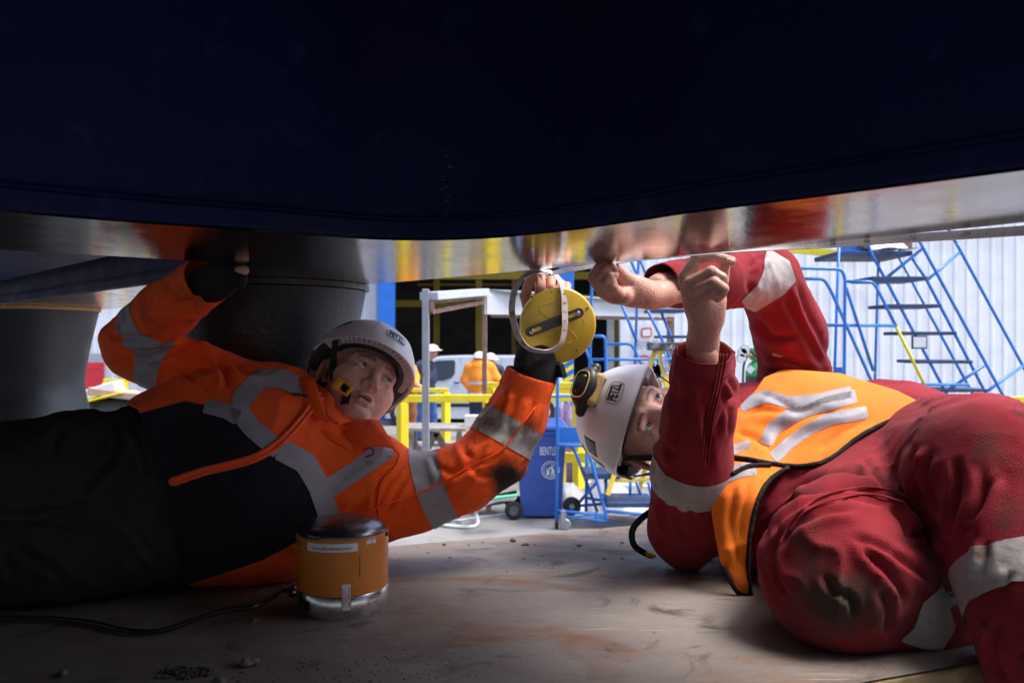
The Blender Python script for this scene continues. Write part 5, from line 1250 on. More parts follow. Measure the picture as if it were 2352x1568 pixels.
# ------------------------------------------------------------------ clothing pieces cut from one surface
class Cloth:
    def __init__(s, Vt, Q, parent):
        s.T = tris(Q); s.V = Vt; s.parent = parent
    def finish(s): s.N = vnormals(s.V, s.T); s.A = np.hstack([s.V, s.N]); return s
    def piece(s, name, mm, keep, off=0.0, solid=0.0, split=False, msk=None):   # keep: list of fields, kept where all > 0
        A, T = s.A, s.T; cols = np.column_stack(keep) if keep else None
        B = np.hstack([A, cols]) if keep else A; Tt = T
        if msk is not None: B = np.hstack([B, np.asarray(msk)[:, None]])
        for i in range(len(keep)):
            B, Tt = clip(B, Tt, B[:, 6+i])
            if not len(Tt): return None
        lab = components(Tt, len(B)) if split else None
        groups = [None]
        if split:
            u_, c_ = np.unique(lab[Tt[:, 0]], return_counts=True); groups = [g_ for g_, n_ in zip(u_, c_) if n_ > 40]
        o = None
        for g_ in groups:
            Tg = Tt if g_ is None else Tt[lab[Tt[:, 0]] == g_]
            us = np.unique(Tg); mp = np.full(len(B), -1, np.int64); mp[us] = np.arange(len(us)); Bg = B[us]; Tg = mp[Tg]
            N = Bg[:, 3:6]/(np.linalg.norm(Bg[:, 3:6], axis=1)[:, None]+1e-9)
            col = None
            if msk is not None: col = np.repeat(Bg[:, -1:], 3, 1)
            o = mk(name, Bg[:, :3]+N*off, Tg, M[mm], s.parent, smooth=True, normals=N, col=col)
            if solid:
                md = o.modifiers.new('solid', 'SOLIDIFY'); md.thickness = solid; md.offset = -1
        return o

# ------------------------------------------------------------------ worker in the orange jacket
def box_of(chs, pad=.06):
    P = np.array([p for ch in chs for (p, r_) in ch]); rr_ = np.array([r_ for ch in chs for (p, r_) in ch])[:, None]
    return (P-rr_).min(0)-pad, (P+rr_).max(0)+pad
def snapper(Vt, N=None, rad=7):
    u, v = project(Vt)
    def f(pu, pv):
        d = np.hypot(u-pu, v-pv); m_ = d < rad
        if not m_.any(): m_ = d < d.min()+4
        D = Vt[m_, 1].min(); return V(pu, pv, D-.0025)
    return f
w1 = thing('person', 'person in orange jacket and black trousers lying on the plate holding the tape reel', 'person', (*V(620, 1250, 1.5)[:2], ZP), 'workers lying under the steel structure')
A1 = frame((.263, .57, .768), (.60, -.72, .33)); o1 = V(818, 882, 1.62)
ra_ = [(V(605, 918, 1.54), .066), (V(470, 870, 1.56), .063), (V(310, 802, 1.58), .060)]
rf_ = [(V(308, 782, 1.58), .057), (V(380, 714, 1.52), .054), (V(478, 642, 1.44), .0455)]
la_ = [(V(850, 1138, 1.52), .083), (V(960, 1133, 1.52), .066), (V(1060, 1098, 1.52), .061), (V(1138, 1046, 1.53), .058)]
lf_ = [(V(1138, 1044, 1.53), .058), (V(1185, 960, 1.54), .055), (V(1224, 850, 1.53), .0475)]
tor = [[(V(622, 935, 1.53), .073), (V(480, 982, 1.47), .084), (V(370, 1030, 1.44), .092)], [(V(715, 1055, 1.51), .105), (V(570, 1092, 1.46), .136), (V(400, 1135, 1.43), .142)],
       [(V(845, 1132, 1.52), .085), (V(640, 1198, 1.47), .088), (V(420, 1215, 1.45), .095)], [(V(650, 944, 1.54), .064), (V(735, 1028, 1.55), .062), (V(850, 1105, 1.53), .082)]]
lo, hi = box_of([ra_, rf_, la_, lf_]+tor); s = SDF(lo, hi, .0052)
for ch in tor: s.chain(ch, .06)
s.chain(ra_, .02); s.chain(la_, .03)
# forearms are cut open at the cuff
s.chain(rf_, .018); s.chain(lf_, .022)
Vt, Q = s.mesh(); T = tris(Q); Vt = relax(Vt, T, 2); N = vnormals(Vt, T)
def limb_w(P, ch, extra=.03):
    d = np.full(len(P), 9.); 
    for (a, ra2), (b, rb2) in zip(ch[:-1], ch[1:]):
        dd, t = seg_dist(P, a, b); d = np.minimum(d, dd-(ra2+(rb2-ra2)*t))
    return np.clip(1-d/extra, 0, 1)
wa, wf, wl_, wlf = limb_w(Vt, ra_), limb_w(Vt, rf_), limb_w(Vt, la_), limb_w(Vt, lf_)
wt = np.clip(1-np.maximum.reduce([wa, wf, wl_, wlf]), 0, 1)
def near_pt(P, c, r_): return np.exp(-(np.linalg.norm(P-c, axis=1)/r_)**2)
e1c, e2c = V(400, 770, 1.53), V(1090, 1015, 1.50)
disp = .0065*wt*folds(Vt, nrm(V(760, 960, 1.5)-V(520, 1150, 1.45)), .055, .2, 1)
disp += .0045*wl_*folds(Vt, nrm(V(1140, 1000, 1.5)-V(900, 1190, 1.5)), .036, .14, 2)*(1+1.1*near_pt(Vt, e2c, .10))
disp += .0050*wlf*folds(Vt, nrm(V(1240, 930, 1.5)-V(1090, 1050, 1.5)), .036, .13, 3)*(1+1.1*near_pt(Vt, e2c, .09))
disp += .0048*wa*folds(Vt, nrm(V(430, 770, 1.5)-V(300, 850, 1.5)), .040, .14, 4)*(1+1.0*near_pt(Vt, e1c, .09))
disp += .0045*wf*folds(Vt, nrm(V(480, 740, 1.5)-V(330, 660, 1.5)), .034, .12, 5)*(1+1.0*near_pt(Vt, e1c, .09))
z6c = lambda x, y: (631.6+.29296*x, 918.7+.29296*y); z1c = lambda x, y: (.26856*x, 574.2+.26856*y)
disp *= .8
disp += crease(Vt, [([(1740, 120), (1800, 20), (1830, -60)], 9, .006), ([(1480, 330), (1490, 410), (1570, 470)], 9, .007), ([(1270, 510), (1400, 580), (1560, 480), (1670, 350)], 10, .0075), ([(1290, 690), (1420, 605), (1600, 500), (1730, 420)], 8, .005),
    ([(835, 590), (785, 750), (800, 880)], 8, .006), ([(850, 890), (950, 720), (1060, 560)], 9, .006), ([(800, 860), (890, 650), (1010, 520)], 8, .005), ([(1225, 430), (1265, 530), (1310, 650)], 8, .006), ([(1480, 420), (1560, 560), (1700, 600)], 9, .005), ([(1900, -40), (1850, 100), (1800, 220)], 10, .006), ([(2040, 0), (1980, 150), (1900, 300)], 9, .004), ([(560, 880), (700, 780), (830, 600)], 11, .004), ([(300, 420), (420, 560), (560, 620)], 12, .003)], z6c)*np.maximum(np.maximum(wl_, wlf), .5)
disp += crease(Vt, [([(930, 720), (1060, 750), (1250, 760), (1450, 790)], 9, .008), ([(1090, 850), (1250, 870), (1400, 830), (1490, 770)], 8, .007), ([(1200, 860), (1290, 940), (1400, 960)], 8, .005), ([(1280, 470), (1450, 480), (1600, 450), (1790, 410)], 9, .007), ([(1460, 300), (1440, 390), (1340, 460)], 8, .005), ([(1840, 900), (1920, 1050), (1950, 1180)], 11, .007), ([(1700, 560), (1600, 540), (1480, 560)], 8, .007), ([(2000, 960), (2080, 1050), (2250, 1010)], 9, .005), ([(1560, 1030), (1680, 1150), (1800, 1200)], 10, .004)], z1c)
J = Cloth(Vt+N*disp[:, None], Q, w1).finish(); P = J.V; snapJ = snapper(P)
def cut(ch, L_):                       # positive before the cuff plane
    a, b = ch[-2][0], ch[-1][0]; d = nrm(b-a); s_ = (P-a)@d; return L_-s_
L1, L2 = np.linalg.norm(rf_[-1][0]-rf_[-2][0]), np.linalg.norm(lf_[-1][0]-lf_[-2][0])
c1 = cut(rf_, L1-.004); c1 = np.where(np.linalg.norm(P-rf_[-1][0], axis=1) < .12, c1, 1.0)
c2 = cut(lf_, L2-.008); c2 = np.where(np.linalg.norm(P-lf_[-1][0], axis=1) < .12, c2, 1.0)
hem = poly_field(P, [(318, 940), (352, 1050), (392, 1130), (424, 1250), (425, 1340), (900, 1500), (1500, 1200), (1500, 500), (200, 500), (200, 880), (308, 935)])
armR = np.maximum.reduce([limb_w(P, ra_, .02), limb_w(P, rf_, .02)]) 
hem = np.where(armR > .35, 30, hem)
navy_poly = [(250, 1000), (290, 958), (360, 938), (425, 920), (480, 932), (520, 952), (560, 985), (620, 1038), (660, 1056), (690, 1080), (716, 1118), (732, 1165), (738, 1202), (690, 1240), (600, 1287), (520, 1314), (420, 1345), (250, 1360)]
nf = poly_field(P, navy_poly); nf = np.where(armR > .5, -20, nf); nf = np.where(np.maximum(limb_w(P, la_, .02), limb_w(P, lf_, .02)) > .6, -20, nf)
uv_ = np.column_stack(project(P))
mud = 1.0*np.exp(-(np.linalg.norm((uv_-np.array([1165, 1098]))/np.array([42, 46]), axis=1))**2)+.45*np.exp(-(np.linalg.norm((uv_-np.array([1215, 990]))/np.array([30, 60]), axis=1))**2)+.35*np.exp(-(np.linalg.norm((uv_-np.array([660, 1260]))/np.array([60, 25]), axis=1))**2)+.3*np.exp(-(np.linalg.norm((uv_-np.array([450, 690]))/np.array([60, 40]), axis=1))**2)
J.piece('jacket', 'orange', [c1, c2, hem, -nf], 0, .002, msk=mud)
J.piece('jacket_panel', 'navycloth', [c1, hem, nf], .0004, .002)
def band(ch, i, frac, hw, P=P):        # reflective band round a limb
    a, b = ch[i][0], ch[i+1][0]; d = nrm(b-a); s_ = (P-a)@d-np.linalg.norm(b-a)*frac; w_ = limb_w(P, ch, .03)
    return np.where(w_ > .35, hw-np.abs(s_), -1.)
lim = np.maximum.reduce([wa, wf])
J.piece('reflective_band', 'tape_r', [band(ra_, 1, .55, .026), np.where(wf > wa+.15, -1., 1.), c1], .0014)
J.piece('reflective_band', 'tape_r', [band(rf_, 0, .58, .026), np.where(wa > wf+.15, -1., 1.)], .0014)
J.piece('reflective_band', 'tape_r', [band(la_, 1, .42, .026)], .0014)
J.piece('reflective_band', 'tape_dirty', [band(lf_, 0, .62, .026), np.where((P@np.array([1, 0, 0.])) > V(1075, 0, 1.5)[0], 1., -1.)], .0014)
front = -(J.N[:, 1])+.25
tors = np.where(np.maximum.reduce([limb_w(P, la_[1:], .02), limb_w(P, lf_, .02), limb_w(P, ra_[1:], .02), limb_w(P, rf_, .02)]) > .75, -9., 9.)
for ln, wd in (([(641, 1031), (700, 1062), (733, 1118), (756, 1185)], 50), ([(757, 1120), (825, 1075), (895, 1028)], 44), ([(700, 893), (640, 868), (596, 872), (556, 915), (548, 945), (580, 985), (640, 1034)], 44), ([(470, 932), (520, 945), (548, 962)], 34)):
    J.piece('reflective_strap', 'tape_r', [strap_field(P, ln, wd), front, tors], .0016, split=True)
J.piece('zip_flap', 'orangeclean', [10-line_dist(P, [(398, 1106), (470, 1082), (540, 1066), (585, 1052), (625, 1030), (668, 992), (722, 928), (745, 905)]), front], .0045, .004)
for dx, dy in ((-3, -5), (3, 5)):
    q = [snapJ(x+dx, y+dy) for (x, y) in spline([(400, 1106), (470, 1082), (540, 1066), (585, 1052), (625, 1030), (668, 992), (722, 928), (740, 908)], 7)]
    q = np.array(q); q[:, 1] -= .002; q = relax_line = np.vstack([q[:1], (q[:-2]+q[1:-1]+q[2:])/3, q[-1:]])
    MB().tube(q, .0030, 8).build('zip_piping', M['orangeclean'], w1, smooth=True)
# pocket opening and name print
q = np.array([snapJ(x, y) for x, y in spline([(672, 904), (700, 908), (716, 918)], 6)]); MB().tube(q, .0028, 6).build('pocket_slit', M['ink'], w1)
dd = nrm([-.30, -1]); 
def nm(x, y):
    return np.array([snapJ(841+dd[0]*a*FP/1.5-dd[1]*b*FP/1.5*-1, 1012+dd[1]*a*FP/1.5+dd[0]*b*FP/1.5*-1) for a, b in zip(x, y)])
text_on('lettering', 'UKN', .030, M['navyink'], w1, None, None, None, nm)
# seams
for ln in ([(905, 1032), (917, 1046), (905, 1075), (880, 1100), (868, 1150), (872, 1195)], [(1230, 935), (1190, 985), (1150, 1035), (1080, 1070), (1020, 1105), (940, 1140), (800, 1190)]):
    q = np.array([snapJ(x, y) for x, y in spline(ln, 8)]); q = np.vstack([q[:1], (q[:-2]+q[1:-1]+q[2:])/3, q[-1:]]); q[:, 1] += .001; MB().tube(q, .0017, 6).build('seam', M['orange'], w1, smooth=True)
# collar
Pn = o1+np.array([0, 0, 0])-A1[2]*.150-A1[1]*.035
def collar(name, pts, wd, mm, th=.004, tilt=.0):
    p = spline(pts, 8); nr = p-Pn; nr -= np.outer(nr@A1[2], A1[2]); nr = nr+A1[2]*tilt
    o = ribbon(p, wd, th, nr).build(name, M[mm], w1, smooth='auto'); return o
ring_c = o1-A1[2]*.128-A1[1]*.022
cp = [ring_c+(A1[0]*math.sin(a)*.082+A1[1]*math.cos(a)*.092)+A1[2]*(-.012+.008*math.cos(a*2)) for a in np.linspace(-2.9, 1.1, 14)]
collar('collar', cp, .062, 'orangeclean', .005, .25)
cp = [ring_c+(A1[0]*math.sin(a)*.076+A1[1]*math.cos(a)*.086)+A1[2]*(.004+.006*math.cos(a*2)) for a in np.linspace(-2.9, 1.0, 14)]
collar('collar_lining', cp, .046, 'navycloth', .003, .25)
cp = [ring_c+(A1[0]*math.sin(a)*.098+A1[1]*math.cos(a)*.108)-A1[2]*(.045) for a in np.linspace(-2.6, 1.3, 14)]
collar('hood_roll', cp, .05, 'orange', .012, 1.2)
def flap(name, rows, mm, th=.004, seed=1):   # a small cloth sheet given as rows of points
    R_ = [spline(r_, 6) for r_ in rows]; G = np.array([spline(np.array([r_[i] for r_ in R_]), 5) for i in range(len(R_[0]))]); n_, k_ = G.shape[:2]
    P_ = G.reshape(-1, 3); P_ = P_+np.array([0, -1, .3])*(.0016*noise(P_*70, seed))[:, None]
    o = mk(name, P_, [(i*k_+j, i*k_+j+1, i*k_+k_+j+1, i*k_+k_+j) for i in range(n_-1) for j in range(k_-1)], M[mm], w1, smooth=True); md = o.modifiers.new('solid', 'SOLIDIFY'); md.thickness = th; return o
flap('collar_flap', [[V(652, 872, 1.53), V(690, 866, 1.50), V(718, 868, 1.49), V(728, 886, 1.485)], [V(660, 905, 1.49), V(700, 912, 1.46), V(730, 918, 1.455), V(742, 925, 1.455)], [V(672, 950, 1.46), V(705, 955, 1.44), V(738, 958, 1.435), V(752, 962, 1.435)]], 'orange', .006)
flap('collar_flap', [[V(728, 882, 1.53), V(750, 895, 1.50), V(768, 915, 1.485)], [V(730, 918, 1.48), V(750, 932, 1.465), V(768, 947, 1.46)], [V(742, 955, 1.45), V(760, 965, 1.445), V(778, 972, 1.445)]], 'orangeclean', .004)
flap('collar_flap', [[V(786, 972, 1.47), V(815, 966, 1.465), V(850, 962, 1.465), V(872, 966, 1.47)], [V(795, 995, 1.45), V(830, 992, 1.445), V(870, 990, 1.45), V(892, 1000, 1.46)], [V(812, 1025, 1.445), V(845, 1026, 1.44), V(885, 1026, 1.45), V(910, 1030, 1.465)]], 'orangeclean', .005)
q = np.array([snapJ(x, y) for x, y in spline([(838, 992), (862, 988), (885, 996), (897, 1010), (880, 1022)], 6)]); q[:, 1] -= .003; MB().tube(q, .0016, 6).build('drawcord', M['cable'], w1)
# trousers
tr = [[(V(385, 1115, 1.43), .128), (V(350, 1150, 1.42), .13)], [(V(375, 1055, 1.43), .102), (V(150, 1078, 1.36), .090), (V(-120, 1092, 1.30), .082)], [(V(385, 1240, 1.41), .086), (V(150, 1278, 1.33), .080), (V(-120, 1292, 1.27), .074)]]
lo, hi = box_of(tr); s = SDF(lo, hi, .006)
s.chain(tr[0], .05); s.chain(tr[1], .03); s.chain(tr[2], .006)
Vt, Q = s.mesh(); T = tris(Q); Vt = relax(Vt, T, 2); N = vnormals(Vt, T)
z5c = lambda x, y: (x*.29296, 918.7+y*.29296)
Vt = Vt+N*(.006*folds(Vt, nrm(V(200, 1000, 1.4)-V(420, 1280, 1.4)), .05, .2, 12)+crease(Vt, [([(600, 760), (750, 600), (900, 430), (940, 300)], 12, .010), ([(900, 850), (1050, 1000), (1200, 1200), (1300, 1330)], 12, .010), ([(1000, 850), (1150, 1000), (1280, 1200)], 11, .008), ([(980, 120), (1080, 300), (1150, 500), (1180, 650)], 11, .009), ([(850, 130), (930, 260), (940, 400)], 11, .006), ([(100, 1050), (200, 1180), (400, 1300), (500, 1400)], 13, .008), ([(40, 300), (200, 420), (420, 480)], 13, .006), ([(300, 900), (500, 860), (750, 800)], 12, .006), ([(80, 1100), (60, 1250), (120, 1400)], 12, .007), ([(500, 200), (420, 350), (450, 520)], 12, .006)], z5c))[:, None]
Vt[:, 2] = np.maximum(Vt[:, 2], ZP+.001)
mk('trousers', Vt, Q, M['blackcloth'], w1, smooth=True)
# gloves
s_h2 = [[(V(474, 654, 1.45), .033), (V(505, 642, 1.425), .029), (V(528, 636, 1.41), .024)], [(V(528, 630, 1.41), .016), (V(551, 648, 1.395), .012)], [(V(520, 622, 1.42), .015), (V(548, 626, 1.405), .011), (V(556, 634, 1.40), .010)], [(V(515, 618, 1.43), .013), (V(545, 617, 1.415), .010)]]
lo, hi = box_of(s_h2, .03); s = SDF(lo, hi, .0025, .02); s.chain(s_h2[0], .02)
for ch in s_h2[1:]: s.chain(ch, .008)
Vt, Q = s.mesh(); Vt = relax(Vt, tris(Q), 1); mk('glove', Vt, Q, M['glove'], w1, smooth=True)
s_h1 = [[(V(1222, 900, 1.53), .034), (V(1232, 850, 1.538), .0385), (V(1236, 820, 1.547), .038), (V(1238, 780, 1.565), .036), (V(1250, 725, 1.572), .033)]]
lo, hi = box_of(s_h1, .03); s = SDF(lo, hi, .003, .02); s.chain(s_h1[0], .02); Vt, Q = s.mesh(); N = vnormals(Vt, tris(Q)); Vt = Vt+N*(.0018*folds(Vt, (1, 0, .2), .014, .07, 3))[:, None]
mk('glove', Vt, Q, M['glove'], w1, smooth=True)
o = MB().box(V(1287, 850, 1.52), (.012, .03, .028), ((.9, .3, .3), (-.3, .95, 0), (-.3, 0, .95))).build('wrist_tab', M['strap'], w1, bevel=.003)
# body: head, neck, trunk, arms and fingers
F1 = [[(V(1237, 705, 1.572), .010), (V(1240, 652, 1.556), .0098), (V(1242, 636, 1.528), .0094), (V(1244, 664, 1.504), .0082)], [(V(1262, 705, 1.572), .010), (V(1263, 655, 1.556), .0098), (V(1266, 641, 1.528), .0092), (V(1265, 669, 1.503), .0080)],
      [(V(1285, 708, 1.570), .0098), (V(1287, 665, 1.555), .0092), (V(1289, 652, 1.528), .0088), (V(1284, 670, 1.504), .0076)], [(V(1302, 712, 1.568), .0086), (V(1304, 668, 1.550), .0080), (V(1303, 656, 1.528), .0078), (V(1301, 672, 1.506), .007)],
      [(V(1215, 720, 1.570), .0105), (V(1206, 680, 1.555), .0105), (V(1216, 648, 1.540), .0098), (V(1232, 624, 1.530), .0088)]]
Pm = [[(V(1240, 790, 1.565), .028), (V(1250, 735, 1.572), .026), (V(1262, 712, 1.574), .024)], [(V(1235, 712, 1.572), .018), (V(1290, 718, 1.572), .018)]]
v1, q1 = hand(Pm, F1); k1 = skin_cols(v1, 3, [f[-1][0] for f in F1])
F2 = [[(V(520, 632, 1.41), .012), (V(546, 625, 1.40), .010), (V(561, 621, 1.395), .0085)]]
v2, q2 = hand([[(V(480, 650, 1.45), .02), (V(518, 634, 1.415), .018)]], F2, .002); k2 = skin_cols(v2, 5)
core = [[(V(700, 1040, 1.52), .085), (V(560, 1090, 1.46), .10), (V(400, 1130, 1.43), .10)], [(V(630, 925, 1.54), .045), (V(845, 1120, 1.53), .045)], [(V(600, 895, 1.55), .045), (V(312, 800, 1.58), .036), (V(480, 648, 1.45), .024)], [(V(845, 1132, 1.53), .045), (V(1138, 1046, 1.53), .036), (V(1240, 800, 1.56), .024)], [(o1-A1[2]*.17-A1[1]*.04, .05), (V(740, 1000, 1.53), .06)]]
lo, hi = box_of(core, .04); s = SDF(lo, hi, .010)
for ch in core: s.chain(ch, .03)
v3, q3 = s.mesh(); k3 = skin_cols(v3, 6)
Vb, Fb, Cb = merge([(place(HV, o1, A1, .94), HQ, HC), (v1, q1, k1), (v2, q2, k2), (v3, q3, k3)])
mk('body', Vb, Fb, M['skin'], w1, smooth=True, col=Cb)
eyes(w1, o1, A1, (.33, .88, .30), .94)
m = MB(); 
for i in range(6): m.box(place((-.0125+i*.005, .0865-.0005*abs(i-2.5)**1.6, -.0692), o1, A1, .94), (.0046, .004, .0045), A1)
m.build('teeth', M['tooth'], w1, bevel=.0008)
for f in F1[:4]: nail(w1, f[-1][0]*.75+f[-2][0]*.25+np.array([0, -.0078, 0]), f[-1][0]-f[-2][0], (0, -1, .15))
# helmet
h1, pt1 = helmet('white helmet with yellow chin buckle on the worker in orange', o1, A1, .89)
chinstrap(h1, o1, A1, .94, first=[(-.096, .050, .035), (-.080, .048, -.010), (-.067, .058, -.045), (-.050, .076, -.064), (-.036, .086, -.076), (-.030, .082, -.096), (-.012, .074, -.116), (0, .066, -.119)])
bc = np.array([-.043, .084, -.071]); Ab = frame((.25, .1, .95), (-.55, .83, -.1)); Ab2 = Ab@A1; cb = place(bc, o1, A1, .95)
m = MB()
for (x, z, sx, sz) in ((-.0125, 0, .0055, .024), (.0140, 0, .014, .024), (-.001, .0105, .019, .004), (-.001, -.0105, .019, .004)): m.box(cb+Ab2[0]*x+Ab2[2]*z+Ab2[1]*.007, (sx, .007, sz), Ab2)
m.build('buckle', M['yelpl'], h1, bevel=.0012)
m = MB(); m.box(cb+Ab2[0]*.0140+Ab2[1]*.0110, (.009, .003, .014), Ab2); m.build('buckle_button', M['yelpl'], h1, bevel=.001)

# ------------------------------------------------------------------ worker in red coveralls
w2 = thing('person', 'person in red coveralls and orange vest lying on the plate at right', 'person', (*V(1800, 1330, 1.5)[:2], ZP), 'workers lying under the steel structure')
A2 = frame((-.93, .21, .29), (-.07, -.90, .41)); o2 = V(1492, 977, 1.61)
up_ = [(1640, 1070), (1660, 1000), (1690, 945), (1735, 900), (1755, 870), (1800, 850), (1930, 860), (2060, 900), (2130, 935), (2125, 945), (2050, 964), (2000, 988), (1960, 1013), (1915, 1049), (1870, 1067), (1820, 1070), (1770, 1064), (1720, 1054), (1680, 1050)]
lw_ = [(1640, 1060), (1690, 1062), (1770, 1070), (1806, 1074), (1768, 1102), (1740, 1150), (1726, 1210), (1718, 1290), (1726, 1385), (1690, 1356), (1655, 1285), (1636, 1180)]
tor2 = [[(V(1690, 1075, 1.62), .142), (V(1860, 1062, 1.62), .152), (V(2070, 1072, 1.60), .158)], [(V(1640, 1150, 1.51), .09), (V(1800, 1180, 1.50), .10), (V(2000, 1180, 1.48), .11)], [(V(1700, 980, 1.72), .085), (V(1840, 965, 1.76), .085), (V(2040, 1010, 1.70), .12)]]
na = [(V(1572, 1180, 1.50), .060), (V(1590, 1085, 1.44), .071), (V(1607, 945, 1.385), .060), (V(1613, 868, 1.355), .049), (V(1619, 800, 1.33), .0455)]
ne = [(V(1588, 1100, 1.45), .066), (V(1562, 1212, 1.49), .058), (V(1575, 1250, 1.51), .05)]
fa = [(V(1838, 935, 1.80), .088), (V(1810, 760, 1.76), .071), (V(1764, 640, 1.70), .066)]
ff_ = [(V(1764, 636, 1.70), .064), (V(1640, 645, 1.58), .055), (V(1512, 656, 1.46), .041)]
lg1 = [(V(2090, 1110, 1.55), .13), (V(1925, 1312, 1.17), .107)]
sh1 = [(V(1925, 1330, 1.17), .098), (V(2090, 1402, 1.20), .078), (V(2330, 1450, 1.25), .07)]
lg2 = [(V(2130, 1062, 1.60), .135), (V(2285, 1088, 1.15), .113)]
sh2 = [(V(2285, 1095, 1.15), .108), (V(2372, 1350, 1.04), .088), (V(2475, 1690, 1.02), .082)]
lo, hi = box_of([na, ne, fa, ff_, lg1, sh1, lg2, sh2]+tor2); s = SDF(lo, hi, .0056)
for ch in tor2: s.chain(ch, .06)
s.chain(fa, .03); s.chain(ff_, .02); s.chain(lg1, .05); s.chain(sh1, .03); s.chain(lg2, .018); s.chain(sh2, .012); s.chain(ne, .02); s.chain(na, .016)
s.cone(V(1655, 905, 1.38), V(1679, 884, 1.375), .026, .012, .03)
Vt, Q = s.mesh(); T = tris(Q); Vt = relax(Vt, T, 2); N = vnormals(Vt, T)
wna, wfa, wff, wl1, ws1, wl2, ws2 = [limb_w(Vt, c_) for c_ in (na, fa, ff_, lg1, sh1, lg2, sh2)]
wt = np.clip(1-np.maximum.reduce([wna, wfa, wff, wl1, ws1, wl2, ws2]), 0, 1)
disp = .0055*wt*folds(Vt, nrm(V(2000, 1050, 1.5)-V(1720, 1250, 1.4)), .05, .22, 31)
disp += .0055*wna*folds(Vt, nrm(V(1640, 800, 1.35)-V(1560, 1150, 1.4)), .034, .16, 32)*(1+.6*near_pt(Vt, V(1660, 930, 1.36), .08))
disp += .0065*wfa*folds(Vt, nrm(V(1920, 860, 1.75)-V(1740, 730, 1.75)), .04, .16, 33)
disp += .0045*wff*folds(Vt, nrm(V(1700, 690, 1.6)-V(1640, 600, 1.6)), .036, .12, 34)
disp += .0070*wl1*folds(Vt, nrm(V(2150, 1120, 1.4)-V(1760, 1260, 1.2)), .042, .24, 35)
disp += .0055*ws1*folds(Vt, nrm(V(2150, 1300, 1.2)-V(2050, 1440, 1.2)), .05, .16, 36)
disp += .0075*wl2*folds(Vt, nrm(V(2180, 950, 1.2)-V(2060, 1180, 1.4)), .05, .22, 37)
disp += .0065*ws2*folds(Vt, nrm(V(2300, 1050, 1.1)-V(2220, 1400, 1.05)), .05, .26, 38)
z8c = lambda x, y: (1550.3+.37757*x, 976.1+.37757*y); z7c = lambda x, y: (1263.3+.29296*x, 803.9+.29296*y); z4c = lambda x, y: (1720.3+.26856*x, 516.8+.26856*y)
disp *= .75
nearer = np.where(Vt[:, 1] < 1.75, 1., 0.)
disp += nearer*crease(Vt, [([(560, 640), (620, 560), (720, 480), (850, 430), (1050, 400), (1250, 430), (1420, 530)], 9, .010), ([(600, 700), (660, 600), (760, 530), (900, 480), (1100, 455), (1300, 510)], 8, .007), ([(640, 780), (700, 660), (800, 590), (950, 540), (1150, 530)], 10, .006), ([(640, 480), (760, 380), (900, 315), (1050, 300), (1180, 330), (1270, 400)], 10, .009),
    ([(1130, 190), (1230, 330), (1350, 470), (1500, 600), (1690, 690)], 10, .011), ([(1480, 110), (1455, 250), (1490, 400), (1560, 580), (1620, 660)], 11, .010), ([(1570, 150), (1535, 270), (1565, 420), (1630, 560)], 10, .007), ([(1720, 200), (1730, 400), (1690, 620)], 12, .008), ([(1880, 260), (1860, 480), (1760, 680)], 13, .007), ([(1420, 690), (1360, 570), (1290, 500)], 9, .010), ([(1420, 690), (1510, 650), (1610, 700), (1680, 780)], 9, .010),
    ([(1090, 700), (1220, 830), (1330, 950), (1400, 1080)], 11, .008), ([(1060, 680), (1250, 750), (1450, 880), (1560, 960)], 10, .007), ([(660, 640), (605, 800), (640, 960), (700, 1060)], 8, .008), ([(600, 660), (570, 830), (610, 1000), (680, 1090)], 8, .006), ([(900, 900), (960, 1000), (1070, 1060), (1090, 1210)], 10, .008), ([(1250, 1000), (1300, 1130), (1280, 1260)], 11, .006), ([(1770, 600), (1850, 500), (1950, 300)], 12, .007), ([(1900, 700), (1880, 850), (1850, 950)], 12, .006), ([(1960, 1180), (1930, 1350), (1990, 1560)], 13, .007), ([(2050, 900), (2000, 1000)], 11, .005), ([(480, 520), (560, 400), (640, 260), (800, 200)], 11, .007), ([(450, 640), (500, 800), (480, 960)], 11, .006)], z8c)
disp += nearer*crease(Vt, [([(1250, 360), (1225, 600), (1245, 780)], 8, .006), ([(1400, 220), (1450, 330), (1390, 430)], 8, .009), ([(1370, 410), (1330, 560), (1290, 640)], 8, .006), ([(1185, 230), (1205, 500), (1240, 800), (1250, 960)], 9, .005), ([(1020, 420), (1000, 600), (960, 760)], 10, .006), ([(1330, 300), (1400, 480), (1400, 680)], 8, .006), ([(860, 1150), (900, 1300), (960, 1450)], 10, .007), ([(960, 1180), (1000, 1350), (1080, 1500)], 10, .006), ([(1100, 1200), (1120, 1380)], 10, .005), ([(830, 640), (900, 760), (1000, 840)], 10, .005), ([(1060, 120), (1090, 300), (1070, 480)], 9, .005)], z7c)*np.maximum(wna, limb_w(Vt, ne))
disp += crease(Vt, [([(110, 1220), (300, 1270), (500, 1330), (720, 1400)], 9, .012), ([(120, 1100), (350, 1160), (600, 1290)], 9, .009), ([(420, 480), (480, 700), (570, 900), (700, 1150), (800, 1380)], 10, .009), ([(60, 800), (200, 950), (420, 960)], 10, .010), ([(300, 560), (380, 760), (520, 1000), (640, 1240)], 11, .006), ([(0, 380), (80, 300), (160, 260)], 9, .007), ([(30, 600), (0, 480), (60, 360)], 9, .006)], z4c)*np.maximum(wfa, wff)
vm_ = np.clip(np.maximum(poly_field(Vt, up_), poly_field(Vt, lw_))/14+1, 0, 1)*(1-np.clip(np.maximum(wna, limb_w(Vt, ne))*1.5, 0, 1)); disp = disp*(1-.8*vm_)-.004*vm_
Vt = Vt+N*disp[:, None]
inpl = (Vt[:, :2]@n2 > .81); Vt[:, 2] = np.where(inpl, np.maximum(Vt[:, 2], ZP-.001+.003*wt*0), Vt[:, 2])
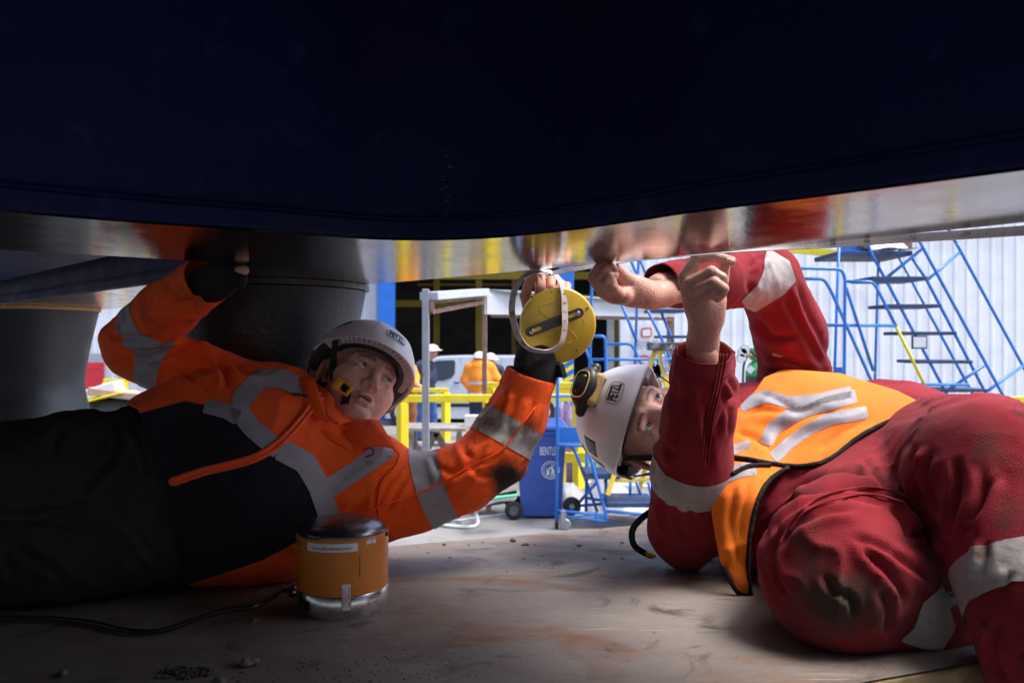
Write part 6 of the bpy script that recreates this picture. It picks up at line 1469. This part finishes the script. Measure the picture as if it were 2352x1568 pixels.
R2 = Cloth(Vt, Q, w2).finish(); P = R2.V; snapR = snapper(P)
a, b = na[-2][0], na[-1][0]; cn = np.where(np.linalg.norm(P-b, axis=1) < .09, np.linalg.norm(b-a)-.006-(P-a)@nrm(b-a), 1.)
a, b = ff_[-2][0], ff_[-1][0]; cf = np.where(np.linalg.norm(P-b, axis=1) < .09, np.linalg.norm(b-a)-.006-(P-a)@nrm(b-a), 1.)
uv_ = np.column_stack(project(P)); gs = lambda cx, cy, rx, ry, k_=1.0: k_*np.exp(-(np.linalg.norm((uv_-np.array([cx, cy]))/np.array([rx, ry]), axis=1))**2)
kn = np.where(np.maximum(wl1, ws1) > .3, gs(1935, 1385, 130, 85, .85)+gs(1850, 1250, 60, 90, .4), 0)+np.where(wl2+ws2 > .3, gs(2270, 1030, 60, 60, .4)+gs(2310, 1180, 40, 60, .4), 0)+gs(1600, 830, 70, 30, .35)+gs(1560, 1240, 70, 60, .3)
R2.piece('coveralls', 'red', [cn, cf], 0, .002, msk=kn)
a, b = na[-2][0], na[-1][0]; R2.piece('cuff', 'red', [cn, np.where(wna > .3, .026-cn, -1.)], .0022, msk=kn)
R2.piece('reflective_band', 'tape_dirty', [band(na, 0, 1.05, .027, P), np.where(wna > .5, 1., -1.), np.where(P[:, 1] < 1.56, 1., -1.)], .0016)
R2.piece('reflective_band', 'tape_dirty', [poly_field(P, [(1761, 570), (1812, 600), (1828, 645), (1800, 675), (1735, 716), (1712, 705), (1702, 690), (1738, 655), (1752, 624)]), np.where(np.maximum(wfa, wff) > .3, 1., -1.)], .0016)
R2.piece('reflective_band', 'tape_dirty', [band(sh2, 0, 1.0, .027, P), np.where(ws2 > .4, 1., -1.)], .0018)
R2.piece('reflective_band', 'tape_dirty', [poly_field(P, [(2190, 1270), (2152, 1320), (2160, 1348), (2117, 1384), (2098, 1440), (2066, 1470), (2158, 1500), (2194, 1440), (2180, 1396), (2226, 1366), (2218, 1325)]), np.where(ws2 > .35, -1., 1.)], .0018)
for ln in ([(1662, 812), (1650, 880), (1632, 960), (1620, 1050), (1618, 1070)], [(1670, 812), (1658, 880), (1640, 960), (1628, 1050), (1626, 1070)], [(1655, 812), (1643, 880), (1625, 960), (1612, 1050)], [(1790, 1250), (1830, 1180), (1900, 1135), (2000, 1118), (2090, 1140)], [(1810, 1225), (1850, 1175), (1920, 1146), (2000, 1135), (2080, 1155)]):
    q = np.array([snapR(x, y) for x, y in spline(ln, 8)]); q = np.vstack([q[:1], (q[:-2]+q[1:-1]+q[2:])/3, q[-1:]]); q[:, 1] += .0012; MB().tube(q, .0016, 6).build('seam', M['red'], w2, smooth=True)
# vest
s = SDF((V(1540, 0, 1.3)[0], 1.24, ZP-.03), V(2250, 820, 1.95)+np.array([0, 0, .02]), .0056)
for ch in tor2: s.chain([(p, r_+.013) for (p, r_) in ch], .06)
s.chain([(p, r_+.006) for (p, r_) in fa[:1]+[(V(1832, 900, 1.79), .09)]], .03)
s.cone(V(1694, 1160, 1.45), V(1688, 1310, 1.41), .078, .058, .05)
Vt, Q = s.mesh(); T = tris(Q); Vt = relax(Vt, T, 2); N = vnormals(Vt, T)
Vt = Vt+N*(.004*folds(Vt, nrm(V(1900, 930, 1.6)-V(1750, 1040, 1.5)), .06, .25, 51)+crease(Vt, [([(1700, 955), (1760, 945), (1830, 950), (1900, 930)], 12, .006), ([(1760, 1040), (1800, 990), (1860, 960), (1960, 940)], 11, .006), ([(1740, 905), (1790, 925), (1830, 950)], 11, .004), ([(1690, 1000), (1730, 1010), (1770, 1040)], 10, .006), ([(1880, 1040), (1930, 1000), (2000, 960)], 13, .004), ([(1690, 1120), (1680, 1200), (1700, 1300)], 11, .006), ([(1720, 1110), (1700, 1190), (1705, 1260)], 10, .005)]))[:, None]
Vt[:, 2] = np.maximum(Vt[:, 2], ZP+.003)
Ve = Cloth(Vt, Q, w2).finish(); P = Ve.V; snapV = snapper(P)
fr = -Ve.N[:, 1]+.6
Ve.piece('vest', 'vest', [poly_field(P, up_), fr+.6], .003, .002)
Ve.piece('vest', 'vest', [poly_field(P, lw_), fr], .003, .002)
for ln, wd, pol in (([(1700, 935), (1760, 912), (1815, 928), (1875, 922), (1955, 903)], 27, up_), ([(1965, 912), (1885, 932), (1815, 958), (1775, 985), (1758, 1022)], 30, up_), ([(1990, 948), (1905, 964), (1853, 990), (1812, 1020), (1775, 1056)], 27, up_), ([(1668, 1042), (1722, 1022)], 20, up_), ([(1655, 1100), (1700, 1082), (1735, 1078)], 30, lw_)):
    Ve.piece('reflective_strap', 'tape_r', [strap_field(P, ln, wd), poly_field(P, pol), fr], .0038, split=True)
for ln in ([(2128, 940), (2052, 963), (2000, 987), (1960, 1012), (1915, 1048), (1870, 1066), (1820, 1069), (1770, 1063), (1722, 1054), (1682, 1048)], [(1810, 1072), (1768, 1102), (1740, 1150), (1726, 1210), (1718, 1290), (1726, 1380)], [(1680, 1090), (1720, 1070), (1770, 1066)], [(1726, 1382), (1690, 1354), (1662, 1300)]):
    q = np.array([snapV(x, y) for x, y in spline(ln, 8)]); q[:, 1] = np.convolve(np.pad(q[:, 1], 3, 'edge'), np.ones(7)/7, 'valid'); MB().tube(q, .0042, 7).build('vest_binding', M['piping'], w2, smooth=True)
# body of the second worker
hz = ZM(2280, 980, .3061)
F3 = [[(hz(430, 610, 1.405), .0115), (hz(312, 430, 1.388), .0108), (hz(375, 310, 1.380), .0095), (hz(500, 248, 1.376), .0082)], [(hz(480, 600, 1.392), .0112), (hz(405, 440, 1.372), .0100), (hz(460, 335, 1.366), .0088), (hz(540, 285, 1.366), .0078)],
      [(hz(560, 620, 1.382), .0112), (hz(475, 500, 1.362), .0102), (hz(520, 420, 1.362), .009), (hz(575, 400, 1.366), .008)], [(hz(650, 640, 1.376), .0105), (hz(560, 560, 1.358), .0095), (hz(555, 490, 1.360), .0083)],
      [(hz(880, 540, 1.405), .015), (hz(700, 420, 1.388), .0128), (hz(628, 335, 1.376), .0112), (hz(590, 282, 1.371), .0092)]]
Pm = [[(hz(1480, 560, 1.47), .026), (hz(1200, 640, 1.45), .0225), (hz(1050, 660, 1.435), .0225), (hz(820, 620, 1.415), .0235), (hz(600, 610, 1.40), .021)], [(hz(440, 600, 1.405), .0125), (hz(700, 660, 1.385), .0135)], [(hz(980, 620, 1.42), .022), (hz(850, 520, 1.405), .017)]]
v1, q1 = hand(Pm, F3, k=.006); k1 = skin_cols(v1, 13, [f[-1][0] for f in F3])
F4 = [[(hz(1520, 410, 1.285), .0120), (hz(1665, 165, 1.278), .0102), (hz(1880, 150, 1.270), .0088), (hz(2110, 208, 1.264), .0076)], [(hz(1580, 500, 1.268), .0112), (hz(1845, 345, 1.250), .0092), (hz(1985, 430, 1.246), .0084), (hz(1930, 505, 1.254), .0078)],
      [(hz(1640, 590, 1.262), .0112), (hz(1880, 490, 1.242), .0092), (hz(2005, 570, 1.239), .0084), (hz(1975, 650, 1.245), .0077)], [(hz(1720, 680, 1.262), .0102), (hz(1850, 625, 1.246), .0083), (hz(1930, 690, 1.246), .0075)],
      [(hz(1915, 700, 1.290), .0140), (hz(1990, 460, 1.280), .0102), (hz(2022, 285, 1.276), .0086)], [(hz(1780, 118, 1.292), .0095), (hz(1900, 85, 1.286), .009), (hz(2055, 80, 1.282), .0076)]]
Pm = [[(hz(1730, 1420, 1.345), .027), (hz(1738, 1240, 1.335), .0240), (hz(1765, 1010, 1.315), .0240), (hz(1735, 780, 1.297), .0275), (hz(1670, 610, 1.288), .0265)], [(hz(1530, 440, 1.287), .0145), (hz(1690, 610, 1.275), .0175)], [(hz(1850, 900, 1.31), .0205), (hz(1900, 700, 1.292), .0165)]]
v2, q2 = hand(Pm, F4, k=.006); k2 = skin_cols(v2, 17, [f[-1][0] for f in F4], (.52, .285, .215))
core = [[(V(1690, 1075, 1.62), .10), (V(2060, 1075, 1.60), .11)], [(V(1640, 1120, 1.54), .05), (V(1830, 945, 1.79), .05)], [(V(1640, 1130, 1.53), .045), (V(1594, 1090, 1.45), .04), (V(1618, 810, 1.335), .024)], [(V(1830, 945, 1.79), .045), (V(1764, 640, 1.70), .036), (V(1512, 656, 1.46), .024)], [(o2-A2[2]*.17-A2[1]*.04, .05), (V(1680, 1060, 1.6), .07)],
        [(V(2080, 1100, 1.57), .09), (V(1925, 1320, 1.17), .06), (V(2330, 1450, 1.25), .04)], [(V(2130, 1070, 1.6), .09), (V(2285, 1092, 1.15), .06), (V(2420, 1500, 1.03), .045)]]
lo, hi = box_of(core, .04); s = SDF(lo, hi, .011)
for ch in core: s.chain(ch, .03)
v3, q3 = s.mesh(); k3 = skin_cols(v3, 6)
Vb, Fb, Cb = merge([(place(HV, o2, A2), HQ, HC), (v1, q1, k1), (v2, q2, k2), (v3, q3, k3)])
mk('body', Vb, Fb, M['skin'], w2, smooth=True, col=Cb)
eyes(w2, o2, A2, (.30, .90, .15))
nail(w2, hz(2100, 190, 1.2555), F4[0][3][0]-F4[0][2][0], (.2, -.9, .4), .006); nail(w2, hz(606, 292, 1.3605), F3[4][3][0]-F3[4][2][0], (.35, -.9, .25), .0066); nail(w2, hz(1990, 635, 1.2375), F4[2][3][0]-F4[2][2][0], (.3, -.95, 0), .0055)
h2, pt2 = helmet('white helmet with black headlamp on the worker in red', o2, A2, .95)
chinstrap(h2, o2, A2, 1.0)
# loose strap end hanging from the red worker's neck to the plate
q = np.array([V(1500, 1170, 1.52), V(1468, 1195, 1.50), V(1452, 1220, 1.50), V(1456, 1250, 1.52), V(1478, 1268, 1.54), V(1500, 1276, 1.55)]); P_ = spline(q, 6)
st_ = ribbon(P_, .012, .002, np.tile((-.3, -.9, .2), (len(P_), 1))).build('loose_strap', M['strap'], h2); MB().box(V(1494, 1273, 1.54), (.022, .012, .008), ((.9, .1, -.3), (0, 1, 0), (.3, 0, .9))).build('strap_end', M['yelpl'], st_, bevel=.002)
# headlamp on the helmet
lp = place(pt2(.0, .52, .021), o2, A2, .95); up_l = A2[2]; nl = lp-place(np.array([0, -.012, .03]), o2, A2)
Al = frame(nrm(up_l), nrm(nrm(nl)*.55+A2[1]*.6+np.array([-.35, 0, 0])))
hl = thing('headlamp', 'black and tan headlamp clipped to the front of the red worker helmet', 'headlamp', lp)
sd = SDF(lp-.07, lp+.07, .002, .015); 
sd.ell(lp+Al[1]*.004, (.037, .020, .029), .008, Al); sd.ell(lp+Al[1]*.008, (.040, .012, .024), .008, Al); sd.cone(lp+Al[0]*.036-Al[1]*.006, lp+Al[0]*.046-Al[1]*.008, .011, .010, .006); sd.cone(lp-Al[0]*.034-Al[1]*.004, lp-Al[0]*.048-Al[1]*.006, .013, .010, .008)
Vt, Q = sd.mesh(); mk('lamp_body', Vt, Q, M['blackpl'], hl, smooth=True)
def lring(rx, rz, y, off=(0, 0)): return [lp+Al[0]*(off[0]+rx*math.copysign(abs(math.cos(a))**.7, math.cos(a)))+Al[2]*(off[1]+rz*math.copysign(abs(math.sin(a))**.7, math.sin(a)))+Al[1]*y for a in np.linspace(0, 6.283, 29)[:-1]]
MB().tube(lring(.0275, .0175, .0215), .0016, 6, closed=True).build('bezel', M['tan'], hl, smooth=True)
m = MB(); q = lring(.0265, .0165, .0215); m.add(q, [tuple(range(28))]); m.build('lens', M['lens'], hl)
for (x, z, r_) in ((-.011, .004, .007), (.008, .006, .0055), (.0, -.007, .005), (.016, -.004, .0045)): MB().tube([lp+Al[0]*x+Al[2]*z+Al[1]*.0215, lp+Al[0]*x+Al[2]*z+Al[1]*.0228], [r_, r_*.8], 14).build('led_reflector', M['chrome'], hl, smooth='auto')
sd = SDF(lp-.07, lp+.07, .002, .012); sd.cone(lp+Al[0]*.024-Al[2]*.022-Al[1]*.001, lp-Al[0]*.024-Al[2]*.022-Al[1]*.001, .0105, .0105, .004); Vt, Q = sd.mesh(); mk('side_cover', Vt, Q, M['tan'], hl, smooth=True)
MB().box(lp-Al[1]*.017, (.062, .014, .05), Al).build('mount_bracket', M['greypl'], hl, bevel=.004)
q = spline([lp+Al[0]*.046-Al[1]*.006, lp+Al[0]*.056-Al[1]*.02+Al[2]*.01, place(pt2(.75, .62, .006), o2, A2), place(pt2(1.15, .66, .005), o2, A2), place(pt2(1.6, .7, .005), o2, A2)], 8); MB().tube(q, .003, 8).build('cable', M['greypl'], hl, smooth=True)

# ------------------------------------------------------------------ measuring tape
rc = V(1281, 746, 1.518); nf_ = nrm([.10, -1, -.16]); ex = nrm(np.cross((0, 0, 1), -nf_)*1.0); 
if ex[0] < 0: ex = -ex
ez = np.cross(nf_, ex); 
if ez[2] < 0: ez = -ez
AX = (ex, ez, nf_)
tp = thing('measuring_tape', 'scuffed yellow disc tape measure held up against the flange', 'tape measure', rc)
Rr = .0725
MB().lathe([(Rr-.004, -.011), (Rr-.001, -.010), (Rr, -.008), (Rr, -.001), (Rr-.0015, -.0005)], rc, 72, AX).build('case_back', M['tapecase'], tp, smooth='auto')
MB().lathe([(Rr-.0015, .0005), (Rr, .001), (Rr, .007), (Rr-.0012, .0095), (Rr-.004, .011), (.01, .0112)], rc, 72, AX).build('case_front', M['tapecase'], tp, smooth='auto')
def on(x, z, y=.0116): return rc+ex*x+ez*z+nf_*y
def px_on(u, v, y=.0116):              # point of the front face under a view pixel
    k = np.array([(u-1176)/FP, 1, (784-v)/FP]); p0 = np.array([0, 0, CAMZ]); t = ((rc+nf_*y-p0)@nf_)/(k@nf_); return p0+k*t
a, b = px_on(1207, 766, .0135), px_on(1340, 714, .0135); dA = nrm(b-a); sA_ = np.cross(nf_, dA); m = MB()
o_ = []
for sgn, cpt in ((1, b), (-1, a)):
    for t in np.linspace(-math.pi/2, math.pi/2, 9): o_.append(cpt-dA*sgn*.0095+sgn*dA*.0095*math.cos(t)+sgn*sA_*.0095*math.sin(t))
m.prism(o_, nf_*.0022); arm = m.build('crank_arm', M['greypl'], tp, bevel=.0005)
for cpt, sgn in ((a, 1), (b, -1)):
    c0_ = cpt+dA*sgn*.012; m = MB(); o_ = []
    for s2, off in ((1, .016), (-1, .0)):
        for t in np.linspace(-math.pi/2, math.pi/2, 7): o_.append(c0_+dA*sgn*off+s2*dA*sgn*.0035*math.cos(t)+s2*sA_*sgn*.0035*math.sin(t)+nf_*.0025)
    m.add(o_, [tuple(range(len(o_)))]); m.build('slot', M['tapecase'], arm)
    MB().lathe([(.0048, .0022), (.0046, .0042), (.0028, .0056), (.0004, .006)], c0_, 16, AX).build('screw', M['chrome'], arm, smooth='auto')
    MB().bar(c0_+nf_*.0061-ex*.002, c0_+nf_*.0061+ex*.002, .0007, .0005, nf_).build('screw_slot', M['ink'], arm)
for (u, v) in ((1222, 682), (1349, 708), (1325, 804)): MB().lathe([(.0024, .0), (.0024, .0008), (.0012, .001)], px_on(u, v, .0112), 12, AX).build('case_screw', M['rust'], tp)
for q in ([(1240, 710), (1243, 702), (1272, 693), (1278, 698), (1291, 746), (1287, 757), (1278, 745), (1243, 715)], [(1288, 752), (1296, 748), (1322, 772), (1320, 782), (1300, 788), (1290, 783), (1284, 765)]):
    q = spline(q+q[:1], 5); MB().tube([px_on(x, y, .0113) for x, y in q[:-1]], .0009, 5, closed=True).build('moulded_line', M['tapecase'], tp)
# tape band: loop, pinched run along the flange edge, long run out to the right
def edgeD(u): return FP*.135/(784-np.interp(u, [1175, 1765, 2352, 3000], [625, 570, 512, 448]))
def band_mesh(name, pts, wdir, wd, mm, th=.0006):
    p = np.asarray(pts); wdir = np.asarray(wdir); tg = np.gradient(p, axis=0); nr = np.cross(tg, wdir); nr /= np.linalg.norm(nr, axis=1)[:, None]+1e-9
    v = np.concatenate([p-wdir*wd/2-nr*th, p+wdir*wd/2-nr*th, p+wdir*wd/2+nr*th, p-wdir*wd/2+nr*th]).reshape(4, len(p), 3).transpose(1, 0, 2).reshape(-1, 3); n = len(p)
    return MB().add(v, [(i*4+k, i*4+(k+1) % 4, i*4+4+(k+1) % 4, i*4+4+k) for i in range(n-1) for k in range(4)]+[(3, 2, 1, 0), (n*4-4, n*4-3, n*4-2, n*4-1)]).build(name, M[mm], tp, smooth=False)
lu = spline([(1250, 808), (1215, 800), (1192, 775), (1179, 735), (1176, 700), (1184, 662), (1205, 634), (1236, 623), (1262, 624), (1283, 640), (1294, 668), (1297, 710), (1297, 750), (1290, 785), (1272, 803), (1250, 808)], 10)
cen = np.array([1240, 715]); lp_, lw2 = [], []
for (u, v) in lu:
    rdir = nrm(np.array([u, v])-cen); rdir[1] *= .35; depth = 1.495 if u > 1240 else 1.505
    lp_.append(V(u, v, 1.492+.006*math.sin(u*.05))); lw2.append(nrm([rdir[0]*.9, .55, -rdir[1]*.9]))
lp_, lw2 = np.array(lp_), np.array(lw2)
band_mesh('tape_loop', lp_, lw2, .0140, 'tapeband')
ru = np.array([(1238, 626), (1262, 628), (1300, 621), (1360, 612), (1405, 604), (1460, 598), (1520, 592), (1580, 587), (1640, 582), (1700, 577), (1765, 572.5), (1830, 567), (1900, 561.5), (2000, 554), (2100, 546.5), (2200, 540), (2352, 529.5), (2600, 512), (2900, 490)])
ru = spline(ru, 5); run = np.array([V(u, v, edgeD(u)+.006+(.0 if u > 1400 else (1400-u)/160*.02)) for (u, v) in ru]); tw = np.interp(ru[:, 0], [1238, 1300, 1400, 1450, 1650, 1760, 1900, 2352, 2900], [35, 50, 30, 14, 12, 22, 55, 72, 75])
wd_ = np.column_stack([np.zeros(len(ru)), np.cos(np.radians(tw)), np.sin(np.radians(tw))]); wd_ = wd_/np.linalg.norm(wd_, axis=1)[:, None]
band_mesh('tape_run', run, wd_, .0125, 'tapeband')
def along(path, wdir, wd, s0, flip=1):
    L_ = np.concatenate([[0], np.cumsum(np.linalg.norm(np.diff(path, axis=0), axis=1))])
    def f(x, y):
        s_ = s0+np.asarray(x)*flip; P_ = np.column_stack([np.interp(s_, L_, path[:, k]) for k in range(3)]); W_ = np.column_stack([np.interp(s_, L_, wdir[:, k]) for k in range(3)])
        tg = np.column_stack([np.interp(s_+.002, L_, path[:, k])-np.interp(s_-.002, L_, path[:, k]) for k in range(3)]); nr = np.cross(tg, W_); nr /= np.linalg.norm(nr, axis=1)[:, None]; sg = np.sign(-nr[:, 1:2]); 
        return P_+W_*(np.asarray(y)[:, None]*flip)+nr*sg*.0012
    return f, L_
fL, LL = along(lp_, lw2, .0165, 0)
def mark(pathf, Ltot, s_, txt, size, mm, flip=1, yo=0): 
    f, _ = along(pathf[0], pathf[1], 0, s_, flip); text_on('numeral', txt, size, M[mm], tp, None, None, None, lambda x, y: f(x, y+yo))
for s_, txt, sz in ((.027, '5', .006), (.045, '90', .0115), (.067, '8', .006), (.088, '7', .006), (.104, '80', .0125), (.126, '8', .006), (.142, '6', .006), (.157, '4', .006), (.172, '2', .006), (.190, '70', .0125), (.286, '6', .009), (.303, '8', .009), (.320, '7', .009), (.337, '9', .009), (.354, '5', .009)):
    if s_ < LL[-1]-.01: mark((lp_, lw2), LL, s_, txt, sz, 'ink', -1)
m = MB(); s_ = .02
while s_ < LL[-1]-.01:
    f, _ = along(lp_, lw2, 0, s_); q = f(np.array([-.0002, .0002, .0002, -.0002]), np.array([-.008, -.008, -.0055, -.0055])); m.add(q, [(0, 1, 2, 3)]); s_ += .0025
m.build('graduation', M['ink'], tp)
LR = along(run, wd_, 0, 0)[1]
def s_at(u): return np.interp(u, ru[:, 0], LR)
for u, txt in ((2222, '60'), (2098, '70'), (1992, '80'), (1915, '90')): mark((run, wd_), LR, s_at(u), txt, .0085, 'ink', -1, -.0008)
for k in range(60):
    u = 1820+k*9.7
    if u < 2350 and min(abs(u-q) for q in (2222, 2098, 1992)) > 9: mark((run, wd_), LR, s_at(u), str(9-(k % 9)) if k % 2 == 0 else '|', .0036 if k % 2 == 0 else .0026, 'ink', -1, .001)
for u in (2207, 2083): mark((run, wd_), LR, s_at(u), '6m', .004, 'redink', -1, .002)
